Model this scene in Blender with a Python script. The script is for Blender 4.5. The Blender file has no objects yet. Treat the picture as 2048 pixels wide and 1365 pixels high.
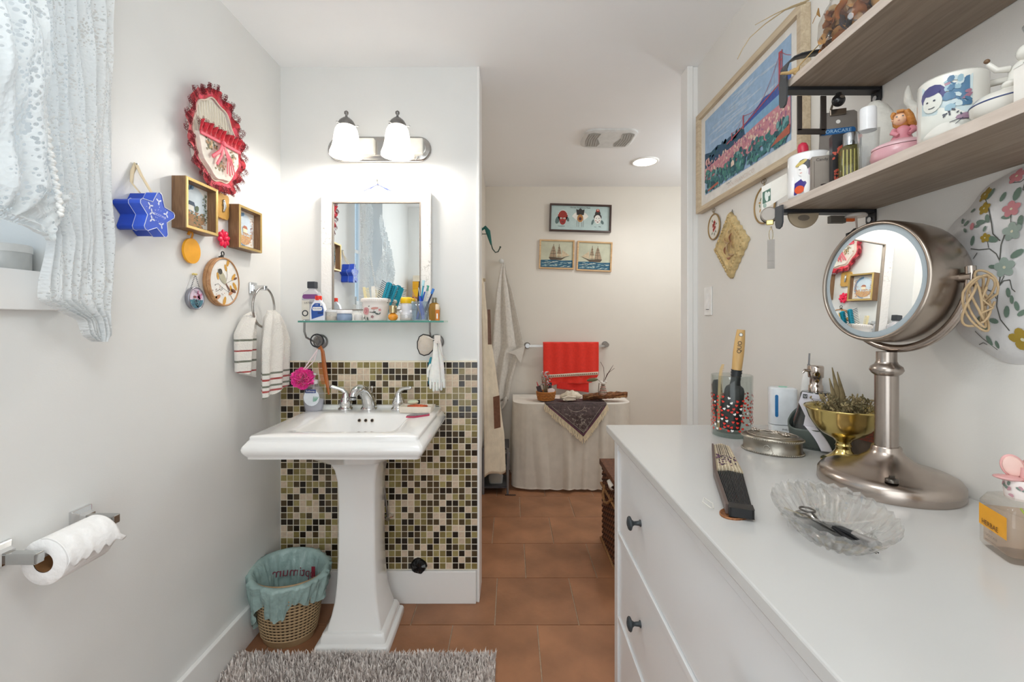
import bpy, math, random
from math import pi, sin, cos, radians as R
from mathutils import Matrix, Vector

sc = bpy.context.scene
COL = sc.collection
F, VX, VY, CH = 908.0, 1022.0, 642.0, 1.2817      # focal (px of a 2048 frame), vanishing point, eye height

# ------------------------------------------------------------------ camera, world, lights, exposure
cam = bpy.data.cameras.new('camera')
cam.sensor_width = 36; cam.lens = F / 2048 * 36
cam.shift_x = 2 / 2048; cam.shift_y = -40.5 / 2048; cam.clip_start = 0.02
camo = bpy.data.objects.new('camera', cam); COL.objects.link(camo)
camo.location = (0, 0, CH); camo.rotation_euler = (pi / 2, 0, 0); sc.camera = camo
sc.view_settings.view_transform = 'Standard'; sc.view_settings.look = 'None'
sc.view_settings.gamma = 1; sc.view_settings.use_curve_mapping = False
sc.view_settings.exposure = 0.33
sc.cycles.transparent_max_bounces = 40; sc.cycles.max_bounces = 14; sc.cycles.diffuse_bounces = 8
w = bpy.data.worlds.new('sky'); sc.world = w; w.use_nodes = True
w.node_tree.nodes['Background'].inputs[0].default_value = (0.80, 0.89, 1.0, 1)
w.node_tree.nodes['Background'].inputs[1].default_value = .95

def light(name, kind, loc, power, col, size=.1, rot=(0, 0, 0), sy=None, spot=None):
    l = bpy.data.lights.new(name, kind); l.energy = power; l.color = col
    if kind == 'AREA':
        l.size = size
        if sy: l.shape = 'RECTANGLE'; l.size_y = sy
        else: l.shape = 'DISK'
    else: l.shadow_soft_size = size
    if spot: l.spot_size = spot; l.spot_blend = .8
    o = bpy.data.objects.new(name, l); o.location = loc; o.rotation_euler = rot; COL.objects.link(o)
    return o
WARM = (1.0, .97, .93); Y0 = -.55
light('ceiling_lamp_fill_light', 'POINT', (-.15, .25, 2.12), 9.6, (.90, .97, 1), .16)  # assumed unseen lamp, its light hung lower to brighten ceiling and walls
light('rear_fill_light', 'AREA', (-.12, Y0 + .03, 1.25), 10.5, (.87, .95, 1), 1.0, (pi / 2, 0, 0), 1.9)  # soft fill added behind the camera; the rear wall has no opening
light('vanity_bulb_light', 'POINT', (-.70, 1.93, 2.0), 5.4, WARM, .03)
light('vanity_bulb_light', 'POINT', (-.4825, 1.93, 2.0), 5.4, WARM, .03)
light('recessed_light_beam', 'SPOT', (.973, 3.296, 2.425), 19, (.95, .98, 1), .05, (0, 0, 0), None, R(150))
light('far_room_fill_light', 'POINT', (1.75, 2.9, 2.1), 15, (.86, .94, 1), .15)  # extra fill added out of view for the far room, without a fixture

# ------------------------------------------------------------------ helpers
def P(px, py, D): return Vector(((px - VX) * D / F, D, CH - (py - VY) * D / F))
XL, XR, YS, ZC = -1.051, .85, 2.07, 2.4397
def PL(px, py, out=0):                       # point seen on the left wall (out metres off it)
    D = -(XL + out) * F / (VX - px); return P(px, py, D)
def PR(px, py, out=0): return P(px, py, (XR - out) * F / (px - VX))
def lin(h):
    h = h.lstrip('#'); c = [int(h[i:i + 2], 16) / 255 for i in (0, 2, 4)]
    return tuple([x / 12.92 if x <= .04045 else ((x + .055) / 1.055) ** 2.4 for x in c])
_mc = {}
def M(h, rough=.5, metal=0, noise=.04, nscale=30, bump=0, bscale=150, emit=0, alpha=1, coat=0, sheen=0, spec=None, trans=0, rnd=0, ior=1.45, sss=0):
    key = (h, rough, metal, noise, nscale, bump, bscale, emit, alpha, coat, sheen, spec, trans, rnd, ior, sss)
    if key in _mc: return _mc[key]
    m = bpy.data.materials.new('m_' + h.lstrip('#')); m.use_nodes = True; nt = m.node_tree
    b = nt.nodes['Principled BSDF']; c = lin(h)
    b.inputs['Base Color'].default_value = (*c, 1); b.inputs['Roughness'].default_value = rough
    b.inputs['Metallic'].default_value = metal; b.inputs['Alpha'].default_value = alpha
    b.inputs['IOR'].default_value = ior
    if coat: b.inputs['Coat Weight'].default_value = coat
    if sheen: b.inputs['Sheen Weight'].default_value = sheen
    if trans: b.inputs['Transmission Weight'].default_value = trans
    if sss: b.inputs['Subsurface Weight'].default_value = sss; b.inputs['Subsurface Scale'].default_value = .01
    if spec is not None: b.inputs['Specular IOR Level'].default_value = spec
    if emit:
        b.inputs['Emission Color'].default_value = (*c, 1); b.inputs['Emission Strength'].default_value = emit
    tc = nt.nodes.new('ShaderNodeTexCoord')
    if noise or rnd:
        n = nt.nodes.new('ShaderNodeTexNoise'); n.inputs['Scale'].default_value = nscale; n.inputs['Detail'].default_value = 4
        nt.links.new(tc.outputs['Object'], n.inputs['Vector'])
        mr = nt.nodes.new('ShaderNodeMapRange'); mr.inputs[1].default_value = .3; mr.inputs[2].default_value = .7
        mr.inputs[3].default_value = 1 - noise * 2; mr.inputs[4].default_value = 1 + noise
        nt.links.new(n.outputs['Fac'], mr.inputs[0])
        hs = nt.nodes.new('ShaderNodeHueSaturation'); hs.inputs['Color'].default_value = (*c, 1)
        if rnd:
            oi = nt.nodes.new('ShaderNodeObjectInfo'); mu = nt.nodes.new('ShaderNodeMath'); mu.operation = 'MULTIPLY_ADD'
            mu.inputs[1].default_value = rnd; mu.inputs[2].default_value = 1 - rnd / 2
            nt.links.new(oi.outputs['Random'], mu.inputs[0]); m2 = nt.nodes.new('ShaderNodeMath'); m2.operation = 'MULTIPLY'
            nt.links.new(mu.outputs[0], m2.inputs[0]); nt.links.new(mr.outputs[0], m2.inputs[1]); nt.links.new(m2.outputs[0], hs.inputs['Value'])
        else: nt.links.new(mr.outputs[0], hs.inputs['Value'])
        nt.links.new(hs.outputs[0], b.inputs['Base Color'])
    if bump:
        n = nt.nodes.new('ShaderNodeTexNoise'); n.inputs['Scale'].default_value = bscale; n.inputs['Detail'].default_value = 3
        nt.links.new(tc.outputs['Object'], n.inputs['Vector'])
        bm = nt.nodes.new('ShaderNodeBump'); bm.inputs['Strength'].default_value = bump; bm.inputs['Distance'].default_value = .01
        nt.links.new(n.outputs['Fac'], bm.inputs['Height']); nt.links.new(bm.outputs[0], b.inputs['Normal'])
    _mc[key] = m; return m
def WOOD(h1, h2, rough=.5, axis='X', scale=6, stretch=14, bump=.1):
    key = ('w', h1, h2, axis, scale, stretch)
    if key in _mc: return _mc[key]
    m = bpy.data.materials.new('wood_' + h1.lstrip('#')); m.use_nodes = True; nt = m.node_tree; b = nt.nodes['Principled BSDF']
    tc = nt.nodes.new('ShaderNodeTexCoord'); mp = nt.nodes.new('ShaderNodeMapping')
    s = [stretch] * 3; s['XYZ'.index(axis)] = 1; mp.inputs['Scale'].default_value = s
    n = nt.nodes.new('ShaderNodeTexNoise'); n.inputs['Scale'].default_value = scale; n.inputs['Detail'].default_value = 7; n.inputs['Distortion'].default_value = 1.2
    cr = nt.nodes.new('ShaderNodeValToRGB'); cr.color_ramp.elements[0].position = .3; cr.color_ramp.elements[1].position = .7
    cr.color_ramp.elements[0].color = (*lin(h1), 1); cr.color_ramp.elements[1].color = (*lin(h2), 1)
    L = nt.links.new; L(tc.outputs['Object'], mp.inputs[0]); L(mp.outputs[0], n.inputs['Vector']); L(n.outputs['Fac'], cr.inputs[0]); L(cr.outputs[0], b.inputs['Base Color'])
    bm = nt.nodes.new('ShaderNodeBump'); bm.inputs['Strength'].default_value = bump; bm.inputs['Distance'].default_value = .003
    L(n.outputs['Fac'], bm.inputs['Height']); L(bm.outputs[0], b.inputs['Normal']); b.inputs['Roughness'].default_value = rough
    _mc[key] = m; return m
def THIN(h='#ffffff', refl=1.0, op=0.0, bump=0, rough=.03):         # thin walled clear glass / plastic
    key = ('t', h, refl, op, bump, rough)
    if key in _mc: return _mc[key]
    m = bpy.data.materials.new('clear_' + h.lstrip('#')); m.use_nodes = True; nt = m.node_tree
    nt.nodes.remove(nt.nodes['Principled BSDF']); out = nt.nodes['Material Output']
    t = nt.nodes.new('ShaderNodeBsdfTransparent'); t.inputs[0].default_value = (*lin(h), 1)
    g = nt.nodes.new('ShaderNodeBsdfGlossy'); g.inputs['Roughness'].default_value = rough
    lw = nt.nodes.new('ShaderNodeLayerWeight'); lw.inputs[0].default_value = .5; pw_ = nt.nodes.new('ShaderNodeMath'); pw_.operation = 'POWER'; pw_.inputs[1].default_value = 3.5; nt.links.new(lw.outputs['Facing'], pw_.inputs[0])
    ml = nt.nodes.new('ShaderNodeMath'); ml.operation = 'MULTIPLY_ADD'; ml.inputs[1].default_value = min(.6, .4 * refl); ml.inputs[2].default_value = .04
    mx = nt.nodes.new('ShaderNodeMixShader'); L = nt.links.new
    L(pw_.outputs[0], ml.inputs[0]); L(ml.outputs[0], mx.inputs[0]); L(t.outputs[0], mx.inputs[1]); L(g.outputs[0], mx.inputs[2])
    res = mx
    if op:
        d = nt.nodes.new('ShaderNodeBsdfDiffuse'); d.inputs[0].default_value = (*lin(h), 1)
        m2 = nt.nodes.new('ShaderNodeMixShader'); m2.inputs[0].default_value = op; L(mx.outputs[0], m2.inputs[1]); L(d.outputs[0], m2.inputs[2]); res = m2
    if bump:
        tc = nt.nodes.new('ShaderNodeTexCoord'); v = nt.nodes.new('ShaderNodeTexVoronoi'); v.inputs['Scale'].default_value = 60
        bm = nt.nodes.new('ShaderNodeBump'); bm.inputs['Strength'].default_value = bump; bm.inputs['Distance'].default_value = .01
        L(tc.outputs['Object'], v.inputs['Vector']); L(v.outputs['Distance'], bm.inputs['Height']); L(bm.outputs[0], g.inputs['Normal']); L(bm.outputs[0], lw.inputs['Normal'])
    L(res.outputs[0], out.inputs[0]); _mc[key] = m; return m
def LACE(h='#f4f4f2', scale=90, hole=.16, base=.0, stripes=0, tex='LACE'):
    m = bpy.data.materials.new('lace'); m.use_nodes = True; nt = m.node_tree; b = nt.nodes['Principled BSDF']; L = nt.links.new
    b.inputs['Base Color'].default_value = (*lin(h), 1); b.inputs['Roughness'].default_value = .8
    tc = nt.nodes.new('ShaderNodeTexCoord'); mp = nt.nodes.new('ShaderNodeMapping'); mp.inputs['Scale'].default_value = (.02, 1, .55)
    v = nt.nodes.new('ShaderNodeTexVoronoi'); v.inputs['Scale'].default_value = scale
    L(tc.outputs['Object'], mp.inputs[0]); L(mp.outputs[0], v.inputs['Vector'])
    n = nt.nodes.new('ShaderNodeTexNoise'); n.inputs['Scale'].default_value = 9; L(tc.outputs['Object'], n.inputs['Vector'])
    th = nt.nodes.new('ShaderNodeMapRange'); th.inputs[1].default_value = .33; th.inputs[2].default_value = .58; th.inputs[3].default_value = .06; th.inputs[4].default_value = hole
    L(n.outputs['Fac'], th.inputs[0])
    tl = nt.nodes.new('ShaderNodeBsdfTranslucent'); tl.inputs[0].default_value = (.86, .87, .87, 1); m3 = nt.nodes.new('ShaderNodeMixShader'); m3.inputs[0].default_value = .3
    gt = nt.nodes.new('ShaderNodeMath'); gt.operation = 'GREATER_THAN'; L(v.outputs['Distance'], gt.inputs[0]); L(th.outputs[0], gt.inputs[1])
    ma = nt.nodes.new('ShaderNodeMapRange'); ma.inputs[3].default_value = base; ma.inputs[4].default_value = .93; L(gt.outputs[0], ma.inputs[0])
    tp_ = nt.nodes.new('ShaderNodeBsdfTransparent'); m4 = nt.nodes.new('ShaderNodeMixShader')
    L(b.outputs[0], m3.inputs[1]); L(tl.outputs[0], m3.inputs[2]); L(ma.outputs[0], m4.inputs[0]); L(tp_.outputs[0], m4.inputs[1]); L(m3.outputs[0], m4.inputs[2]); L(m4.outputs[0], nt.nodes['Material Output'].inputs[0])
    bm = nt.nodes.new('ShaderNodeBump'); bm.inputs['Strength'].default_value = .5; bm.inputs['Distance'].default_value = .004; L(v.outputs['Distance'], bm.inputs['Height']); L(bm.outputs[0], b.inputs['Normal'])
    return m

CHROME = M('#dcdcdc', .08, 1, 0); BRUSHED = M('#a89f96', .3, 1, .03, 200, 0); STEEL = M('#a9abad', .28, 1, .02)
BRASS = M('#d6c07c', .16, 1, .04); BLACK = M('#1b1b1c', .4, 0, .03); WHITE = M('#f2f1ee', .35, 0, .01); PORC = M('#efeeec', .14, 0, 0, coat=.6)
GLASS = THIN()

class G:
    def __init__(s): s.v = []; s.f = []; s.mi = []; s.sm = []; s.T = Matrix(); s.wrap = None
    def add(s, vs, fs, mat=0, smooth=False):
        o = len(s.v); s.v += [tuple(s.T @ Vector(p)) for p in vs]
        s.f += [tuple(i + o for i in f) for f in fs]; s.mi += [mat] * len(fs); s.sm += [smooth] * len(fs)
    def box(s, x0, x1, y0, y1, z0, z1, mat=0):
        s.add([(x0, y0, z0), (x1, y0, z0), (x1, y1, z0), (x0, y1, z0), (x0, y0, z1), (x1, y0, z1), (x1, y1, z1), (x0, y1, z1)],
              [(0, 3, 2, 1), (4, 5, 6, 7), (0, 1, 5, 4), (1, 2, 6, 5), (2, 3, 7, 6), (3, 0, 4, 7)], mat)
    def rings(s, rs, mat=0, smooth=True, cap0=True, cap1=True, closed=False):
        n = len(rs[0]); vs = [p for r in rs for p in r]; fs = []
        k = len(rs)
        for i in range(k if closed else k - 1):
            a, b = i * n, ((i + 1) % k) * n
            for j in range(n): fs.append((a + j, a + (j + 1) % n, b + (j + 1) % n, b + j))
        s.add(vs, fs, mat, smooth)
        if not closed:
            if cap0: s.add(rs[0], [tuple(range(n))[::-1]], mat)
            if cap1: s.add(rs[-1], [tuple(range(n))], mat)
    def lathe(s, prof, seg=32, c=(0, 0, 0), mat=0, sx=1, sy=1, cap0=True, cap1=True, smooth=True, a0=0):
        rs = [[(c[0] + max(r, 1e-5) * sx * cos(a0 + 2 * pi * j / seg), c[1] + max(r, 1e-5) * sy * sin(a0 + 2 * pi * j / seg), c[2] + z) for j in range(seg)] for r, z in prof]
        s.rings(rs, mat, smooth, cap0, cap1)
    def tube(s, pts, r, seg=10, mat=0, closed=False, flat=1.0):
        pts = [Vector(p) for p in pts]; n = len(pts); rs = []
        up = None
        for i, p in enumerate(pts):
            a = pts[(i - 1) % n] if (closed or i > 0) else p; b = pts[(i + 1) % n] if (closed or i < n - 1) else p
            t = (b - a).normalized() if (b - a).length > 1e-9 else Vector((0, 0, 1))
            if up is None: up = Vector((0, 0, 1)) if abs(t.z) < .9 else Vector((1, 0, 0))
            x = up - t * up.dot(t)
            if x.length < 1e-6: x = t.orthogonal()
            x.normalize(); y = t.cross(x); up = x
            rr = r[i] if isinstance(r, (list, tuple)) else r
            rs.append([tuple(p + x * rr * cos(2 * pi * j / seg) + y * rr * flat * sin(2 * pi * j / seg)) for j in range(seg)])
        s.rings(rs, mat, True, closed=closed)
    def ell(s, c, rx, ry=None, rz=None, mat=0, seg=20, n=12):
        ry = ry or rx; rz = rz or rx
        s.rings([[(c[0] + rx * sin(pi * i / n) * cos(2 * pi * j / seg), c[1] + ry * sin(pi * i / n) * sin(2 * pi * j / seg), c[2] - rz * cos(pi * i / n)) for j in range(seg)]
                 if 0 < i < n else [(c[0] + rx * .01 * cos(2 * pi * j / seg), c[1] + ry * .01 * sin(2 * pi * j / seg), c[2] - rz * cos(pi * i / n)) for j in range(seg)] for i in range(n + 1)], mat)
    def prism(s, poly, y0, y1, mat=0):            # outline in x,z ; extruded along y
        s.rings([[(x, y0, z) for x, z in poly], [(x, y1, z) for x, z in poly]], mat, False)
    def prismz(s, poly, z0, z1, mat=0): s.rings([[(x, y, z0) for x, y in poly], [(x, y, z1) for x, y in poly]], mat, False)
    def frame(s, x0, x1, z0, z1, w, y0, y1, mat=0, slope=0):        # mitred frame, front y0 < back y1
        o = [(x0, z0), (x1, z0), (x1, z1), (x0, z1)]; i = [(x0 + w, z0 + w), (x1 - w, z0 + w), (x1 - w, z1 - w), (x0 + w, z1 - w)]
        rs = [[(x, y1, z) for x, z in o], [(x, y0, z) for x, z in o], [(x, y0 + slope, z) for x, z in i], [(x, y1, z) for x, z in i]]
        s.rings(rs, mat, False, closed=True)
    def grid(s, fn, nu, nv, mat=0, smooth=True, wrapu=False):
        vs = [fn(i / nu, j / nv) for j in range(nv + 1) for i in range(nu + 1)]
        fs = [(j * (nu + 1) + i, j * (nu + 1) + i + 1, (j + 1) * (nu + 1) + i + 1, (j + 1) * (nu + 1) + i) for j in range(nv) for i in range(nu)]
        s.add(vs, fs, mat, smooth)
    # flat print : outline in x,z on the plane y, optionally wrapped on a cylinder of radius wrap about the origin
    def dec(s, poly, y=0, mat=0, nr=None):
        W = s.wrap
        if not W: s.add([(x, y, z) for x, z in poly], [tuple(range(len(poly)))], mat); return
        nr = nr or 3; cx = sum(p[0] for p in poly) / len(poly); cz = sum(p[1] for p in poly) / len(poly); rr = W - y
        m = lambda x, z: (rr * sin(x / W), -rr * cos(x / W), z)
        rs = [[m(cx + (x - cx) * k / nr, cz + (z - cz) * k / nr) for x, z in poly] for k in range(nr + 1)]
        rs[0] = [m(cx + (x - cx) * .01, cz + (z - cz) * .01) for x, z in poly]
        s.rings(rs, mat, True, True, False)
    def blob(s, cx, cz, rx, rz, y=0, mat=0, n=14, rot=0, jag=0, seed=1):
        rn = random.Random(seed); q = []
        for i in range(n):
            a = 2 * pi * i / n; k = 1 + jag * (rn.random() - .5); X = rx * cos(a) * k; Z = rz * sin(a) * k
            q.append((cx + X * cos(rot) - Z * sin(rot), cz + X * sin(rot) + Z * cos(rot)))
        s.dec(q, y, mat)
    def line(s, pts, w, y=0, mat=0):
        for (a, b), (c, d) in zip(pts, pts[1:]):
            l = math.hypot(c - a, d - b) or 1; nx, nz = -(d - b) / l * w / 2, (c - a) / l * w / 2
            s.dec([(a + nx, b + nz), (a - nx, b - nz), (c - nx, d - nz), (c + nx, d + nz)], y, mat)
    def flower(s, cx, cz, r, y, mp, mc, n=5, rot=0):
        for i in range(n):
            a = rot + 2 * pi * i / n; s.blob(cx + r * .55 * cos(a), cz + r * .55 * sin(a), r * .5, r * .36, y, mp, 10, a)
        s.blob(cx, cz, r * .22, r * .22, y - .0003, mc, 8)
    def leaf(s, cx, cz, l, rot, y, mat): s.blob(cx + l * .5 * cos(rot), cz + l * .5 * sin(rot), l * .5, l * .22, y, mat, 8, rot)
    def make(s, name, mats, parent=None, loc=None, rz=0, bevel=0, solid=0, sub=0, split=0, kind=None, label=None):
        me = bpy.data.meshes.new(name); me.from_pydata(s.v, [], s.f)
        for m in (mats if isinstance(mats, (list, tuple)) else [mats]): me.materials.append(m)
        me.polygons.foreach_set('material_index', s.mi); me.polygons.foreach_set('use_smooth', s.sm); me.update()
        o = bpy.data.objects.new(name, me); COL.objects.link(o)
        if parent: o.parent = parent
        if loc is not None: o.location = loc
        if rz: o.rotation_euler = (0, 0, rz)
        if solid: md = o.modifiers.new('thickness', 'SOLIDIFY'); md.thickness = solid; md.offset = 0
        if sub: md = o.modifiers.new('smooth', 'SUBSURF'); md.levels = sub; md.render_levels = sub
        if split: md = o.modifiers.new('crisp', 'EDGE_SPLIT'); md.split_angle = R(split)
        if bevel: md = o.modifiers.new('edge', 'BEVEL'); md.width = bevel; md.segments = 2; md.limit_method = 'ANGLE'; md.angle_limit = R(40)
        if kind: o['kind'] = kind
        if label: o['label'] = label
        return o
def thing(name, label, cat, loc, rz=0, group=None, rot=None):
    o = bpy.data.objects.new(name, None); o.empty_display_size = .02; COL.objects.link(o)
    o.location = loc; o.rotation_euler = rot if rot else (0, 0, rz); o['label'] = label; o['category'] = cat
    if group: o['group'] = group
    return o
def tag(o, label, cat, group=None):
    o['label'] = label; o['category'] = cat
    if group: o['group'] = group
    return o
def struct(g, name, mats, **k): return g.make(name, mats, kind='structure', **k)
def txt(s, size, mat, parent, loc, rot=(pi / 2, 0, 0), name='lettering', bend=0, align='CENTER', shear=0, mirror=False, ext=.0002, xs=1, spin=0):
    c = bpy.data.curves.new('t', 'FONT'); c.body = s; c.size = size; c.align_x = align; c.align_y = 'CENTER'; c.extrude = 0; c.shear = shear; c.resolution_u = 3
    to = bpy.data.objects.new('t', c); COL.objects.link(to)
    me = bpy.data.meshes.new_from_object(to.evaluated_get(bpy.context.evaluated_depsgraph_get()))
    bpy.data.objects.remove(to); bpy.data.curves.remove(c)
    for v in me.vertices:
        x, y = v.co.x * xs, v.co.y
        if mirror: x = -x
        if spin: x, y = x * cos(spin) - y * sin(spin), x * sin(spin) + y * cos(spin)
        v.co = (bend * sin(x / bend), y, bend * cos(x / bend) - bend) if bend else (x, y, 0)
    me.materials.clear(); me.materials.append(mat)
    o = bpy.data.objects.new(name, me); COL.objects.link(o); o.parent = parent; o.location = loc; o.rotation_euler = rot
    return o
def rrect(x0, x1, y0, y1, r, z, n=4):
    q = []
    for cx, cy, a in ((x1 - r, y0 + r, -pi / 2), (x1 - r, y1 - r, 0), (x0 + r, y1 - r, pi / 2), (x0 + r, y0 + r, pi)):
        for i in range(n + 1):
            t = a + pi / 2 * i / n; q.append((cx + r * cos(t), cy + r * sin(t), z))
    return q
def lerp(tab, x):
    for (a, p), (b, q) in zip(tab, tab[1:]):
        if x <= b: 
            t = max(0, (x - a) / (b - a)); return tuple(u + (v - u) * t for u, v in zip(p, q))
    return tab[-1][1]
rnd = random.Random(7)

# ------------------------------------------------------------------ setting
WALL = M('#e4e4e2', .42, 0, .008, 6, .03, 260); WALLB = M('#ddd6cb', .5, 0, .008, 6, .03, 260); CEIL = M('#f8f9fa', .6, 0, .008, 5); TRIM = M('#efeeec', .3, 0, .004)
EX = {}
Y0 = -.55; YB = 3.916; XB = 2.45
g = G(); g.box(XL - .2, XB + .1, Y0 - .1, YB + .1, -.06, -.0045); floor = struct(g, 'floor', M('#b9a48c', .9, 0, .1, 60))
# terracotta floor tiles, row by row
TILE = M('#a07050', .42, 0, .16, 5, .12, 30, rnd=.16)
rows = 0
for k in range(-7, 7):
    y0 = 1.914 + .35 * k; y1 = y0 + .35
    if y1 < Y0 or y0 > YB: continue
    off = {-1: .1105, 0: -.0685, 1: .0747, 2: -.109, 3: .062, 4: -.106}.get(k, .1 if k % 2 else -.08)
    for j in range(-5, 9):
        x0 = off + j * .3555; x1 = x0 + .3555
        a0, a1, b0, b1 = max(x0, XL), min(x1, XB), max(y0, Y0), min(y1, YB)
        if a1 - a0 < .012 or b1 - b0 < .012: continue
        if a1 <= -.22 and b0 >= 2.2: continue
        if a0 < -.16 and b0 > 2.2: a0 = max(a0, -.22)
        if a0 >= .85 and b1 <= 2.07: continue
        if a1 - a0 < .012: continue
        key = (round(a1 - a0, 3), round(b1 - b0, 3))
        if key not in EX:
            g = G(); u, v = (a1 - a0) / 2 - .0022, (b1 - b0) / 2 - .0022
            g.rings([rrect(-u, u, -v, v, .002, -.0045, 1), rrect(-u, u, -v, v, .002, -.001, 1), rrect(-u + .0015, u - .0015, -v + .0015, v - .0015, .002, 0, 1)], 0, False)
            ob = g.make('floor_tile', TILE); EX[key] = ob.data; bpy.data.objects.remove(ob)
        o = bpy.data.objects.new('floor_tile', EX[key]); COL.objects.link(o); o.parent = floor
        o.location = ((a0 + a1) / 2, (b0 + b1) / 2, rnd.uniform(-.0006, 0))
g = G(); g.box(XL - .2, XB + .1, Y0 - .1, YB + .1, ZC, ZC + .1); struct(g, 'ceiling', CEIL)
# left wall with the window opening
WY0, WY1, WZ0, WZ1 = .38, 1.035, 1.39, 2.28
g = G(); g.box(XL - .2, XL, Y0, WY0, 0, ZC); g.box(XL - .2, XL, WY1, YS, 0, ZC); g.box(XL - .2, XL, WY0, WY1, 0, WZ0 - .085); g.box(XL - .2, XL, WY0, WY1, WZ1, ZC)
struct(g, 'wall_left', WALL)
g = G(); g.frame(WY0 + .005, WY1 - .005, WZ0 + .005, WZ1 - .005, .045, 0, .03)
g.T = Matrix(); wf = struct(g, 'window_1', M('#f3f3f3', .35, 0, 0), loc=(XL - .17, 0, 0), rz=pi / 2)
g = G(); g.box(WY0 + .05, WY1 - .05, .012, .016, WZ0 + .05, WZ1 - .05); g.make('pane', THIN('#eef6fa', .8), wf)
g = G(); g.box(WY0 + .05, WY1 - .05, .008, .02, 1.82, 1.845); g.make('glazing_bar', WHITE, wf)
g = G(); g.box(XL - .2, XL + .018, WY0 - .05, WY1 + .03, WZ0 - .085, WZ0); struct(g, 'trim_1', TRIM, bevel=.002)
# sink wall (partition) with the mosaic
g = G(); g.box(XL - .2, -.1485, YS, 2.22, 0, ZC); wb = struct(g, 'wall_back', WALL)
g = G(); g.box(-.154, -.1435, YS - .006, 2.225, 0, ZC - .001); struct(g, 'trim_2', TRIM, bevel=.002)
g = G(); g.box(-.32, -.22, 2.22, YB, 0, ZC); struct(g, 'wall_far_left', WALLB)
g = G(); g.box(-.32, XB, YB, YB + .1, 0, ZC); struct(g, 'wall_far', WALLB)
g = G(); g.box(XB, XB + .1, YS, YB, 0, ZC); struct(g, 'wall_far_right', WALLB)
g = G(); g.box(XR, XR + .1, Y0, YS, 0, ZC); struct(g, 'wall_right', M('#e2dfda', .45, 0, .008, 6, .03, 260))
g = G(); g.box(XR + .1, XB, YS - .1, YS, 0, ZC); struct(g, 'wall_far_front', WALLB)
g = G(); g.box(.80, .826, YS - .01, YS + .07, 0, ZC - .001); g.box(.829, .852, YS - .003, YS + .07, 0, ZC - .001); struct(g, 'trim_3', TRIM, bevel=.002)
g = G(); g.box(XL, XR, Y0 - .1, Y0, 0, ZC); struct(g, 'wall_rear', WALL)
def baseb(name, pts):
    g = G()
    for x0, x1, y0, y1 in pts: g.box(x0, x1, y0, y1, 0, .148)
    struct(g, name, TRIM, bevel=.003)
baseb('baseboard_back', [(XL + .018, -.158, YS - .018, YS)])
baseb('baseboard_left', [(XL, XL + .017, Y0, YS)])
baseb('baseboard_right', [(XR - .017, XR, Y0, YS - .012)])
baseb('baseboard_far', [(-.2, XB, YB - .015, YB)])

# mosaic tiles
tx0, tz1, NX, NZ = -1.047, 1.0947, 31, 33; pxm = (-.1515 - tx0) / NX; pzm = (tz1 - .152) / NZ
g = G(); g.box(tx0, -.1545, YS - .006, YS, .150, 1.100); g.make('mosaic_grout', M('#f0e7d4', .8, 0, .03), wb)
cols = [('#2c231a', .12), ('#54452f', .16), ('#88794b', .16), ('#a0925f', .25), ('#d3bda5', .4)]
tm = [M(c, r, 0, .08, 90, .05, 60, rnd=.25) for c, r in cols]
def tilev(g, cx, cz, m):
    s = pxm / 2 - .0020
    g.rings([[(cx - s * a, y, cz - s * a), (cx + s * a, y, cz - s * a), (cx + s * a, y, cz + s * a), (cx - s * a, y, cz + s * a)] for a, y in ((1, 0), (1, -.0016), (.92, -.0024))], m, False, False)
tmesh = []
for m in tm:
    g = G(); tilev(g, 0, 0, 0); ob = g.make('mosaic_tile', m); tmesh.append(ob.data); bpy.data.objects.remove(ob)
def hid(px, py):
    if py < 920 and py > 812 + 0 and px < 890 - (py - 812) * .45: return True
    if 645 < px < 800 - (10 if py < 1150 else 0) and py > 910: return True
    if px < 668 and py > 1095: return True
    if px < 570 and py < 800: return True
    if 585 < px < 655 and py < 820: return True
    if 857 < px < 893 and py < 790: return True
    return False
cells = []
for j in range(NZ):
    for i in range(NX):
        cx = tx0 + pxm * (i + .5); cz = tz1 - pzm * (j + .5); px = VX + cx * F / YS; py = VY + (CH - cz) * F / YS
        if math.hypot(px - 838, py - 1132) < 15: continue
        cells.append((1 if hid(px, py) else 0, j, i, cx, cz, rnd.choices(range(5), (22, 17, 19, 19, 23))[0]))
vis = sorted([c for c in cells if not c[0]], key=lambda c: (0 if c[3] > -.5 else 1, c[1]))
one = set((c[1], c[2]) for c in vis[:300])
gs = G()
for h, j, i, cx, cz, m in cells:
    if (j, i) in one:
        o = bpy.data.objects.new('mosaic_tile', tmesh[m]); COL.objects.link(o); o.parent = wb; o.location = (cx, YS - .006, cz)
    else:
        gs.T = Matrix.Translation((0, YS - .006, 0)); tilev(gs, cx, cz, m)
gs.make('mosaic_field', tm, wb, kind='stuff')
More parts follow.
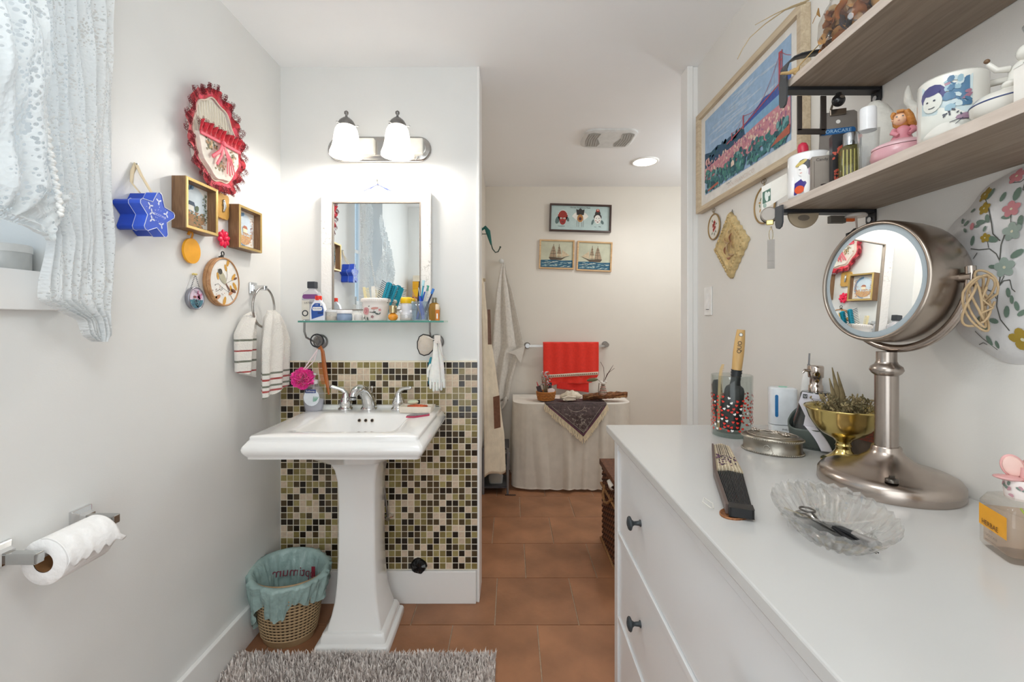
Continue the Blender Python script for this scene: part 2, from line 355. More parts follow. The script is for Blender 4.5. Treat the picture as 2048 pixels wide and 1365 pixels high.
# ------------------------------------------------------------------ pedestal sink
ST = .891                                                        # height of the sink deck
sk = thing('pedestal_sink', 'white porcelain pedestal sink against the mosaic wall', 'sink', (-.600, 1.80, 0))
def srect(hx, yf, yb, z, r=.02): return [(x, y, z) for x, y, _ in rrect(-hx, hx, yf - 1.8, yb - 1.8, r, 0, 3)]
g = G()
prof = [(-.20, -.075), (-.02, -.082), (.004, -.076), (.006, -.068), (.012, -.062), (.018, -.05), (.019, -.042), (.016, -.032), (.008, -.022), (.004, -.016), (.001, -.014), (0, -.011), (0, -.004), (-.003, 0)]
rs = [srect(.287 + o, 1.53 - o, 2.058, ST + z, .012 if o > -.1 else .09) for o, z in prof]
rs += [srect(.284 - .088, 1.62 - .028, 1.945, ST - .001, .03), srect(.182, 1.618, 1.925, ST - .004, .03), srect(.178, 1.625, 1.92, ST - .012, .035),
       srect(.150, 1.66, 1.90, ST - .085, .04), srect(.11, 1.70, 1.86, ST - .125, .05), srect(.03, 1.76, 1.80, ST - .135, .015)]
g.rings(rs, 0, True)
g.box(-.26, .26, 2.035 - 1.8, 2.058 - 1.8, ST - .01, ST + .012)
sb = g.make('basin', PORC, sk, split=50)
g = G()
for i, x in enumerate((-.027, 0, .027)): g.T = Matrix.Translation((x - .012, 1.9145 - 1.8, ST - .03)) @ Matrix.Rotation(R(70), 4, 'X'); g.lathe([(.0075, 0), (.0075, .003), (.0055, .003), (.0055, .001)], 16)
g.make('overflow_ring', M('#c9b9a8', .4, .3), sb)
g = G()
for x in (-.027, 0, .027): g.T = Matrix.Translation((x - .012, 1.9125 - 1.8, ST - .0295)) @ Matrix.Rotation(R(70), 4, 'X'); g.lathe([(.0056, 0), (.0056, .0022)], 14)
g.make('overflow_hole', M('#2c2622', .8), sb)
g = G(); g.rings([srect(.115, 1.70, 1.96, .742, .05), srect(.16, 1.67, 1.98, .765, .07), srect(.20, 1.63, 2.0, .79, .08), srect(.225, 1.60, 2.02, .815, .08)], 0); g.make('bowl_underside', PORC, sk)
g = G()
ped = [(0, .1435, 1.737, 2.005), (.022, .1435, 1.737, 2.005), (.029, .139, 1.742, 2.002), (.032, .128, 1.752, 1.995), (.050, .126, 1.754, 1.992), (.066, .119, 1.76, 1.986), (.069, .107, 1.77, 1.978), (.085, .104, 1.773, 1.975),
       (.12, .094, 1.783, 1.968), (.17, .0845, 1.792, 1.96), (.24, .0785, 1.797, 1.955), (.34, .0745, 1.80, 1.95), (.55, .0735, 1.80, 1.95), (.64, .076, 1.797, 1.952), (.69, .084, 1.788, 1.956), (.72, .096, 1.774, 1.962), (.742, .109, 1.757, 1.968), (.752, .113, 1.75, 1.97), (.758, .113, 1.75, 1.97)]
g.rings([[(x - .014, y - 1.8, h) for x, y, _ in rrect(-w, w, a, b, .010, 0, 2)] for h, w, a, b in ped], 0, True); g.make('pedestal', PORC, sk, split=50)
# faucet: spout and two lever handles
fc = thing('faucet', 'chrome widespread faucet with spout and two lever handles on sink', 'faucet', (-.632, 2.0, ST))
g = G(); g.lathe([(.036, 0), (.037, .004), (.035, .008), (.031, .012), (.030, .016)], 28, (.006, .004, 0)); g.make('base_flange', CHROME, fc)
g = G(); pts = [(.008, .004, .008), (.006, -.002, .035), (.002, -.014, .062), (-.006, -.034, .086), (-.016, -.062, .098), (-.024, -.086, .092), (-.029, -.100, .078), (-.029, -.103, .070)]
g.tube(pts, [.031, .029, .027, .0245, .022, .019, .0165, .015], 22); g.make('spout', CHROME, fc)
g = G(); g.lathe([(.0145, 0), (.0155, .002), (.0155, .008), (.012, .010)], 18, (-.029, -.103, .060)); g.make('aerator', STEEL, fc)
g = G(); g.tube([(.01, .026, .01), (.012, .027, .09)], .0025, 8); g.ell((.012, .027, .093), .006, .006, .007); g.make('lift_rod', CHROME, fc)
for sx, x in ((-1, -.728), (1, -.496)):
    DXH = Matrix.Translation((x + .632, 0, 0))
    g = G(); g.T = DXH; g.lathe([(.032, 0), (.033, .004), (.030, .008), (.024, .012), (.026, .022), (.028, .03), (.026, .040), (.021, .045), (.022, .049), (.017, .056), (.014, .068), (.009, .080), (.002, .084)], 28); bell = g.make('tap_bell', CHROME, fc)
    g = G(); g.T = DXH; g.tube([(0, 0, .072), (sx * .012, -.004, .088), (sx * .028, -.010, .094), (sx * .055, -.018, .097 + (.006 if sx < 0 else 0))], [.010, .010, .0075, .0085], 12); g.ell((sx * .056, -.0185, .0975 + (.006 if sx < 0 else 0)), .009, .008, .008); g.make('lever', CHROME, bell)
# supply valve behind pedestal
v = thing('shutoff_valve', 'chrome water shutoff valve half hidden behind the pedestal', 'valve', (-.548, 2.045, .40))
g = G(); g.tube([(0, .018, 0), (0, -.03, 0)], .009); g.make('valve_body', CHROME, v)
g = G(); g.lathe([(.02, 0), (.02, .006)], 20); g.make('handle', CHROME, v)
g = G(); g.tube([(0, -.02, 0), (-.01, -.03, .10), (-.03, -.02, .25), (-.04, -.01, .36)], .005); g.make('hose', STEEL, v)
# soap pump on the deck
def pump_head(g, z, r=.012, dx=-.03): 
    g.lathe([(.017, 0), (.017, .016), (.008, .018), (.006, .020), (.006, .036), (.011, .037), (.011, .044), (.003, .046)], 18, (0, 0, z)); g.tube([(0, 0, z + .041), (dx * .6, -.006, z + .041), (dx, -.010, z + .034)], .0045, 8)
s_ = thing('soap_bottle', 'clear liquid soap pump bottle on the sink deck, left of the taps', 'bottle', (-.858, 1.975, ST - .001))
prof = [(.036, 0), (.040, .004), (.043, .03), (.046, .055), (.044, .078), (.036, .098), (.022, .110), (.016, .113), (.016, .118)]
g = G(); g.lathe(prof, 32, sx=1, sy=.6); g.make('bottle_body', THIN('#f0f1f6', 1, .12), s_)
g = G(); g.lathe([(.034, .003), (.040, .03), (.0425, .05)], 28, sx=1, sy=.58); g.make('liquid_soap', THIN('#f4f4f7', .4, .4), s_)
g = G(); pump_head(g, .118); g.tube([(0, 0, .118), (.002, 0, .01)], .002, 6); g.make('pump', M('#ece9e9', .35), s_)
g = G(); g.blob(.003, .062, .034, .036, -.030, 0, 20); g.T = Matrix.Identity(4)
g.box(-.022, .022, -.0318, -.0306, .082, .097, 1); 
for k in range(4): g.blob(.012 + k * .005, .056, .0022, .013, -.0310, 2, 8, R(-6 - k * 9))
sl = g.make('label_print', [M('#dfe4ea', .4), M('#2b3f7e', .4), M('#86b3a0', .4)], s_)
txt('Softsoap', .011, WHITE, sl, (0, -.0322, .0895))
# soap dish
s_ = thing('soap_dish', 'cream rectangular soap dish at the right end of the sink deck', 'dish', (-.405, 1.955, ST), R(-4))
g = G(); g.rings([rrect(-.066, .066, -.034, .034, .004, .0), rrect(-.072, .072, -.038, .038, .005, .026), rrect(-.066, .066, -.033, .033, .005, .026), rrect(-.06, .06, -.028, .028, .01, .019)]); g.make('tray', M('#e9dfd0', .45), s_, bevel=.001)
s_ = tag((lambda g: (g.ell((0, 0, .009), .024, .015, .010), g.make('bar_soap', M('#d9e0c4', .45, sss=.2), loc=(-.424, 1.965, ST + .030), rz=.1))[1])(G()), 'pale green bar of soap lying on the cream dish', 'soap')
g = G(); g.tube([(-.045, -.005, .004), (-.02, .008, .006), (.01, .008, .006), (.036, -.002, .004), (.01, -.010, .005), (-.02, -.012, .005)], .0035, 8, closed=True); 
for k in range(9): g.tube([(-.035 + k * .008, -.009, .008), (-.033 + k * .008, .004, .008)], .0018, 6)
tag(g.make('scrub_ring', M('#d4643f', .5), loc=(-.395, 1.945, ST + .0215)), 'orange soap saver ring lying on the cream dish', 'soap saver')
g = G(); pl = [(-.050, -.010), (-.018, -.022), (.045, -.006), (.050, .010), (.010, .022), (-.03, .012)]
g.prismz(pl, 0, .006, 1); g.prismz([(x * .94, y * .9) for x, y in pl], .006, .0095, 0)
tag(g.make('foot_file', [M('#8f8a8a', .9, 0, .1, 200, .4, 600), M('#c0405f', .4)], loc=(-.380, 1.855, ST), rz=R(22)), 'grey foot file with pink edge on the right sink rim', 'foot file')

# ------------------------------------------------------------------ vanity light
vl = thing('vanity_light', 'brushed nickel two shade vanity light above the framed mirror', 'light', (-.597, YS, 2.062))
def stad(hx, hz, y, n=12):
    q = []
    for cx, a in ((hx - hz, -pi / 2), (-hx + hz, pi / 2)):
        for i in range(n + 1): t = a + pi * i / n; q.append((cx + hz * cos(t), y, hz * sin(t)))
    return q
g = G(); g.rings([stad(.235, .057, 0), stad(.235, .057, -.006), stad(.226, .048, -.012), stad(.222, .044, -.012), stad(.214, .036, -.022), stad(.208, .030, -.022)]); vp = g.make('back_plate', M('#b9b6b3', .22, 1, 0), vl)
for sx in (-1, 1):
    g = G(); g.tube([(sx * .165, -.014, -.052), (sx * .175, -.017, -.040), (sx * .165, -.020, -.028)], .003, 6); g.make('corner_tab', CHROME, vp)
for x in (-.103, .1145):
    g = G(); g.box(x - .01, x + .09, -.05, -.02, -.034, .036); g.make('arm_cover', M('#e9e7e0', .3), vl, bevel=.006)
    g = G(); g.tube([(x, -.03, .0), (x, -.075, .03), (x, -.14, .07), (x, -.14, .085)], .008); g.make('arm', BRUSHED, vl)
    g = G(); g.lathe([(.034, .040), (.036, .044), (.036, .056), (.028, .070), (.014, .082), (.006, .085), (.004, .096), (.009, .100), (.009, .108), (.002, .114)], 28, (x, -.14, 0)); fi = g.make('fitter_cap', M('#8f8d8b', .3, 1), vl)
    g = G()
    for a in (0, 2.1, 4.2): g.tube([(x + .036 * cos(a), -.14 + .036 * sin(a), .048), (x + .05 * cos(a), -.14 + .05 * sin(a), .048)], .002, 6); g.ell((x + .05 * cos(a), -.14 + .05 * sin(a), .048), .004, seg=8, n=6)
    g.make('thumb_screw', CHROME, fi)
    g = G(); g.lathe([(.030, .050), (.038, .045), (.046, .030), (.051, .005), (.054, -.02), (.060, -.045), (.068, -.066), (.069, -.078), (.065, -.078), (.058, -.045), (.050, -.01), (.044, .028), (.03, .045)], 36, (x, -.14, 0), cap0=False, cap1=False)
    g.make('glass_shade', M('#fff7ea', .3, 0, 0, emit=1.25), vl)
    g = G(); g.ell((x, -.14, -.03), .028, .028, .034); g.make('bulb', M('#fff4e0', .3, 0, 0, emit=3), vl)

# ------------------------------------------------------------------ crackle framed mirror + glass shelf
mr = thing('wall_mirror', 'rectangular mirror in white crackle painted frame above the sink', 'mirror', (-.605, YS - .003, 1.2825))
m = M('#eceae6', .4, 0, .03, 30, .12, 120)
nt = m.node_tree; b = nt.nodes['Principled BSDF']       # fine dark crackle veins in the paint
v = nt.nodes.new('ShaderNodeTexVoronoi'); v.feature = 'DISTANCE_TO_EDGE'; v.inputs['Scale'].default_value = 7
tc = nt.nodes.new('ShaderNodeTexCoord'); no = nt.nodes.new('ShaderNodeTexNoise'); no.inputs['Scale'].default_value = 22; no.inputs['Detail'].default_value = 6
ad = nt.nodes.new('ShaderNodeMixRGB'); ad.blend_type = 'ADD'; ad.inputs[0].default_value = .22
mp = nt.nodes.new('ShaderNodeMapping'); mp.inputs['Scale'].default_value = (1.6, 1, .5)
nt.links.new(tc.outputs['Object'], mp.inputs[0]); nt.links.new(mp.outputs[0], ad.inputs[1]); nt.links.new(no.outputs['Color'], ad.inputs[2]); nt.links.new(tc.outputs['Object'], no.inputs[0]); nt.links.new(ad.outputs[0], v.inputs[0])
cr = nt.nodes.new('ShaderNodeValToRGB'); cr.color_ramp.elements[0].color = (*lin('#7d7369'), 1); cr.color_ramp.elements[1].color = (*lin('#eceae6'), 1); cr.color_ramp.elements[0].position = .0; cr.color_ramp.elements[1].position = .009
nt.links.new(v.outputs[0], cr.inputs[0]); nt.links.new(cr.outputs[0], b.inputs['Base Color'])
g = G(); g.frame(-.245, .245, 0, .580, .050, -.034, -.001, 0, .008); g.make('frame', m, mr)
g = G(); g.frame(-.199, .199, .046, .534, .005, -.029, -.02); g.make('inner_lip', M('#8c8278', .5), mr)
g = G(); g.box(-.2, .2, -.0215, -.018, .045, .535); g.make('mirror_glass', M('#f2f5f5', .0, 1, 0), mr)
g = G(); g.tube([(-.09, -.01, .575), (0, -.006, .618), (.09, -.01, .575)], .0020, 6); g.tube([(-.05, -.012, .585), (0, -.008, .619), (.06, -.012, .583)], .0016, 6)
g.make('hanging_string', M('#35437f', .7), mr)
g = G(); g.tube([(0, 0, .612), (0, -.014, .634)], .002, 6); g.ell((0, -.015, .636), .0035, seg=8, n=6); g.make('nail', M('#6f6a5c', .4, 1), mr)
gs_ = thing('glass_shelf', 'clear glass shelf with green edge above the sink', 'shelf', (-.595, YS, 1.2745))
g = G(); g.rings([rrect(-.312, .310, -.140, -.014, .004, 0), rrect(-.312, .310, -.140, -.014, .004, .008)], 0, False); g.make('glass_board', THIN('#eaf5f1', .8, .03), gs_)
g = G(); g.box(-.311, .309, -.1408, -.1402, .0005, .0072); g.make('green_edge', M('#4f9385', .2, 0, .05, 8), gs_)
SH = 1.2828
for px in (640, 873):
    x = (px - VX) * 2.06 / F + .595
    g = G(); g.T = Matrix.Translation((x, 0, -.088)) @ Matrix.Rotation(pi / 2, 4, 'X'); g.lathe([(.033, .001), (.034, .006), (.030, .012), (.022, .016), (.020, .014)], 30); g.make('wall_disc', M('#8d8b8a', .3, 1), gs_)
    g = G(); d = -.03 if px < 700 else -.014; g.tube([(x + d, -.10, .0), (x + d, -.10, -.04), (x + d * .8, -.095, -.065), (x, -.07, -.085), (x, -.016, -.088)], .0042, 10); g.make('shelf_arm', M('#8d8b8a', .3, 1), gs_)
    g = G(); g.lathe([(.008, 0), (.008, .003)], 14, (x + d, -.10, .0075)); g.make('shelf_screw', CHROME, gs_)
def onshelf(px, D=1.965): return Vector(((px - VX) * D / F, D, SH))
# items on the glass shelf -------------------------------------------------
s_ = thing('mouthwash_bottle', 'tall mouthwash bottle with dark square cap at the shelf left end', 'bottle', onshelf(625, 2.01))
g = G(); g.rings([rrect(-.030, .030, -.02, .02, .008, 0), rrect(-.040, .040, -.022, .022, .009, .01), rrect(-.040, .040, -.022, .022, .009, .10), rrect(-.036, .036, -.02, .02, .009, .120), rrect(-.016, .016, -.014, .014, .008, .135), rrect(-.014, .014, -.013, .013, .008, .142)]); g.make('bottle_body', THIN('#e6e6ea', .8, .45), s_)
g = G(); g.box(-.018, .018, -.015, .015, .142, .172); g.make('cap', M('#3d4147', .4), s_, bevel=.003)
g = G(); g.rings([stad(.034, .010, -.0235), stad(.034, .010, -.0228)], 0, False); g.T = Matrix.Translation((0, 0, 0)); pr = g.make('label_band', M('#7d4a86', .4), s_); pr.location = (0, 0, .105)
g = G(); g.box(-.037, -.004, -.0232, -.0226, .005, .088, 0); g.blob(-.022, .032, .014, .014, -.0236, 1); g.blob(-.022, .032, .009, .009, -.024, 2); g.make('label_print', [M('#ddd8cd', .5), M('#3f4448', .5), M('#dcd8d0', .5)], s_)
txt('LISTERINE', .0115, M('#23232c', .5), s_, (0, -.0239, .077))
s_ = thing('denture_cream_bottle', 'white bottle with red cap and blue label on the shelf', 'bottle', onshelf(637, 1.955))
body = [(-.031, 0), (.031, 0), (.032, .01), (.0305, .045), (.024, .070), (.013, .084), (.013, .09), (-.013, .09), (-.013, .084), (-.024, .070), (-.0305, .045), (-.032, .01)]
g = G(); g.prism(body, -.012, .012); g.make('bottle_body', M('#e6e9f2', .35), s_, bevel=.003)
g = G(); g.lathe([(.014, .087), (.014, .104), (.013, .106)], 24); g.make('cap', M('#d8321f', .4), s_)
g = G(); g.dec([(-.024, .006), (.026, .022), (.027, .045), (.021, .064), (.010, .074), (-.010, .074), (-.021, .064), (-.026, .045)], -.0126, 0); g.T = Matrix.Identity(4); g.rings([[(x * .62, -.0131, z * .9 + .050) for x, y, z in stad(.034, .009, 0)], [(x * .62, -.0128, z * .9 + .05) for x, y, z in stad(.034, .009, 0)]], 1, False)
g.box(.002, .026, -.0132, -.0128, .028, .036, 2); g.blob(.016, .066, .004, .004, -.0131, 1)
g.make('label_print', [M('#2a57a8', .4), WHITE, M('#1b3a75', .4)], s_)
txt('POLIGRIP', .0088, M('#20408a', .5), s_, (0, -.0135, .0502)); txt('SUPER', .005, WHITE, s_, (-.002, -.0135, .0665))
def jar(name, label, px, D, r, h, glass, cont, lid, ch=.6, cat='jar', lidh=.0):
    s = thing(name, label, cat, onshelf(px, D))
    g = G(); g.lathe([(r * .92, 0), (r, .003), (r, h * .8), (r * .9, h)], 24, cap1=False); g.make('jar_body', glass, s)
    if cont: g = G(); g.lathe([(r * .88, .003), (r * .95, .005), (r * .95, h * ch)], 20); g.make('contents', cont, s)
    if lid: g = G(); g.lathe([(r * 1.04, h), (r * 1.04, h + lidh), (r * .98, h + lidh + .002)], 24); g.make('lid', lid, s)
    return s
jar('glass_jar', 'small clear glass jar between red capped bottle and blue jar', 664, 1.96, .024, .036, THIN('#f5f3f0', 1, .12), M('#d8cfc6', .6), M('#d9dadb', .25), .5, lidh=.008)
jar('cream_jar', 'low blue grey cream jar with white lid', 689, 1.96, .032, .030, M('#8ea1bd', .25), None, M('#e9e8ea', .35), lidh=.013)
jar('glass_pot', 'tiny clear glass pot left of the floral pot', 717, 1.945, .018, .026, THIN('#f4f4f4', 1, .25), M('#ebe8e4', .6), None, .6)
jar('glass_pot', 'squat clear glass pot behind the orange bottle', 812, 1.95, .026, .026, THIN('#f4f4f4', 1, .15), M('#cfcac2', .6), None, .4)
# floral pot with brushes
s_ = thing('floral_pot', 'white ceramic pot printed with pink roses, holding combs', 'pot', onshelf(752, 1.975))
g = G(); g.lathe([(.042, 0), (.046, .004), (.050, .03), (.056, .060), (.058, .078), (.062, .080), (.063, .086), (.062, .094), (.059, .096), (.057, .090), (.054, .06), (.046, .006)], 40, cap1=True); g.make('pot_body', M('#efe9e4', .2, 0, 0, coat=.3), s_)
g = G()
for k in range(48): a = 2 * pi * k / 48; g.box(.0625 * cos(a) - .001, .0625 * cos(a) + .001, .0625 * sin(a) - .001, .0625 * sin(a) + .001, .081, .091)
g.make('rim_beading', M('#e3dbd3', .3), s_)
g = G(); g.wrap = .0535; mats = [M('#d79a9c', .4), M('#c77f82', .4), M('#4f5a55', .4), M('#c98f84', .4), M('#9b7a7a', .4)]
g.blob(-.030, .040, .017, .017, -.002, 0, 12, 0, .2); g.blob(-.030, .041, .009, .010, -.0026, 1, 9, 0, .3, 3); g.blob(-.030, .041, .004, .004, -.003, 0)
g.blob(.010, .052, .015, .005, -.0035, 3, 10, .1); g.line([(.010, .050), (.004, .034)], .0015, -.003, 4); g.line([(-.01, .036), (.02, .031)], .003, -.0024, 2)
for x, z, r in ((-.034, .062, 1.9), (-.016, .058, .9), (-.036, .018, 4.2), (-.022, .016, 5), (0, .034, .2), (.012, .030, -.2)): g.leaf(x, z, .016, r, -.0026, 2)
g.flower(.000, .016, .007, -.001, 4, 1); g.flower(.03, .045, .006, -.004, 0, 1); g.leaf(.028, .026, .01, 1, -.002, 2)
g.make('flower_print', mats, s_)
def comb(name, label, loc, rot, h, w, mat, n=14, base=.45, cat='comb'):
    s = thing(name, label, cat, loc, rot=rot)
    g = G(); g.box(-w / 2, -w / 2 + w * base, -.002, .002, 0, h); g.make('spine', mat, s, bevel=.0008)
    g = G()
    for k in range(n): z = h * .45 + k * h * .53 / n; g.box(-w / 2 + w * base, w / 2, -.0012, .0012, z, z + h * .53 / n * .5)
    g.make('teeth', mat, s); return s
p0 = onshelf(752, 1.975)
comb('hair_comb', 'cream comb leaning left in the floral pot', p0 + Vector((-.020, -.014, .012)), (0, R(-9), 0), .135, .026, M('#e9dcae', .4), 14)
comb('hair_comb', 'white curved comb behind cream comb in the floral pot', p0 + Vector((-.004, .010, .012)), (0, R(-2), 0), .138, .030, M('#ece9e2', .4), 12, .55)
def hair_brush(label, off, rot, h):
    s = thing('hair_brush', label, 'brush', p0 + off, rot=rot)
    g = G(); g.prism([(-.010, 0), (.010, 0), (.013, h * .4), (.013, h * .97), (.006, h), (-.006, h), (-.013, h * .97), (-.013, h * .4)], -.003, .003); g.make('brush_back', M('#1f9cb6', .3), s, bevel=.001)
    g = G()
    for k in range(11):
        z = h * .45 + k * h * .05
        g.tube([(-.012, -.003, z), (-.012 - .020, -.012, z + .007)], .0013, 5); g.tube([(.010, -.003, z), (.010 + .012, -.014, z + .004)], .0013, 5); g.tube([(0, -.003, z), (.001, -.018, z + .003)], .0013, 5)
    g.make('bristles', M('#22333c', .5), s)
    return s
hair_brush('teal hair brush in the floral pot, nearer the camera', Vector((.016, -.010, .010)), (0, R(17), 0), .162)
hair_brush('teal hair brush at the right side of the floral pot', Vector((.030, .014, .012)), (0, R(20), 0), .150)
s_ = thing('perfume_bottle', 'round orange bottle with gold cap on the glass shelf', 'bottle', onshelf(786, 1.945))
g = G(); g.lathe([(.010, 0), (.017, .004), (.021, .013), (.020, .022), (.012, .030), (.008, .032)], 26); g.make('bottle_body', M('#e8992a', .12, 0, 0, coat=.5), s_)
g = G(); g.lathe([(.0165, .032), (.017, .034), (.017, .062), (.016, .064)], 26); g.make('cap', M('#c7b48c', .2, 1), s_)
s_ = thing('bear_bottle', 'white bear shaped bottle with yellow lid', 'bottle', onshelf(813, 2.0))
g = G(); g.lathe([(.020, 0), (.026, .008), (.027, .03), (.022, .045), (.026, .055), (.024, .072), (.02, .078)], 26); g.ell((-.02, -.004, .068), .007); g.ell((.02, -.004, .068), .007); g.ell((-.022, -.012, .038), .008); g.ell((.022, -.012, .038), .008); g.make('bottle_body', M('#e9e9ee', .35), s_)
g = G(); g.lathe([(.026, .076), (.027, .080), (.027, .092), (.024, .100), (.020, .102)], 26); g.make('lid', M('#f2c419', .4), s_)
# toothbrush tumbler
tl = thing('toothbrush_tumbler', 'clear plastic tumbler full of toothbrushes', 'tumbler', onshelf(841, 1.965))
g = G(); g.rings([rrect(-.031, .031, -.026, .026, .008, 0), rrect(-.036, .036, -.030, .030, .009, .082), rrect(-.034, .034, -.028, .028, .009, .082), rrect(-.029, .029, -.024, .024, .008, .004)], 0, True); g.make('tumbler_body', THIN('#dfe9f0', 1, .10), tl)
tp = tl.location
def stick(name, label, cat, off, ax, ay, h, col, head=None, r=.003, hc='#e9ecef'):
    s = thing(name, label, cat, tp + Vector(off), rot=(R(ay), R(ax), 0))
    g = G(); g.tube([(0, 0, 0), (0, 0, h * .4), (.0, 0, h * .7), (0, 0, h)], [r * 1.2, r * 1.5, r, r * .8], 8); g.make('handle', M(col, .3), s)
    if head: g = G(); g.box(-.005, .005, -.012, -.002, h - .002, h + .022); g.make('bristle_head', M(hc, .6), s, bevel=.001)
    return s
stick('toothbrush', 'blue toothbrush leaning right in the tumbler', 'toothbrush', (-.014, -.005, .006), 16, 0, .125, '#2557b8', 1, .004, '#e8e8ee')
stick('toothbrush', 'light blue toothbrush standing tallest in the tumbler', 'toothbrush', (-.010, .008, .006), 8, 0, .148, '#35a3c4', 1, .004, '#bfe6ee')
stick('toothbrush', 'dark blue wide toothbrush at the tumbler front', 'toothbrush', (.014, -.012, .006), -8, 0, .10, '#1f4fc0', 0, .007)
stick('toothbrush', 'white and green toothbrush in the tumbler', 'toothbrush', (-.002, .012, .006), 13, 0, .128, '#dfe5e3', 1, .003, '#59b39a')
stick('toothbrush', 'navy toothbrush at the far right of the tumbler', 'toothbrush', (.004, .004, .006), 22, 0, .120, '#20305c', 1, .004, '#3d7fd0')
stick('makeup_pencil', 'thin copper pencil leaning left in the tumbler', 'pencil', (.010, -.016, .006), -19, 0, .125, '#b98468', 0, .0022)
stick('makeup_pencil', 'black pencil standing upright in the tumbler', 'pencil', (-.018, .010, .006), 4, 0, .165, '#22262b', 0, .003)
stick('cotton_swab_stick', 'clear plastic stick leaning left in the tumbler', 'stick', (.020, 0, .006), -12, 0, .14, '#cfd6da', 0, .0018)
s_ = thing('oil_bottle', 'amber oil bottle with silver cap at the shelf right end', 'bottle', onshelf(869, 1.985))
g = G(); g.rings([rrect(-.022, .022, -.014, .014, .006, 0), rrect(-.024, .024, -.015, .015, .006, .05), rrect(-.020, .020, -.013, .013, .006, .072), rrect(-.009, .009, -.009, .009, .005, .078)]); g.make('bottle_body', THIN('#d8b25a', .8, .3), s_)
g = G(); g.lathe([(.011, .078), (.011, .098), (.009, .1)], 20); g.make('cap', M('#8f8a78', .3, .8), s_)
s_ = thing('lip_balm', 'slim orange tube with clear cap at the shelf right end', 'tube', onshelf(875, 1.945))
g = G(); g.lathe([(.0085, 0), (.0085, .046)], 18); g.make('tube_body', M('#d9822c', .3), s_)
g = G(); g.lathe([(.0088, .046), (.0088, .068), (.0075, .07)], 18); g.make('cap', M('#e6d2b4', .3), s_)
g = G(); g.box(-.003, .003, -.0096, -.0088, .008, .030); g.make('label_print', WHITE, s_)

# things hanging below the shelf
def ringp(r, n=28, ax='y', c=(0, 0, 0), a0=0, a1=2 * pi, rz=None):
    rz = rz or r; q = []
    for i in range(n):
        a = a0 + (a1 - a0) * i / (n - (0 if a1 - a0 > 6.28 else 1)); u, v = r * cos(a), rz * sin(a)
        q.append((c[0] + u, c[1], c[2] + v) if ax == 'y' else (c[0], c[1] + u, c[2] + v) if ax == 'x' else (c[0] + u, c[1] + v, c[2]))
    return q
hk = P(634, 679, 1.955)
g = G(); g.tube(ringp(.0275), .0028, 8, closed=True); tag(g.make('hair_tie', M('#2a2a2e', .7), loc=hk + Vector((0, 0, -.006))), 'black hair tie hanging from the left shelf bracket', 'hair tie')
g = G(); g.tube(ringp(.025), .0016, 8, closed=True); tag(g.make('hair_tie', M('#5c5a5c', .5), loc=hk + Vector((-.012, .008, -.008)), rz=R(-25)), 'thin grey hair tie behind the black one at left bracket', 'hair tie')
s_ = thing('hanging_comb', 'amber brown plastic comb hanging from the hair tie', 'comb', P(641, 694, 1.945))
am = M('#b2601c', .2, 0, .1, 30, coat=.4, trans=.2)
g = G(); g.tube([(-.008, 0, -.010), (0, 0, .001), (.009, 0, -.02), (.016, 0, -.08), (.026, 0, -.145), (.036, 0, -.205)], [.005, .006, .008, .010, .009, .004], 12, flat=.4); g.make('spine', am, s_)
g = G()
for k in range(16): t = k / 15; x = .014 + .016 * t; z = -.075 - .085 * t; g.box(x - .026, x - .003, -.0015, .0015, z, z + .0035)
g.make('teeth', am, s_)
s_ = thing('bath_pouf', 'bright pink mesh bath pouf hanging left of soap bottle', 'pouf', P(605, 757, 1.93))
g = G()
for k in range(90):
    a, b_ = rnd.uniform(0, 2 * pi), rnd.uniform(-1, 1); q_ = math.sqrt(1 - b_ * b_); d = Vector((q_ * cos(a), q_ * sin(a), b_))
    c = d * rnd.uniform(.022, .034); ax = d.orthogonal().normalized(); ay = d.cross(ax)
    rr = rnd.uniform(.010, .017); ph = rnd.uniform(0, 6); q = []
    for i in range(12):
        t = 2 * pi * i / 12; q.append(c + ax * rr * cos(t) + ay * rr * sin(t) + d * .006 * sin(3 * t + ph))
    g.rings([q, [p + d * .007 + (p - c) * .35 for p in q]], 0, True, False, False)
g.ell((0, 0, 0), .028, seg=16, n=10); g.make('mesh_ruffles', M('#f0359f', .5, 0, .12, 80, sss=.1, sheen=.4), s_)
g = G(); q = P(635, 700, 1.95) - s_.location; g.tube([(0, 0, .03), (q.x * .6, q.y * .6, q.z * .7), tuple(q)], .0028, 8); g.tube([(.006, 0, .03), (q.x * .8, q.y * .6, q.z * .6), tuple(q)], .0022, 8); g.make('cord', M('#ead6d8', .7), s_)
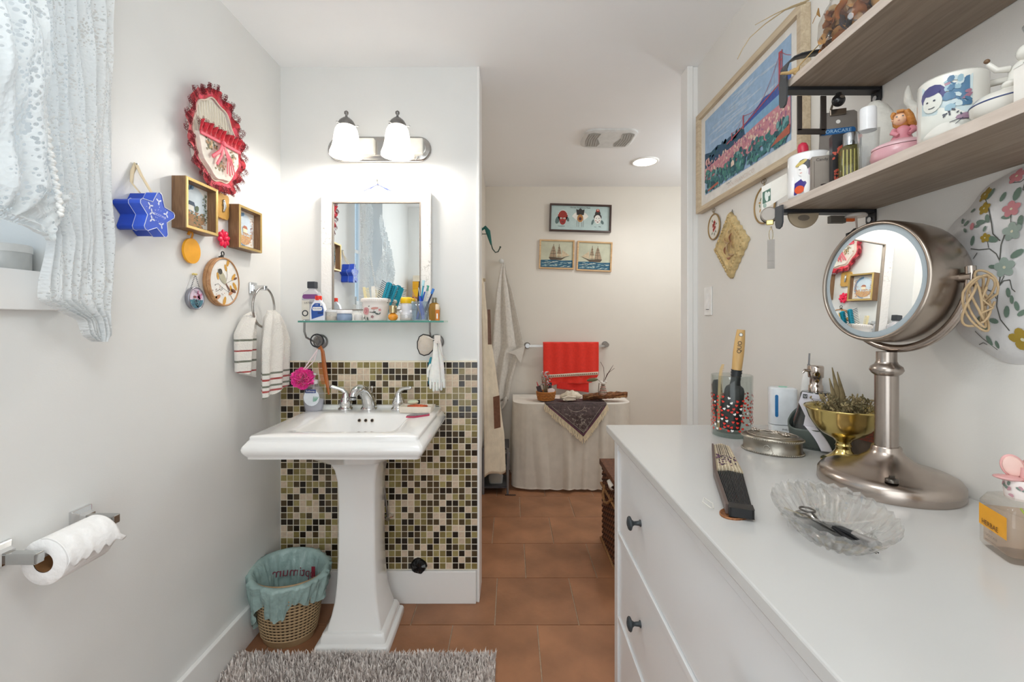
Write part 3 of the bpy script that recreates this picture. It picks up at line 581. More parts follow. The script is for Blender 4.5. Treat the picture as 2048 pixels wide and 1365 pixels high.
# right bracket : hairnet pouch, gloves, teal tube
s_ = thing('hairnet', 'beige net cap with black elastic rim hanging from right bracket', 'hair net', P(852, 690, 1.945))
g = G()
rim = [(-.012, .044), (.012, .040), (.030, .026), (.036, .004), (.030, -.022), (.012, -.040), (-.008, -.046), (-.026, -.038), (-.036, -.014), (-.036, .012), (-.028, .034)]
g.rings([[(x, 0, z) for x, z in rim], [(x * .8, -.010, z * .8) for x, z in rim], [(x * .4, -.016, z * .4) for x, z in rim], [(x * .05, -.018, z * .05) for x, z in rim]], 0, True, False); g.make('net_fabric', LACE('#ddccbb', 300, .2), s_)
g = G(); g.tube([(x, 0, z) for x, z in rim], .003, 8, closed=True); g.make('elastic_rim', M('#2c2a2c', .7), s_)
s_ = thing('rubber_gloves', 'pair of white latex gloves hanging at right bracket', 'gloves', P(871, 682, 1.93))
def glove(name, dx, dy, m):
    g = G(); W = lambda x, z: (x + dx, dy, z)
    n = 10
    prof = [(-.008, .004, .0), (-.010, .010, -.03), (-.014, .014, -.07), (-.024, .020, -.12), (-.029, .022, -.155), (-.027, .023, -.175)]
    g.rings([[((a + b) / 2 + dx + (b - a) / 2 * cos(2 * pi * i / n), dy + .006 * sin(2 * pi * i / n), z) for i in range(n)] for a, b, z in prof])
    for fx, l in ((-.021, .025), (-.008, .036), (.005, .034), (.017, .024)):
        g.tube([(fx + dx, dy, -.165), (fx + dx * 1.1, dy, -.175 - l)], [.0066, .0055], 8); g.ell((fx + dx * 1.1, dy, -.175 - l), .0056, seg=8, n=6)
    g.tube([(-.018 + dx, dy, -.10), (-.032 + dx, dy, -.125), (-.033 + dx, dy, -.15)], [.007, .0065, .005], 8); g.ell((-.033 + dx, dy, -.151), .0052, seg=8, n=6)
    return g.make(name, m, s_)
gm = M('#ecebe6', .5, 0, .03, 60, .2, 60, sss=.2)
glove('glove', 0, 0, gm); glove('glove', .016, .014, gm)
g = G(); g.box(-.004, .022, -.008, -.003, -.01, .024); g.tube([(-.038, -.01, .018), (.0, -.012, .004)], .002, 6); g.tube([(.01, -.01, 0), (.028, -.006, -.06), (.045, 0, -.08)], .0014, 6); g.make('clip', M('#e0d8d0', .5), s_)
s_ = thing('teal_tube', 'teal tube hanging behind the white gloves', 'tube', P(862, 742, 1.975))
g = G(); g.lathe([(.010, -.06), (.012, -.05), (.012, .03), (.007, .05), (.003, .06)], 16, sx=1, sy=.5); g.make('tube_body', M('#1f8fa3', .35), s_)

# black bag stuffed in the drain hole of the mosaic
s_ = thing('drain_plug', 'crumpled black bag stuffed in the round hole under the mosaic', 'bag', P(838, 1131, 2.065))
g = G()
rs = []
for k, (rr, y) in enumerate(((.034, .002), (.036, -.006), (.030, -.016), (.018, -.022), (.002, -.02))):
    rs.append([(rr * (1 + rnd.uniform(-.12, .12)) * cos(2 * pi * i / 18), y + rnd.uniform(-.004, .003), rr * (1 + rnd.uniform(-.12, .12)) * sin(2 * pi * i / 18)) for i in range(18)])
g.rings(rs, 0, False); g.make('crumpled_plastic', M('#121214', .18, 0, .05), s_)
# ------------------------------------------------------------------ left wall
HL = pi / 2                                                       # local x -> +Y, local -y -> into the room
# lace curtain, built as three hanging sheets
cu = thing('lace_curtain', 'white lace curtain gathered over the window at left edge', 'curtain', (-.985, 1.0, 1.3))
lace1 = LACE('#e6e9ea', 300, .44, .25); lace2 = LACE('#e9ecec', 200, .46, .1)
def sheet(name, rows, X, wave, k, mat, nu=70, nv=80, amp2=.006, seed=0, bulge=None):
    g = G()
    def fn(u, v):
        py = rows[0][0] + (rows[-1][0] - rows[0][0]) * v; l, r = lerp(rows, py)
        px = l + (r - l) * u; x = X; D = -x * F / (VX - px)
        xx = x + wave * sin(k * u * 2 * pi + 1.3 * sin(4 * v + 2 * u)) * (.75 + .25 * sin(9 * v + 7 * u)) + .25 * wave * sin(2.3 * k * u * 2 * pi + 5 * v) + amp2 * sin(17 * u + 23 * v + seed) * cos(11 * v + 5 * u)
        if bulge: xx += bulge(u, v)
        p = Vector((xx, D, CH - (py - VY) * D / F)); p = p - cu.location
        return tuple(p)
    g.grid(fn, nu, nv); return g.make(name, mat, cu)
sheet('straight_panel', [(-150, (40, 221)), (0, (42, 221)), (100, (46, 225)), (300, (60, 228)), (440, (80, 230)), (478, (93, 230)), (560, (85, 229)), (600, (86, 224)), (622, (125, 218)), (640, (163, 216)), (670, (172, 219)), (684, (192, 205))], -.980, .012, 7, lace1, nu=110, nv=140, amp2=.003)
sheet('swag_panel', [(-150, (-330, 60)), (0, (-320, 72)), (180, (-330, 84)), (300, (-340, 108)), (380, (-330, 120)), (415, (-330, 116)), (432, (-330, 90))], -.925, .016, 7, lace2, amp2=.004, bulge=lambda u, v: .03 * sin(pi * min(1, v * 1.1)) ** 3 - .03 * max(0, v - .9) * 10)
sheet('tail_panel', [(390, (-240, 135)), (425, (-60, 128)), (450, (40, 120)), (470, (85, 112)), (482, (98, 106))], -.950, .006, 3, lace2, amp2=.004, seed=2, nv=30)
g = G()
for k in range(60):
    v = k / 59; py = 180 + v * 250; px = 78 + 45 * v; p = P(px + 3 * sin(k * 1.7), py, .945) - cu.location; g.ell(tuple(p), .006, .005, .005, 0, 6, 4)
g.make('ruffle_edge', M('#eeeeec', .8), cu)
g = G(); g.tube([(XL + .075, .30, 2.30), (XL + .075, 1.26, 2.30)], .008); g.ell((XL + .075, 1.27, 2.30), .014); g.tube([(XL, 1.2, 2.30), (XL + .075, 1.2, 2.30)], .006)
tag(g.make('curtain_rod', M('#e8e8e8', .3)), 'white curtain rod above the lace curtain', 'rod')
# small jar on the sill
jl = Vector((XL - .050, .985, WZ0)); s_ = thing('sill_jar', 'round grey lidded tin standing on the window sill', 'jar', jl)
g = G(); g.lathe([(.040, 0), (.043, .004), (.043, .040)], 30); g.make('jar_body', M('#c3c4c2', .4, .1), s_)
g = G(); g.lathe([(.0445, .040), (.0445, .054), (.043, .057)], 30); g.make('lid', M('#dcdcd9', .35), s_)

# ruffled red lace holder
o = PL(432, 283, .02); s_ = thing('lace_letter_holder', 'oval cream wall pocket with red lace ruffle, highest on the left wall', 'wall pocket', (XL, o.y, o.z), HL, rot=(0, R(-9), HL))
def oval(rx, rz, a, ph=0, w=0, k=9): q = 1 + w * sin(k * a + ph); return rx * q * cos(a), rz * q * sin(a)
N = 160
g = G(); g.rings([[(oval(.118, .143, 2 * pi * i / 60, 0, .035)[0] * f, y, oval(.118, .143, 2 * pi * i / 60, 0, .035)[1] * f) for i in range(60)] for f, y in ((1, -.002), (1, -.012), (.93, -.016), (.01, -.012))], 0, True, True, False)
bk = g.make('backing', M('#ece6da', .8, 0, .06, 20), s_)
g = G()
for k in range(15): x = -.10 + k * .0143; h = .13 * math.sqrt(max(.02, 1 - (x / .112) ** 2)); g.tube([(x, -.017, 0), (x * .97, -.0175, h)], .0016, 5)
g.make('raffia_ribs', M('#e3dccb', .8), bk)
red = M('#cf2b3a', .7, 0, .22, 60, .3, 90, sheen=.3)
def ruffle(pts, wd, name, mat, depth=.016, k=16, nv=5, ph=0, seed=1, mats=None):
    g = G(); n = len(pts); rn = random.Random(seed)
    def fn(u, v):
        i = u * (n - 1); a = int(min(i, n - 2)); t = i - a; x = pts[a][0] * (1 - t) + pts[a + 1][0] * t; z = pts[a][1] * (1 - t) + pts[a + 1][1] * t
        dx, dz = pts[a][2] * (1 - t) + pts[a + 1][2] * t, pts[a][3] * (1 - t) + pts[a + 1][3] * t
        w = wd * v * (1 + .10 * sin(u * k * 6.28 + 1) + .06 * sin(u * 41)); y = -.020 - v * depth * (1 + sin(u * k * 2 * pi + ph)) * .8
        return (x + dx * w, y, z + dz * w)
    g.grid(fn, k * 9, nv); return g.make(name, mat, s_)
ring = []
for i in range(N + 1):
    a = 2 * pi * i / N; x, z = oval(.116, .141, a, 0, .035); l = math.hypot(cos(a), sin(a)); ring.append((x, z, cos(a), sin(a)))
ruffle(ring, .034, 'red_ruffle', red, .010, 15, 6)
def laceedge(name, pts, r, every, off, depth=.02):
    g = G(); n = len(pts)
    for i in range(0, n - 1, every):
        x, z, dx, dz = pts[i]; w = off * (1 + .08 * sin(i * .9)); y = -.022 - depth * (.5 + .5 * sin(i * .86))
        g.tube([(x + dx * w + r * cos(t), y, z + dz * w + r * sin(t)) for t in (0, 1.05, 2.1, 3.14, 4.2, 5.24)], .0009, 4, closed=True)
        g.tube([(x + dx * (w + r * 1.5) + r * .8 * cos(t), y - .002, z + dz * (w + r * 1.5) + r * .8 * sin(t)) for t in (0, 1.25, 2.5, 3.75, 5.0)], .0007, 4, closed=True)
    return g.make(name, M('#7c1c26', .6), s_)
laceedge('lace_loops', ring, .0056, 1, .031, .018)
laceedge('inner_loops', ring, .005, 2, .018, .012)
ruffle(ring, .014, 'pink_ruffle', M('#e8566a', .7, 0, .2, 50), .006, 15, 3, 1.5)
g = G(); g.tube([(oval(.114, .139, 2 * pi * i / 120, 0, .035)[0], -.0225, oval(.114, .139, 2 * pi * i / 120, 0, .035)[1]) for i in range(120)], .0022, 6, closed=True); g.make('cream_braid', M('#eddccb', .7), s_)
# pocket front (lower half) with posy and ribbon bow
g = G(); pk = [(-.112, .01)] + [oval(.113, .138, pi + .08 + (pi - .16) * i / 24, 0, .03) for i in range(25)] + [(.112, -.012)]
g.rings([[(x, -.018, z) for x, z in pk], [(x * .96, -.034, z * .96) for x, z in pk]], 0, False); g.make('pocket_front', M('#e6ded2', .7, 0, .06, 40), s_)
top = [(-.108 + .0216 * i, .012 - .0022 * i, 0, 1) for i in range(11)]
top = [(a[0], a[1], 0.05, 1) for a in top]
s2 = s_
g = G()
def fnp(u, v): return (-.108 + .216 * u, -.036 - .010 * (1 + sin(u * 60)) * v, .010 - .022 * u + .036 * v * (1 + .1 * sin(u * 37)))
g.grid(fnp, 120, 4); g.make('pocket_ruffle', red, s_)
laceedge('pocket_lace_loops', [(-.108 + .216 * i / 60, .010 - .022 * i / 60, 0, 1) for i in range(61)], .0048, 2, .034, .026)
g = G(); pinkm = M('#e76172', .5)
g.tube([(-.108, -.040, .006), (0, -.042, -.006), (.108, -.040, -.018)], .006, 8, flat=.4)
g.tube([(0, -.044, -.008), (-.03, -.048, -.04), (-.062, -.042, -.062)], .007, 8, flat=.3); g.tube([(0, -.044, -.008), (-.02, -.048, -.052), (-.042, -.042, -.084)], .006, 8, flat=.3)
for k in range(4): g.tube([(.0, -.044, -.008), (.012 + .008 * k, -.048, -.06), (.008 + .016 * k, -.044, -.108 - .006 * (k % 2))], .0035, 6, flat=.4)
g.ell((0, -.046, -.008), .012, .007, .010); g.make('ribbon_bow', pinkm, s_)
g = G()
for k in range(110):
    cx, cz = rnd.choice(((-.055, -.025), (-.012, -.085), (.055, -.05))); g.blob(cx + rnd.gauss(0, .014), cz + rnd.gauss(0, .011), .005, .0035, -.0352 - rnd.random() * .001, rnd.randrange(4), 6, rnd.random() * 3)
g.make('posy_print', [M('#8d8462', .7), M('#b48f6a', .7), M('#5f6650', .7), M('#d7b68d', .7)], s_)

# star shaped tin box
o = PL(300, 430, .06); s_ = thing('star_box', 'blue star shaped gift box hanging on a beige ribbon', 'box', (XL, 1.252, 1.574), rot=(0, R(6), HL))
def star(R1, r, n=5, rnd_=3):
    q = []
    for i in range(n):
        for dt in (-.13, 0, .13): a = pi / 2 + 2 * pi * i / n + dt; q.append((R1 * (1 - abs(dt) * .35) * cos(a), R1 * (1 - abs(dt) * .35) * sin(a)))
        a = pi / 2 + 2 * pi * (i + .5) / n; q.append((r * cos(a), r * sin(a)))
    return q
st = star(.064, .036); stb = star(.062, .034)
g = G(); g.prism(stb, -.045, -.002); g.make('box_base', M('#1e46b8', .35), s_, bevel=.002)
g = G(); g.prism(st, -.076, -.045); g.make('box_lid', M('#3a5fd4', .3, 0, .05, 30), s_, bevel=.002)
g = G(); g.tube([(x, -.077, z) for x, z in st], .0009, 5, closed=True); g.tube([(x * 1.01, -.0455, z * 1.01) for x, z in st], .0007, 5, closed=True)
g.make('silver_edge', M('#dfe3ef', .3, .5), s_)
g = G(); wm = M('#dfe6f8', .5)
for k in range(34):
    a = rnd.uniform(0, 2 * pi); r = rnd.uniform(.012, .05); x, z = r * cos(a), r * sin(a)
    if math.hypot(x, z) < .034 or k % 3 == 0: g.blob(x * .8, z * .8 + .002, .0009, .0009, -.0768, 0, 6)
for x, z, r in ((0, .038, .6), (-.028, .016, .3), (.030, .012, 1.2), (-.018, -.018, 2), (.016, -.024, .8), (-.02, .0, 1.9)):
    for j in range(3): g.leaf(x, z, .011, r + j * 2.1, -.0768, 0)
g.make('star_print', wm, s_)
txt("L'OCCITANE", .0085, wm, s_, (.006, -.0772, 0), shear=0)
g = G(); z0 = .147; g.tube([(0, -.004, z0), (.010, -.014, z0 - .03), (.012, -.04, .075), (.008, -.052, .062)], .007, 8, flat=.15); g.tube([(0, -.004, z0), (-.012, -.006, z0 - .03), (-.018, -.012, .085), (-.01, -.03, .06)], .007, 8, flat=.15)
g.make('ribbon_loop', M('#dccbab', .7), s_)
g = G(); g.tube([(0, 0, z0), (0, -.01, z0)], .0022, 6); g.make('nail', STEEL, s_)

def landscape(g, w, h, y, pal, seed=1):
    rn = random.Random(seed)
    a = [(w * .40 * cos(2 * pi * i / 32), h * .42 * sin(2 * pi * i / 32)) for i in range(32)]
    g.dec([(x, z) for x, z in a], y, 0)                                               # oval sky
    for i in range(12, 28): t = 2 * pi * i / 32 + pi * .5; g.blob(w * .37 * cos(t - 2.2), h * .40 * sin(t - 2.2), w * .06, h * .045, y - .0002, 1, 8, t)
    g.dec([(x * .97, z * .97) for x, z in a if z < -h * .12], y - .0003, 2)
    for k in range(130): x = rn.uniform(-.33, .34) * w; z = rn.uniform(-.38, -.08) * h; g.blob(x, z, w * .03, h * .014, y - .0005 - rn.random() * .0003, rn.choice((2, 3, 4)), 6, rn.uniform(-.3, .6), .4, k)
    for sx in (-1, 1):
        for k in range(60): g.blob(sx * w * (.36 + rn.gauss(0, .045)), rn.uniform(-.25, .34) * h, w * .018, h * .014, y - .0006, rn.choice((3, 5)), 6, rn.random() * 3)
def box_frame(name, label, px0, px1, pyt, pyb, x_out, depth, art, w=.011):
    ya = -x_out * F / (VX - px0); yb = -x_out * F / (VX - px1); zt = CH + (VY - pyt) * ya / F; zb = CH + (VY - pyb) * ya / F
    s = thing(name, label, 'picture', (XL, (ya + yb) / 2, (zt + zb) / 2), HL); W, H = (yb - ya) / 2, (zt - zb) / 2
    d = x_out - XL
    g = G(); o = [(-W, -H), (W, -H), (W, H), (-W, H)]; i = [(a * (1 - w / W), b * (1 - w / H)) for a, b in o]
    g.rings([[(a, -.001, b) for a, b in o], [(a, -d, b) for a, b in o]], 0, False, True, False); g.rings([[(a, -d, b) for a, b in i], [(a, -.014, b) for a, b in i]], 0, False, False, False)
    fr = g.make('frame', WOOD('#6e4f36', '#93704f', .5, 'Z', 10, 10), s)
    g = G(); g.rings([[(a, -d, b) for a, b in o], [(a * .985, -d - .003, b * .985) for a, b in o], [(a * 1.02, -d - .002, b * 1.02) for a, b in i], [(a, -d + .004, b) for a, b in i]], 0, False, False, False); g.make('gilt_edge', M('#c8a96a', .3, .7), fr)
    g = G(); g.box(i[0][0], i[1][0], -.016, -.012, i[0][1], i[2][1]); g.make('mount', M('#eeeae2', .6), s)
    g = G(); art(g, W * 2, H * 2); g.make('needlework_print', art.mats, s); return s
def art1(g, w, h):
    landscape(g, w, h, -.0165, 0, 3); y = -.0185
    g.dec([(-.03, -.012), (-.004, -.014), (-.004, .004), (-.03, .006)], y, 6); g.dec([(-.034, .005), (-.026, .018), (-.002, .016), (.004, .003)], y - .0003, 7); g.blob(.012, -.002, .010, .010, y, 3, 9, 0, .3)
art1.mats = [M('#d3dfe6', .7), M('#7fa3c4', .7), M('#a9896a', .8), M('#67735c', .8), M('#c08e63', .8), M('#98a184', .8), M('#e9e6dd', .7), M('#4a5a6c', .7)]
def art2(g, w, h):
    landscape(g, w * .9, h * .9, -.0165, 0, 8); y = -.0185
    g.dec([(-.012, -.01), (.014, -.012), (.014, .004), (-.012, .006)], y, 6); g.dec([(-.016, .005), (-.004, .016), (.012, .014), (.018, .003)], y - .0003, 7)
art2.mats = [M('#cfdde8', .7), M('#86abd0', .7), M('#d6b487', .8), M('#c59a83', .8), M('#d99f68', .8), M('#d2b4b0', .8), M('#efe2c6', .7), M('#b0705a', .7)]
box_frame('box_frame_picture', 'deep wooden box frame with white cottage scene beside the blue star', 371, 435, 351, 455, -1.007, .05, art1)
box_frame('box_frame_picture', 'deep wooden box frame with orange autumn bridge scene nearest the corner', 478, 523, 408, 495, -1.010, .05, art2)
# brass figure plaque
s_ = thing('brass_plaque', 'small gold plaque with silver figure between the two box frames', 'plaque', (XL, 1.640, 1.6956), HL)
g = G(); sc_ = []
for i in range(40):
    t = 2 * pi * i / 40; c_, s__ = cos(t), sin(t); k = 1 / max(abs(c_), abs(s__)); sc_.append((.033 * c_ * min(k, 1.28) * (1 + .02 * sin(12 * t)), .045 * s__ * min(k, 1.28) * (1 + .02 * sin(10 * t))))
g.prism(sc_, -.012, -.001); g.make('plate', M('#cf9f4e', .4, .2, .1, 40), s_, bevel=.002)
g = G(); g.ell((0, -.014, .018), .006, .004, .007); g.tube([(0, -.014, .014), (.002, -.015, 0), (-.002, -.014, -.02)], [.006, .007, .004], 8); g.tube([(-.008, -.014, .004), (.008, -.014, -.002)], .003, 6); g.make('figure', M('#b8b5b0', .25, .9), s_)
# yellow disc
s_ = thing('yellow_disc', 'flat yellow orange round tag hanging on a hook', 'tag', (XL, 1.478, 1.509), HL)
g = G(); g.prism([(.039 * cos(2 * pi * i / 32), .041 * sin(2 * pi * i / 32)) for i in range(32)], -.014, -.007); g.make('disc', M('#f0a81c', .5), s_, bevel=.001)
g = G(); g.tube([(0, -.010, .038), (.004, -.012, .055), (-.002, -.012, .066), (-.010, -.012, .062), (-.013, -.010, .050)], .0045, 8, flat=.5); g.make('strap', M('#d98f22', .5), s_)
g = G(); g.tube([(0, 0, .062), (0, -.014, .064)], .002, 6); g.make('nail', STEEL, s_)
# pink flower
s_ = thing('plastic_flower', 'hot pink plastic flower stuck on the left wall', 'flower', (XL, 1.640, 1.578), HL)
g = G()
for i in range(8):
    a = 2 * pi * i / 8 + .2; g.T = Matrix.Translation((.019 * cos(a), -.014, .019 * sin(a))) @ Matrix.Rotation(-a, 4, 'Y'); g.ell((0, 0, 0), .015, .006, .010, 0, 12, 6)
g.T = Matrix(); g.ell((0, -.018, 0), .009, .008, .009); g.tube([(0, 0, 0), (0, -.014, 0)], .004); g.make('petals', M('#ee1f4e', .25, 0, .05, 40, sss=.3), s_)
# little round picture on chain
s_ = thing('round_picture', 'small round pink and teal picture hanging on a chain', 'picture', (XL, 1.497, 1.356), HL)
cir = lambda r, n=36: [(r * cos(2 * pi * i / n), r * sin(2 * pi * i / n)) for i in range(n)]
g = G(); g.rings([[(x, y, z) for x, z in cir(r)] for r, y in ((.036, -.001), (.038, -.012), (.037, -.016), (.034, -.016), (.0335, -.012))], 0, True, True, False); g.make('frame', M('#9a9aa3', .3, .8), s_)
g = G(); g.dec(cir(.0335), -.013, 0)
g.dec([(x, z) for x, z in cir(.033, 40) if z < -.002], -.0135, 1); rn = random.Random(4)
for k in range(60): g.blob(rn.gauss(0, .012), rn.uniform(-.028, -.004), .003, .002, -.0138, rn.choice((1, 4, 5)), 6, rn.random() * 3)
for k in range(10): g.blob(.012 + rn.gauss(0, .006), .006 + rn.gauss(0, .008), .006, .004, -.0139, 2, 8, rn.random() * 3)
g.blob(-.008, .004, .007, .004, -.0142, 3); g.line([(-.012, .026), (.010, .022)], .0012, -.014, 4); g.line([(-.010, .021), (.006, .018)], .0012, -.014, 4)
g.make('picture_print', [M('#d7c5d6', .4), M('#4b7c8c', .4), M('#c97f9f', .4), M('#8e4f4d', .4), M('#4d4f63', .4), M('#7aa0a4', .4)], s_)
g = G()
for sx in (-1, 1):
    for k in range(9): t = k / 8; g.ell((sx * .020 * (1 - t), -.010, .034 + .044 * t), .0021, seg=6, n=4)
g.make('chain', M('#8e8e95', .3, .9), s_)
g = G(); g.tube([(0, 0, .080), (0, -.012, .078)], .003, 6); g.tube([(-.006, -.008, .080), (.01, -.008, .080)], .003, 6); g.make('hook', M('#d8c27a', .4), s_)
# embroidery hoop
s_ = thing('embroidery_hoop', 'wooden embroidery hoop with bird on branch, beside towel ring', 'embroidery', (XL, 1.628, 1.421), rot=(0, 0, HL))
g = G(); g.rings([[(x, y, z) for x, z in cir(r, 48)] for r, y in ((.083, -.001), (.087, -.004), (.087, -.026), (.082, -.028), (.081, -.022))], 0, True, True, False); g.make('hoop_ring', WOOD('#a8764c', '#c79a6d', .5, 'X', 8, 6), s_)
g = G(); g.rings([[(x, y, z) for x, z in cir(r, 48)] for r, y in ((.087, -.016), (.0878, -.0165), (.087, -.017))], 0, True, False, False); g.make('hoop_gap', M('#6b4a30', .6), s_)
g = G(); g.dec(cir(.081, 48), -.024, 0); y = -.0245; g.T = Matrix.Diagonal((1.18, 1, 1.12, 1))
br = [(-.045, -.03), (-.02, -.022), (.0, -.012), (.02, -.026), (.045, -.062)]
g.line([(.045, -.062), (.022, -.032), (.005, -.006), (.012, .02), (.010, .048)], .0016, y, 1); g.line([(.022, -.032), (-.01, -.02), (-.042, -.034)], .0012, y, 1); g.line([(-.01, -.02), (-.03, -.008), (-.046, -.012)], .001, y, 1)
g.line([(.005, -.006), (.03, .006), (.046, .012)], .0013, y, 1); g.line([(-.022, .034), (-.036, .022)], .001, y, 1); g.line([(.0, 0), (-.034, .030)], .001, y, 1)
g.blob(-.012, .014, .026, .0125, y - .0009, 2, 12, -.85); g.blob(-.022, .031, .0095, .0095, y - .0011, 3, 10); g.line([(-.004, .004), (.026, -.026)], .006, y - .0003, 4); g.blob(-.006, .006, .012, .004, y - .0008, 5, 8, -.8)
g.line([(-.026, .034), (-.034, .036)], .002, y - .0008, 1)
for x, z, l, a, m_ in ((.010, .050, .022, 1.2, 6), (.008, .034, .018, 1.9, 6), (.034, .008, .022, .9, 6), (.04, .002, .024, -.9, 6), (.03, -.022, .02, -.3, 4), (.018, -.04, .02, .5, 7), (-.03, .004, .018, 1.8, 6), (-.02, -.044, .022, 3.6, 7), (.004, -.046, .024, -1.9, 6), (.026, -.008, .018, -1.2, 6), (.044, .012, .014, .4, 4), (-.035, -.05, .016, 3.3, 8)): g.leaf(x, z, l * 1.35, a, y - .0005, m_)
rn = random.Random(9)
for k in range(14): g.blob(-.03 + rn.gauss(0, .012), -.03 + rn.gauss(0, .008), .002, .0015, y - .0005, rn.choice((4, 7, 1)), 6)
g.make('bird_embroidery', [M('#ece9e3', .8, 0, .03, 100, .1, 300), M('#5c5148', .8), M('#b9b49c', .8), M('#4c4a44', .8), M('#7c5648', .8), M('#6f6658', .8), M('#d39f47', .8), M('#c58a63', .8), M('#cfae83', .8)], s_)
g = G(); g.tube([(0, -.012, .088), (0, -.012, .096)], .003, 8); g.tube(ringp(.0075, 14, 'y', (.002, -.016, .102)), .002, 6, closed=True); g.box(-.006, .006, -.018, -.006, .086, .092); g.make('hoop_clamp', M('#4a4a48', .3, .9), s_)
# towel ring and towel
s_ = thing('towel_ring', 'polished chrome towel ring by the corner', 'towel ring', (XL, 1.843, 1.414), HL)
g = G(); g.box(-.024, .024, -.008, 0, -.024, .024); g.box(-.016, .016, -.014, -.006, -.016, .016); g.make('wall_plate', CHROME, s_, bevel=.003)
g = G(); g.box(-.011, .011, -.058, -.010, -.009, .011); g.make('post', CHROME, s_, bevel=.003)
g = G(); g.tube(ringp(.080, 48, 'y', (-.004, -.050, -.078)), .0045, 10, closed=True); g.make('ring', M('#b9b5b1', .16, 1), s_)
tw = M('#e9e5df', .95, 0, .08, 120, .6, 260, sheen=.3)
def towel_mat():
    m = M('#e9e5de', .95, 0, .061, 120, .6, 260, sheen=.3); nt = m.node_tree; b = nt.nodes['Principled BSDF']
    tc = nt.nodes.new('ShaderNodeTexCoord'); sx = nt.nodes.new('ShaderNodeSeparateXYZ'); cr = nt.nodes.new('ShaderNodeValToRGB'); cr.color_ramp.interpolation = 'CONSTANT'
    nt.links.new(tc.outputs['Object'], sx.inputs[0]); mr = nt.nodes.new('ShaderNodeMapRange'); mr.inputs[1].default_value = -.50; mr.inputs[2].default_value = 0; nt.links.new(sx.outputs['Z'], mr.inputs[0]); nt.links.new(mr.outputs[0], cr.inputs[0])
    base = (*lin('#e9e5de'), 1); R_ = (*lin('#a84643'), 1); Gn = (*lin('#76796a'), 1)
    es = cr.color_ramp.elements; es[0].color = base; es[0].position = 0; es[1].color = base; es[1].position = .999
    T = TOW
    for z, c in T:
        p = (z + .50) / .50
        for q, cc in ((p - .007, c), (p + .007, base)): e = es.new(q); e.color = cc if cc is base else (R_ if c == 'r' else Gn)
    nt.links.new(cr.outputs[0], b.inputs['Base Color']); return m
TOW = [(-.335, 'g'), (-.315, 'g'), (-.290, 'r'), (-.270, 'g'), (-.245, 'r'), (-.222, 'g')]
# towel hangs through the ring : two lobes seen, front (near ring centre) and back layer
s_ = thing('striped_hand_towel', 'cream hand towel with red and green stripes hanging in the ring', 'towel', (-1.0, 1.825, 1.262 + .03))
def lobe(name, y0, y1, x, z0, z1, w0, th, mat, kf=3, sag=0, seed=0, tilt=0):
    # loft of wavy oval cross sections from the gather (top) to the hem
    g = G(); rs = []; n = 48; m_ = 26
    for j in range(m_ + 1):
        v = j / m_; k = min(1, v * 2.4) ** .6; yc = (y0 + y1) / 2 * k + w0 * (1 - k); hw = (y1 - y0) / 2 * (.22 + .78 * k); tt = th * (1.15 - .35 * v) * (.75 + .25 * k)
        if v < .05: hw *= .75; tt *= .7
        row = []
        for i in range(n):
            a = 2 * pi * i / n; yy = hw * cos(a); xx = tt * sin(a) * (1 + .0) + .5 * tt * sin(kf * (yy / hw) * 2.2 + seed + .5 * v) * k
            row.append((x + xx, yc + yy, z0 + (z1 - z0) * v + sag * (yy / hw) * k + .004 * sin(9 * yy / hw + seed)))
        rs.append(row)
    g.rings(rs, 0, True); return g.make(name, mat, s_)
TOW1 = towel_mat()
lobe('front_fall', -.060, .140, .028, .030, -.300, .015, .024, TOW1, 3.2, .012, 1)
TOW = [(-.085, 'g'), (-.125, 'r'), (-.165, 'g'), (-.205, 'r')]
_mc.pop(('#e9e5de', .95, 0, .061, 120, .6, 260, 0, 1, 0, .3, None, 0, 0, 1.45, 0), None)
TOW2 = towel_mat()
lobe('back_fall', -.135, -.03, -.018, .022, -.215, -.03, .020, TOW2, 2.4, -.015, 2)
# toilet paper holder
for nm, yc, zc, lab in (('paper_holder_post', 1.105, .800, 'chrome square post holding the far end of toilet roll'), ('paper_holder_post', .925, .800, 'chrome square post holding the near end of toilet roll')):
    s_ = thing(nm, lab, 'holder', (XL, yc, zc), HL)
    g = G(); g.rings([[(a * k, y, b * k) for a, b in ((-.026, -.026), (.026, -.026), (.026, .026), (-.026, .026))] for k, y in ((1, 0), (1, -.007), (.92, -.009), (.62, -.016), (.5, -.028))], 0, False); g.make('wall_plate', CHROME, s_, bevel=.001)
    g = G(); g.box(-.010, .010, -.092, -.02, -.012, .010); g.make('arm', M('#b9bab9', .12, 1), s_, bevel=.0025)
s_ = thing('toilet_roll', 'white toilet paper roll on the chrome holder', 'toilet paper', (XL + .075, 1.005, .7945), HL)
TP = M('#f4f3f2', .9, 0, .02, 60, .35, 55)
g = G(); n = 48
rs = []
for r, x in ((.021, -.058), (.047, -.058), (.048, -.056), (.048, .056), (.047, .058), (.021, .058)): rs.append([(x, r * cos(2 * pi * i / n), r * sin(2 * pi * i / n) - .018) for i in range(n)])
g.rings(rs, 0, True, False, False); g.make('paper', TP, s_)
g = G(); rs = [[(x, r * cos(2 * pi * i / 32), r * sin(2 * pi * i / 32) - .018) for i in range(32)] for r, x in ((.0205, -.057), (.0205, .057))]; g.rings(rs, 0, True, False, False); g.make('cardboard_core', M('#9c7148', .8), s_)
g = G()
def fs(u, v):
    a = pi * .55 - v * 1.95 * (1 - .06 * sin(u * 31)) ; r = .0492 + .004 * v * v; a2 = -(a) + pi
    x = -.056 + .116 * u
    if v > .85: x += (u - .3) * .02 * (v - .85) * 8
    return (x + .012 * max(0, u - .85) * 6 * v, r * cos(a2), r * sin(a2) - .018 + .002 * sin(20 * u + 6 * v) * v)
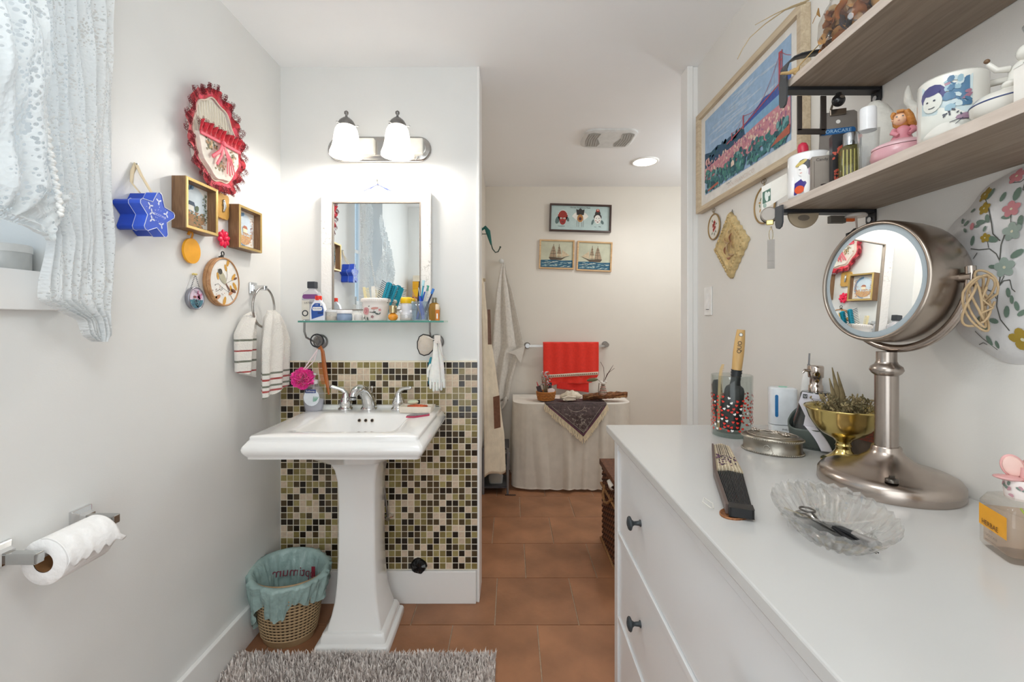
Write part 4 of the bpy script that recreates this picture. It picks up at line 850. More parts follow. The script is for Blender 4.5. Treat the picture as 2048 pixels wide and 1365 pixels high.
g.grid(fs, 40, 24); g.make('loose_sheet', TP, s_, solid=.0006)
g = G(); g.tube([(-.078, 0, -.0015), (.078, 0, -.0015)], .006); g.make('roller', M('#cfcfcf', .3, .5), s_)

# ------------------------------------------------------------------ floor things by the sink
BSC = 1.07
s_ = thing('wicker_waste_bin', 'tan woven plastic waste bin beside the sink pedestal', 'bin', (-.905, 1.855, 0))
def binr(z, k=0): t = z / .255; return .092 + .040 * t ** .8 + k, (.078 + .034 * t ** .8 + k)
g = G(); rs = []
for z in (0, .01, .03, .06, .09, .12, .15, .18, .21, .24, .255): a, b_ = binr(z); rs.append([(a * cos(2 * pi * i / 56), b_ * sin(2 * pi * i / 56), z) for i in range(56)])
for z in (.255, .12, .012): a, b_ = binr(z, -.004); rs.append([(a * cos(2 * pi * i / 56), b_ * sin(2 * pi * i / 56), z) for i in range(56)])
g.rings(rs, 0, True, True, False); g.make('bin_body', M('#a98d69', .55, 0, .06, 60), s_)
g = G()
for j in range(15):
    z = .032 + j * .0125
    for i in range(44):
        a0 = 2 * pi * (i + (0)) / 44; a, b_ = binr(z, .0006)
        a1 = a0 + 2 * pi / 44 * .55; aa, bb = binr(z + .0045, .0006)
        g.add([(a * cos(a0), b_ * sin(a0), z), (a * cos(a1), b_ * sin(a1), z), (aa * cos(a1), bb * sin(a1), z + .0045), (aa * cos(a0), bb * sin(a0), z + .0045)], [(0, 1, 2, 3)])
g.make('weave_slots', M('#33271b', .9), s_, kind='stuff')
g = G()
for j in range(16):
    z = .0285 + j * .0125; a, b_ = binr(z, .001); g.tube([(a * cos(2 * pi * i / 40), b_ * sin(2 * pi * i / 40), z) for i in range(40)], .0028, 5, closed=True)
g.make('weave_bands', M('#b79b76', .55, 0, .08, 60), s_, kind='stuff')
s_.scale = (BSC, BSC, 1.03); bg = thing('bin_liner', 'pale green plastic bin liner folded over the waste bin', 'bag', (-.905, 1.855, 0)); bg.scale = (BSC, BSC, 1.03)
bm_ = M('#a3bcb8', .25, 0, .08, 14, .9, 30, alpha=.93)
g = G()
def hemz(a):
    # depth of the folded-over skirt around the rim
    t = a % (2 * pi); f = math.degrees(t)
    tab = [(0, (.075,)), (40, (.06,)), (180, (.10,)), (205, (.175,)), (222, (.185,)), (236, (.10,)), (248, (.075,)), (252, (.118,)), (284, (.120,)), (289, (.085,)), (303, (.055,)), (318, (.080,)), (345, (.10,)), (360, (.075,))]
    return lerp(tab, f)[0]
def fb(u, v):
    a = 2 * pi * u; wr = .004 * sin(9 * a + 3) + .003 * sin(23 * a) + .003 * sin(37 * a + 14 * v)
    tl = .018 * sin(a - .4)                                            # rim rises towards the back
    if v < .45:                                                        # inside, bottom to rim
        t = v / .45; z = .03 + (.262 + tl - .03) * t; A, B = binr(min(z, .27), -.010 + wr * (1 - t * .5) - .012 * sin(pi * t) * (1 + sin(5 * a)))
    else:
        t = (v - .45) / .55; z0 = .262 + tl
        if t < .12: z = z0 + .008 * sin(pi * t / .12); A, B = binr(.255, -.006 + .020 * t / .12)
        else: t2 = (t - .12) / .88; z = z0 - hemz(a) * t2; A, B = binr(max(.02, z), .012 + wr * (1 + t2) + .006 * (1 - t2))
    return (A * cos(a), B * sin(a), z)
g.grid(fb, 120, 44); g.make('liner_film', bm_, bg)
g = G(); g.ell((0, 0, .03), .07, .055, .01); g.make('bag_bottom', bm_, bg)
txt('optimum', .050, M('#7e3442', .5), bg, (-.01, .075, .205), rot=(R(78), 0, 0), mirror=True, bend=-.13); g = G(); g.box(.058, .072, .058, .06, .195, .235); g.make('logo_mark', M('#8e2a3a', .5), bg)

# shaggy bath rug
s_ = thing('bath_rug', 'shaggy grey bath rug in front of the sink', 'rug', (-.545, 1.28, 0))
g = G(); g.rings([rrect(-.485, .487, -.42, .435, .03, 0.0), rrect(-.487, .489, -.422, .437, .03, .012)], 0, False); g.make('rug_backing', M('#9c938e', .9), s_)
g = G(); rn = random.Random(3)
for k in range(15000):
    x = rn.uniform(-.485, .487); y = .435 - .857 * (rn.random() ** 1.5); h = rn.uniform(.016, .032); a = rn.uniform(0, 6.28); l = rn.uniform(.004, .016); w_ = .0026
    c, s2_ = cos(a + 1.57) * w_, sin(a + 1.57) * w_
    g.add([(x - c, y - s2_, .010), (x + c, y + s2_, .010), (x + cos(a) * l * .4 + c * .8, y + sin(a) * l * .4 + s2_ * .8, .010 + h * .7), (x + cos(a) * l * .4 - c * .8, y + sin(a) * l * .4 - s2_ * .8, .010 + h * .7), (x + cos(a) * l, y + sin(a) * l, .010 + h)], [(0, 1, 2, 3), (3, 2, 4)], k % 3)
g.make('shag_pile', [M('#e2d8d2', .9, 0, .1, 5), M('#d2c7c1', .9, 0, .1, 5), M('#efe8e2', .9, 0, .1, 5)], s_, kind='stuff')

# ------------------------------------------------------------------ far room
HZ = lambda py, D: CH - (py - VY) * D / F
# masks picture
s_ = thing('mask_picture', 'long dark framed picture of three folk masks on far wall', 'picture', ((1160 - VX) * YB / F, YB, HZ(437.5, YB)), rot=(0, R(1.6), 0))
g = G(); g.frame(-.264, .264, -.118, .118, .014, -.032, 0, 0, .004); g.make('frame', M('#43302a', .35), s_, bevel=.001)
g = G(); g.box(-.25, .25, -.010, -.001, -.104, .104); g.make('backing', M('#b9cbc8', .6, 0, .03), s_)
y = -.011; g = G()
g.blob(-.150, .016, .042, .048, y, 0, 18); g.blob(-.150, -.02, .028, .04, y - .0005, 0, 14)
for k in range(9): g.blob(-.150 + .04 * cos(.3 + k * .31), .018 + .048 * sin(.3 + k * .31), .004, .005, y - .001, 4, 7)
for dx in (-.014, .014): g.blob(-.150 + dx, -.004, .010, .007, y - .0012, 4); g.blob(-.150 + dx, -.004, .004, .004, y - .0016, 3)
g.blob(-.150, -.034, .012, .005, y - .0012, 6); g.blob(-.195, -.02, .018, .034, y, 2, 10, -.3); g.blob(-.108, -.01, .012, .022, y, 2, 10, .4); g.line([(-.19, -.07), (-.17, -.072), (-.13, -.07)], .004, y, 2)
fan = [(-.012, -.035)] + [(.0 + .088 * cos(t), -.045 + .105 * sin(t)) for t in (pi * .80, pi * .7, pi * .6, pi * .5, pi * .4, pi * .3, pi * .20)] + [(.012, -.035)]
g.dec(fan, y, 4); g.dec([(-.030, .028), (-.036, .078), (-.018, .072), (0, .086), (.018, .072), (.036, .078), (.030, .028)], y - .001, 3); g.blob(0, .0, .026, .034, y - .0015, 5, 14); g.blob(0, -.004, .014, .016, y - .002, 6); g.blob(0, -.006, .006, .008, y - .0025, 3)
for x in (-.026, -.012, .014, .028): g.line([(x, -.01), (x, -.075)], .002, y - .001, 3)
g.blob(.150, .042, .024, .030, y, 3); g.blob(.150, .070, .016, .014, y - .0005, 0); g.blob(.150, .074, .008, .007, y - .001, 1); g.blob(.150, .014, .034, .030, y - .0002, 3); g.blob(.150, -.006, .028, .038, y - .001, 4, 16)
for dx in (-.012, .012): g.blob(.150 + dx, .004, .005, .003, y - .0015, 3, 8); g.blob(.150 + dx * 1.3, -.016, .004, .004, y - .0015, 0, 8)
g.blob(.150, -.028, .009, .004, y - .0015, 6, 8); g.blob(.108, -.03, .010, .026, y, 2, 8, -.3); g.blob(.19, -.03, .012, .02, y, 2, 8, .5); g.line([(.12, -.07), (.14, -.072)], .003, y, 2); g.line([(.16, -.066), (.18, -.07)], .004, y, 3)
g.make('mask_print', [M('#9c3129', .5), M('#e2b49b', .5), M('#5f7472', .6), M('#35302e', .6), M('#e9e6de', .6), M('#b07c44', .5), M('#6a2f28', .5)], s_)
txt('Korean Traditional Mask', .017, M('#2f3333', .6), s_, (0, -.013, .090))
def ship(px0, px1, py0, py1, rotd, lab, flip):
    W = (px1 - px0) / 2 * YB / F; H = (py1 - py0) / 2 * YB / F
    s = thing('ship_picture', lab, 'picture', (((px0 + px1) / 2 - VX) * YB / F, YB, HZ((py0 + py1) / 2, YB)), rot=(0, R(rotd), 0))
    g = G(); g.frame(-W, W, -H, H, .012, -.020, 0, 0, .002); g.make('frame', WOOD('#b98f5f', '#d9b586', .45, 'X', 8, 8), s)
    g = G(); g.box(-W + .011, W - .011, -.008, -.001, -H + .011, H - .011); g.make('canvas', M('#c3c3ab', .7, 0, .10, 9), s)
    y = -.0085; f = -1 if flip else 1; g = G(); w, h = W - .012, H - .012; rn = random.Random(W)
    g.dec([(-w, -h), (w, -h), (w, -h * .42), (w * .3, -h * .46), (-w * .2, -h * .40), (-w, -h * .44)], y, 0)
    for k in range(34): g.blob(rn.uniform(-.85, .85) * w, rn.uniform(-.92, -.5) * h, w * rn.uniform(.06, .16), h * .022, y - .0006 - rn.random() * .0004, rn.choice((1, 1, 2)), 8, rn.uniform(-.2, .3), .3, k)
    g.dec([(f * x * w, z * h) for x, z in ((-.5, -.22), (-.38, -.42), (.28, -.42), (.5, -.24), (.85, -.05), (.3, -.26))][::f], y - .0012, 3)
    for x0, x1, z0, z1 in ((-.46, -.02, -.22, .04), (-.40, -.04, .06, .26), (-.34, -.08, .28, .46), (-.3, -.12, .48, .62), (0, .30, -.2, .06), (.02, .28, .08, .28), (.06, .24, .30, .48), (.08, .2, .5, .62)):
        g.dec([(f * a * w, b * h) for a, b in ((x0, z0), (x1, z0), (x1 - .03, z1), ((x0 + x1) / 2, z1 + .02), (x0 + .05, z1))][::f], y - .0014 - z1 * .0004, rn.choice((4, 5))); g.line([(f * x0 * w, z0 * h), (f * x1 * w, z0 * h)], .003, y - .002, 3)
    g.dec([(f * a * w, b * h) for a, b in ((.32, -.2), (.8, -.06), (.34, .35))][::f], y - .0012, 4)
    for xm in (-.2, .14): g.line([(f * xm * w, -.3 * h), (f * xm * w, .78 * h)], .003, y - .0018, 3)
    g.make('ship_print', [M('#2f6079', .5, 0, .15, 30), M('#9db7b4', .5), M('#dfe0cf', .5), M('#5a4c3c', .6), M('#cdb898', .6, 0, .1, 60), M('#a18a70', .6, 0, .1, 60)], s)
ship(1078.5, 1148, 480.5, 538.5, 1.5, 'light wood framed sailing ship picture, left of the pair', False)
ship(1153.5, 1223, 484, 543, 2.5, 'light wood framed sailing ship picture, right of the pair', True)
# ceiling fan vent and recessed light
s_ = thing('exhaust_fan', 'white rounded bathroom exhaust fan cover on the far ceiling', 'vent', (.615, 2.87, ZC))
g = G(); g.rings([rrect(-.165, .165, -.14, .14, .07, 0, 6), rrect(-.165, .165, -.14, .14, .07, -.010, 6), rrect(-.150, .150, -.125, .125, .06, -.018, 6)], 0, False); g.make('cover', M('#dfe0df', .4), s_)
g = G()
for sx in (-1, 1):
    q = [(sx * .140, -.10), (sx * .144, 0), (sx * .130, .095), (sx * .055, .098), (sx * .045, .05), (sx * .075, -.04), (sx * .065, -.105), (sx * .11, -.118)]
    g.prismz(q if sx > 0 else q[::-1], -.0195, -.017)
g.make('grille_recess', M('#a9a8a4', .7), s_)
for sx in (-1, 1):
    for k in range(5): g = G(); x = sx * (.068 + k * .015); g.tube([(x, -.095, -.020), (x + sx * .010, -.02, -.020), (x, .085, -.020)], .0022, 5); g.make('slat', M('#c9c9c6', .5), s_)
s_ = thing('recessed_light', 'round recessed ceiling light glowing in the far room', 'light', (.973, 3.296, ZC))
g = G(); g.lathe([(.098, 0), (.098, -.004), (.090, -.010), (.080, -.006), (.078, -.001)], 40, cap0=False, cap1=False); g.make('trim_ring', WHITE, s_)
g = G(); g.lathe([(.079, -.004), (.078, -.007)], 36); g.make('lens', M('#fff3e2', .4, 0, 0, emit=9), s_)
s_ = thing('ceiling_lamp', 'unseen flat white ceiling lamp assumed near the camera', 'light', (-.15, .25, ZC))  # assumed fixture for the room fill, out of view
g = G(); g.lathe([(.24, 0), (.24, -.04)], 40); g.make('lamp_base', WHITE, s_)
g = G(); g.lathe([(.22, -.041), (.22, -.05)], 40); g.make('diffuser', M('#fff8ee', .4, 0, 0, emit=2), s_)
# towel bar, red towel
s_ = thing('towel_bar', 'flat chrome towel bar on the far wall', 'towel bar', ((1132 - VX) * YB / F, YB, HZ(691, YB)))
g = G(); g.box(-.335, .335, -.075, -.065, -.011, .007); g.make('bar', M('#cfcdca', .3, .6), s_)
for x, z in ((-.335, 0), (.335, .008)):
    g = G(); g.T = Matrix.Translation((x, 0, z)) @ Matrix.Rotation(pi / 2, 4, 'X'); g.lathe([(.027, 0), (.027, .012), (.018, .02), (.016, .075), (.019, .085)], 20); g.make('post', M('#a9a7a5', .25, .9), s_)
s_ = thing('red_towel', 'bright red towel with a patterned cream band on towel bar', 'towel', ((1141.5 - VX) * (YB - .07) / F, YB - .07, HZ(687, YB - .07)))
g = G()
def ft(u, v):
    x = -.235 + .47 * u; w = .010 * sin(9 * u + 2 * v) * v + .004 * sin(31 * u)
    if v > .75: x = x * (1 - (v - .75) * .9) + (v - .75) * -.02
    if v < .12: a = pi * v / .12; return (x, .012 * cos(a), .010 * sin(a))
    t = (v - .12) / .88; return (x, -.013 - .006 * t - w, -.36 * t * (1 - .10 * u * (t > .8) - .02 * sin(u * 5)))
g.grid(ft, 60, 50)
g.grid(lambda u, v: (-.232 + .464 * u, .014, -.20 * v), 10, 8); g.make('cloth', M('#e63322', .95, 0, .04, 60, .4, 220, sheen=.4), s_, solid=.004)
g = G(); g.grid(lambda u, v: (-.195 + .42 * u, -.038 - .006 * sin(9 * u), -.262 + .026 * u - .026 * v), 40, 2); tb = g.make('trim_band', M('#d9c9b4', .9, 0, .1, 200), s_, solid=.002)
g = G()
for k in range(24): g.box(-.19 + k * .0172, -.182 + k * .0172, -.0480, -.0455, -.2785 + k * .00105, -.2705 + k * .00105)
g.make('band_pattern', M('#7b4238', .9), s_)
g = G(); g.grid(lambda u, v: (-.12 + .27 * u, -.012 - .006 * sin(7 * u), -.33 - .085 * v * (.6 + .4 * u)), 30, 6); g.make('lower_fold', M('#da281c', .95, 0, .04, 60, .4, 220, sheen=.4), s_, solid=.004)
# robe hook, white towel, cream robe
s_ = thing('robe_hook', 'dark green leaf shaped wall hook on the far left', 'hook', (-.22, 3.34, HZ(463, 3.34)))
g = G(); g.box(0, .006, -.012, .012, -.03, .03); g.tube([(.004, 0, .01), (.03, -.0, .03), (.05, 0, .0), (.075, 0, -.10)], [.008, .014, .018, .006], 10, flat=.6)
g.make('leaf', M('#2f6a63', .4, .4), s_)
g = G(); g.tube([(.07, 0, -.08), (.085, 0, -.13), (.105, 0, -.155), (.125, 0, -.150), (.14, 0, -.12)], .0045, 8); g.ell((.141, 0, -.116), .007); g.tube([(0, 0, -.02), (.05, 0, -.02)], .003, 6); g.make('hook_wire', M('#4d5a50', .4, .6), s_)
s_ = thing('peg_hook', 'white ceramic knob peg holding the grey towel', 'hook', ((1003 - VX) * YB / F, YB, HZ(524, YB)))
g = G(); g.tube([(0, 0, 0), (0, -.035, 0)], .008); g.ell((0, -.045, 0), .021, .014, .021); g.make('knob_peg', M('#dfdfdc', .2), s_)
s_ = thing('hanging_towel', 'long pale grey towel hanging from the white knob', 'towel', ((1006 - VX) * 3.86 / F, 3.86, HZ(527, 3.86)))
g = G()
L = [(0, (-.008, .014)), (.10, (-.03, .035)), (.25, (-.055, .08)), (.5, (-.075, .135)), (.72, (-.085, .185)), (.735, (-.09, .145)), (1, (-.105, .07)), (1.25, (-.11, .03)), (1.29, (-.095, .0))]
def fh(u, v):
    d = 1.29 * v; a, b = lerp(L, d); x = a + (b - a) * u; k = min(1, d * 3)
    return (x, -.02 - .018 * k * (1 + sin(u * 13 + 1.8 * v)) - .004 * sin(u * 29 + 2 * v) * k, -d - .10 * k * (abs(u - .35)) * (v > .9) * -1)
g.grid(fh, 70, 60); g.make('towel_cloth', M('#d9d3ca', .95, 0, .06, 60, .4, 140, sheen=.3), s_, solid=.006)
g = G(); g.prism([(.045, -.755), (.185, -.70), (.150, -.845), (.105, -.775)], -.074, -.064); g.make('folded_corner', M('#d9d3ca', .95), s_, bevel=.003)
s_ = thing('cream_robe', 'cream cotton robe with brown patches hanging at far left', 'robe', (-.20, 3.0, HZ(560, 3.0)))
g = G()
RB = [(0, (.0, .012)), (.25, (.0, .03)), (.6, (.0, .085)), (.9, (.0, .125)), (1.0, (.0, .14)), (1.35, (.0, .155)), (1.55, (.0, .12))]
def fr_(u, v):
    d = 1.24 * v; a, b = lerp(RB, d); t = u; out = b * (1.0 - (2 * t - 1) ** 2 * .85) + .010 * sin(t * 26 + v * 2) * min(1, v * 4)
    ln = .10 + .32 * min(1, v * 1.6)
    return (.004 + out, (t - .5) * ln + .02, -d - .06 * t * v + .012 * sin(t * 13))
g.grid(fr_, 70, 60); rb = g.make('robe_cloth', M('#ddcfb8', .9, 0, .05, 20, .2, 90), s_, solid=.004)
g = G()
g.prism([(.095, -.95), (.135, -.94), (.128, -.74), (.088, -.75)], -.152, -.146); g.make('brown_patch', M('#7c5542', .9, 0, .1, 60), s_)
g = G(); g.prism([(.055, -.42), (.078, -.42), (.070, -.20), (.052, -.20)], -.152, -.146); g.make('brown_patch', M('#86685a', .9, 0, .1, 60), s_)
g = G(); g.box(.0, .03, .01, .03, -.01, .01); g.make('hanger_loop', M('#cbb99d', .8), s_)
# grey metal shelf trolley
s_ = thing('metal_rack', 'small grey metal rack on the floor under the robe', 'rack', (-.12, 3.48, 0))
rk = M('#55565a', .4, .5)
for x in (-.085, .095):
    for y_ in (-.13, .13): g = G(); g.tube([(x, y_, 0), (x, y_, .34)], .009); g.make('leg', M('#8f9196', .35, .7), s_)
for z in (.045, .215, .33):
    g = G(); g.box(-.085, .095, -.13, .13, z, z + .012); g.make('rack_shelf', rk, s_)
g = G(); g.tube([(-.085, -.13, .215), (.095, -.13, .215), (.095, .13, .215), (-.085, .13, .215)], .006, 6, closed=True); g.make('rim_wire', M('#8f9196', .35, .7), s_)
s_ = thing('soap_bag', 'clear bag with yellow soap on the grey rack', 'bag', (-.115, 3.44, .057))
g = G(); g.rings([rrect(-.05, .05, -.03, .03, .02, 0), rrect(-.055, .055, -.03, .03, .02, .05), rrect(-.03, .03, -.02, .02, .015, .10), rrect(-.045, .045, -.008, .008, .008, .14)], 0, True); g.make('film', THIN('#d9d6d2', 1, .45), s_)
g = G(); g.box(-.035, .035, -.02, .02, .004, .04); g.make('soap_block', M('#d6c48c', .6), s_, bevel=.005)
# console table under sheer cloth
T0 = .651; TX = .47; TY = 3.635
s_ = thing('side_table', 'half hidden table under the sheer cloth by far wall', 'table', (TX, TY, 0))
g = G(); g.rings([rrect(-.44, .44, -.20, .22, .12, T0 - .03, 5), rrect(-.44, .44, -.20, .22, .12, T0 - .006, 5)], 0, False); g.make('tabletop', M('#8b6a4c', .5), s_)
for x in (-.36, .36):
    for y_ in (-.13, .16): g = G(); g.tube([(x, y_, 0), (x, y_, T0 - .03)], .016); g.make('leg', M('#5d4433', .5), s_)
s_ = thing('sheer_tablecloth', 'sheer ivory cloth draped to the floor over the side table', 'tablecloth', (TX, TY, 0))
def path(k, n, r=0):       # outline left side -> front -> right side, rounded corners
    pts = []
    hx, y0, y1, c = .455 + r, -.215 - r, .235, .14
    q = [(-hx, y1)] + [(-hx, y1 - (y1 - y0 - c) * i / 6) for i in range(1, 7)] + [(-hx + c - c * cos(t * pi / 12), y0 + c - c * sin(t * pi / 12)) for t in range(1, 7)]
    q += [(-hx + c + (2 * hx - 2 * c) * i / 30, y0) for i in range(1, 31)] + [(hx - c + c * sin(t * pi / 12), y0 + c - c * cos(t * pi / 12)) for t in range(1, 7)] + [(hx, y0 + c + (y1 - y0 - c) * i / 6) for i in range(1, 7)]
    f = k * (len(q) - 1); a = int(min(f, len(q) - 2)); t = f - a; return q[a][0] * (1 - t) + q[a + 1][0] * t, q[a][1] * (1 - t) + q[a + 1][1] * t
def fc_(u, v):
    x, y_ = path(u, 1); fl = (.004 + .045 * v) ; w = sin(u * 2 * pi * 7.5 + 1.6 * sin(u * 9 + v)) * .6 + .4 * sin(u * 2 * pi * 4 + 2)
    nx, ny = x / .46, (y_ + 0) / .22; d = fl * w; x2 = x * (1 + .03 * v) + nx * d * .5 * (abs(x) > .40); y2 = y_ - max(0, d) * (y_ < 0) - .02 * v * (y_ < 0) + (.0 if y_ < 0 else 0)
    if x2 < -.478: x2 = -.478
    return (x2, y2, T0 + .002 - v * (T0 - .018) * (1 - .015 * w))
sheer = M('#e2dacd', .8, 0, .03, 20, alpha=.86)
g = G(); g.grid(fc_, 240, 30); sk_ = g.make('cloth_skirt', sheer, s_)
g = G(); g.grid(lambda u, v: tuple(Vector(fc_(u, 1)) + Vector((0, -.002, .012 * (1 - v)))), 240, 1); g.make('hem', M('#e0d8cc', .8), s_)
g = G(); g.add([(path(i / 80, 1)[0], path(i / 80, 1)[1], T0 + .0022) for i in range(81)], [tuple(range(81))]); g.make('cloth_top', M('#e8e1d6', .8, 0, .04, 20, alpha=.97), s_)
# shawl
s_ = thing('fringed_shawl', 'dark purple patterned shawl with cream fringe hanging as a triangle', 'shawl', ((1150 - VX) * 3.43 / F, 3.425, T0 + .006))
ap = (.055, -.235); le, ri = (-.225, 0), (.235, 0)
g = G(); g.rings([[(-.225, -.012, 0), (ap[0], -.036, ap[1]), (.235, -.012, 0), (.235, .20, .001), (-.225, .20, .001)]], 0, False, False, True) if False else None
def fsh(u, v): x0 = le[0] + (ap[0] - le[0]) * v; x1 = ri[0] + (ap[0] - ri[0]) * v; return (x0 + (x1 - x0) * u, -.026 - .022 * min(1, v * 3) - .004 * sin(u * 14) * v, ap[1] * v)
g.grid(fsh, 30, 24); g.grid(lambda u, v: (-.225 + .46 * u, -.026 + .22 * v, .0016 + .002 * sin(u * 11) ** 2), 20, 6)
shm = M('#5c4d4c', .9, 0, .25, 60); g.make('shawl_cloth', shm, s_, solid=.003)
g = G()
for side in (0, 1):
    a = le if side == 0 else ri
    for k in range(58):
        t = k / 57; x = a[0] + (ap[0] - a[0]) * t; z = a[1] + (ap[1] - a[1]) * t; y_ = -.029 - .020 * min(1, t * 3); sgn = -1 if side == 0 else 1
        g.tube([(x, y_, z), (x + sgn * .008 + rn.uniform(-.004, .004), y_ - .004, z - .026), (x + sgn * .006 + rn.uniform(-.006, .006), y_ - .006, z - .042 - rn.uniform(0, .012))], .0026, 4)
g.make('fringe', M('#e9d9bb', .9), s_, kind='stuff')
g = G(); yy = -.056
def onsh(x, z): return (x, z)
g.line([(-.205, -.012), (ap[0], -.225), (.215, -.012)], .007, yy, 1); g.line([(-.18, -.012), (ap[0], -.205), (.19, -.012)], .002, yy, 0)
for r in (.030, .022): g.line([(ap[0] + r * cos(t * pi / 12), -.165 + r * sin(t * pi / 12)) for t in range(25)], .002, yy - .001, 0)
stp = [(ap[0] - .004 + (.020 if i % 2 == 0 else .009) * cos(pi / 2 + i * pi / 5), -.118 + (.020 if i % 2 == 0 else .009) * sin(pi / 2 + i * pi / 5)) for i in range(11)]; g.line(stp, .002, yy - .001, 0)
g.line([(.0 + .062 * cos(pi + t * pi / 14), -.010 + .040 * sin(pi + t * pi / 14)) for t in range(15)], .003, yy - .001, 0)
for k in range(46):
    t = rnd.uniform(.05, .62); u = rnd.uniform(.2, .8); x = (le[0] + (ap[0] - le[0]) * t) * (1 - u) + (ri[0] + (ap[0] - ri[0]) * t) * u; z = ap[1] * t; g.line([(x, z), (x + .007, z - .010), (x + .012, z - .001)], .0016, yy, 0)
g.make('shawl_print', [M('#b9aca0', .9), M('#6b3c52', .9)], s_)
# things on the table
TZ = T0 + .010
b0 = thing('wicker_basket', 'small orange wicker basket on the table, left of the shell', 'basket', ((1092 - VX) * 3.55 / F, 3.55, TZ))
g = G(); g.lathe([(.055, 0), (.060, .004), (.073, .065), (.070, .065), (.058, .006)], 28, cap1=True); g.make('basket_wall', M('#a8692f', .6, 0, .15, 50), b0)
g = G()
for j in range(5): z = .008 + j * .012; r = .0605 + .0125 * z / .065; g.tube([((r + .003 * (1 if (i + j) % 2 else -1)) * cos(2 * pi * i / 28), (r + .003 * (1 if (i + j) % 2 else -1)) * sin(2 * pi * i / 28), z) for i in range(28)], .005, 6, closed=True)
g.tube(ringp(.073, 28, 'z', (0, 0, .066)), .005, 6, closed=True); g.make('woven_band', M('#b87538', .6, 0, .15, 60), b0, kind='stuff')
bl = b0.location
def small(name, label, cat, off, fn, rot=None):
    s = thing(name, label, cat, bl + Vector(off), rot=rot or (0, 0, 0)); fn(s); return s
def f1(s): g = G(); g.box(-.018, .018, -.01, .01, 0, .095); g.make('case', M('#3d2b2b', .4), s, bevel=.002); g = G(); g.lathe([(.005, .095), (.002, .13)], 10, (0, 0, 0)); g.make('red_tip', M('#c43a45', .4), s)
small('makeup_case', 'dark makeup tube with red tip in the wicker basket', 'makeup', (-.032, 0, .02), f1, (0, R(-18), 0))
def f2(s): g = G(); g.lathe([(.012, 0), (.012, .115), (.010, .12)], 14); g.make('tube_body', M('#2e2628', .35), s)
small('dark_tube', 'black tube standing in the wicker basket', 'tube', (.022, -.005, .02), f2, (0, R(6), 0))
def f3(s): g = G(); g.rings([rrect(-.025, .025, -.012, .012, .006, 0), rrect(-.028, .028, -.012, .012, .006, .04), rrect(-.012, .012, -.008, .008, .005, .05)], 0, True); g.make('pouch_body', M('#e3cfcb', .5), s)
small('pink_pouch', 'pale pink sachet at the basket front', 'sachet', (.038, -.022, .045), f3)
def f4(s):
    g = G()
    for k in range(26):
        a = rnd.uniform(0, 6.28); l = rnd.uniform(.10, .2); t = rnd.uniform(.1, .5); q = [(0, 0, 0), (t * l * .3 * cos(a), t * .3 * l * sin(a), l * .5), (t * l * .5 * cos(a), t * .5 * l * sin(a), l)]
        g.tube(q, .0015, 4)
    g.make('stems', M('#8c7a5c', .7), s); g = G()
    for k in range(80): a = rnd.uniform(0, 6.28); h = rnd.uniform(.07, .2); r = rnd.uniform(.005, .05) * (1.2 - h * 3) + .008; g.ell((r * cos(a), r * sin(a), h), rnd.uniform(.003, .006), seg=6, n=4, mat=rnd.randrange(3))
    g.make('blossoms', [M('#d9d5d3', .6), M('#c0545d', .6), M('#a8a09c', .6)], s)
small('dried_posy', 'sprig of pink and white dried flowers in the basket', 'flowers', (-.002, .012, .02), f4)
s_ = thing('conch_shell', 'large cream conch shell on the shawl', 'shell', ((1142 - VX) * 3.50 / F, 3.50, TZ + .034))
g = G(); rs = []
for j in range(15):
    t = j / 14; x = -.085 + .175 * t; r = .045 * sin(pi * min(1, t * .95 + .05)) ** .8 * (1 - .25 * t) + .003; r *= 1 + .14 * sin(t * 26)
    rs.append([(x, r * cos(2 * pi * i / 20) * .8, (.90 * r * (1 + .12 * sin(3 * 2 * pi * i / 20 + t * 4))) * sin(2 * pi * i / 20) + .010 * sin(t * 3)) for i in range(20)])
g.rings(rs); g.make('shell_whorl', M('#d9cbb5', .4, 0, .10, 25), s_)
g = G(); g.blob(-.020, -.006, .05, .016, -.040, 0, 14, .2); g.tube([(-.07, -.034, -.004), (-.03, -.044, .010), (.03, -.042, .004), (.03, -.040, -.016), (-.04, -.042, -.020)], .006, 8, closed=True); g.make('shell_lip', M('#e7d9c6', .35), s_)
s_ = thing('bark_tray', 'flat brown bark tray on the right of the table', 'tray', ((1208 - VX) * 3.53 / F, 3.53, TZ + .001))
g = G()
def fk(u, v):
    x = -.165 + .345 * u; hw = .062 * sin(pi * min(.98, max(.03, u))) ** .6; return (x, (v - .5) * 2 * hw, .006 + .036 * (2 * abs(v - .5)) ** 2 + .022 * u + .004 * sin(40 * u) * cos(20 * v))
g.grid(fk, 40, 16); g.make('bark_sheet', M('#8a5a38', .8, 0, .3, 40, .5, 60), s_, solid=.006)
g = G()
for k in range(26): x = rnd.uniform(-.15, .16); g.tube([(x, -.04 + rnd.uniform(-.01, .02), .03), (x + .05, -.045, .035 + rnd.uniform(0, .014))], .0016, 4)
g.tube([(.04, 0, .04), (.10, -.01, .075)], .002, 5); g.tube([(.08, -.02, .03), (.135, -.02, .06)], .002, 5); g.make('bark_fibres', M('#b58a5e', .8), s_, kind='stuff')
s_ = thing('wrapped_bottle', 'small decorated bottle with dried twigs on the bark tray', 'bottle', ((1206 - VX) * 3.55 / F, 3.55, TZ + .014))
g = G(); g.lathe([(.024, 0), (.029, .01), (.030, .04), (.022, .07), (.012, .09), (.012, .115), (.015, .12)], 20); g.make('glass_body', M('#b9a899', .25, 0, .2, 40), s_)
g = G()
for k in range(9): z = .012 + k * .013; g.tube(ringp(.030 - max(0, k - 3) * .0034, 16, 'z', (0, 0, z)), .0016, 4, closed=True, mat=k % 2)
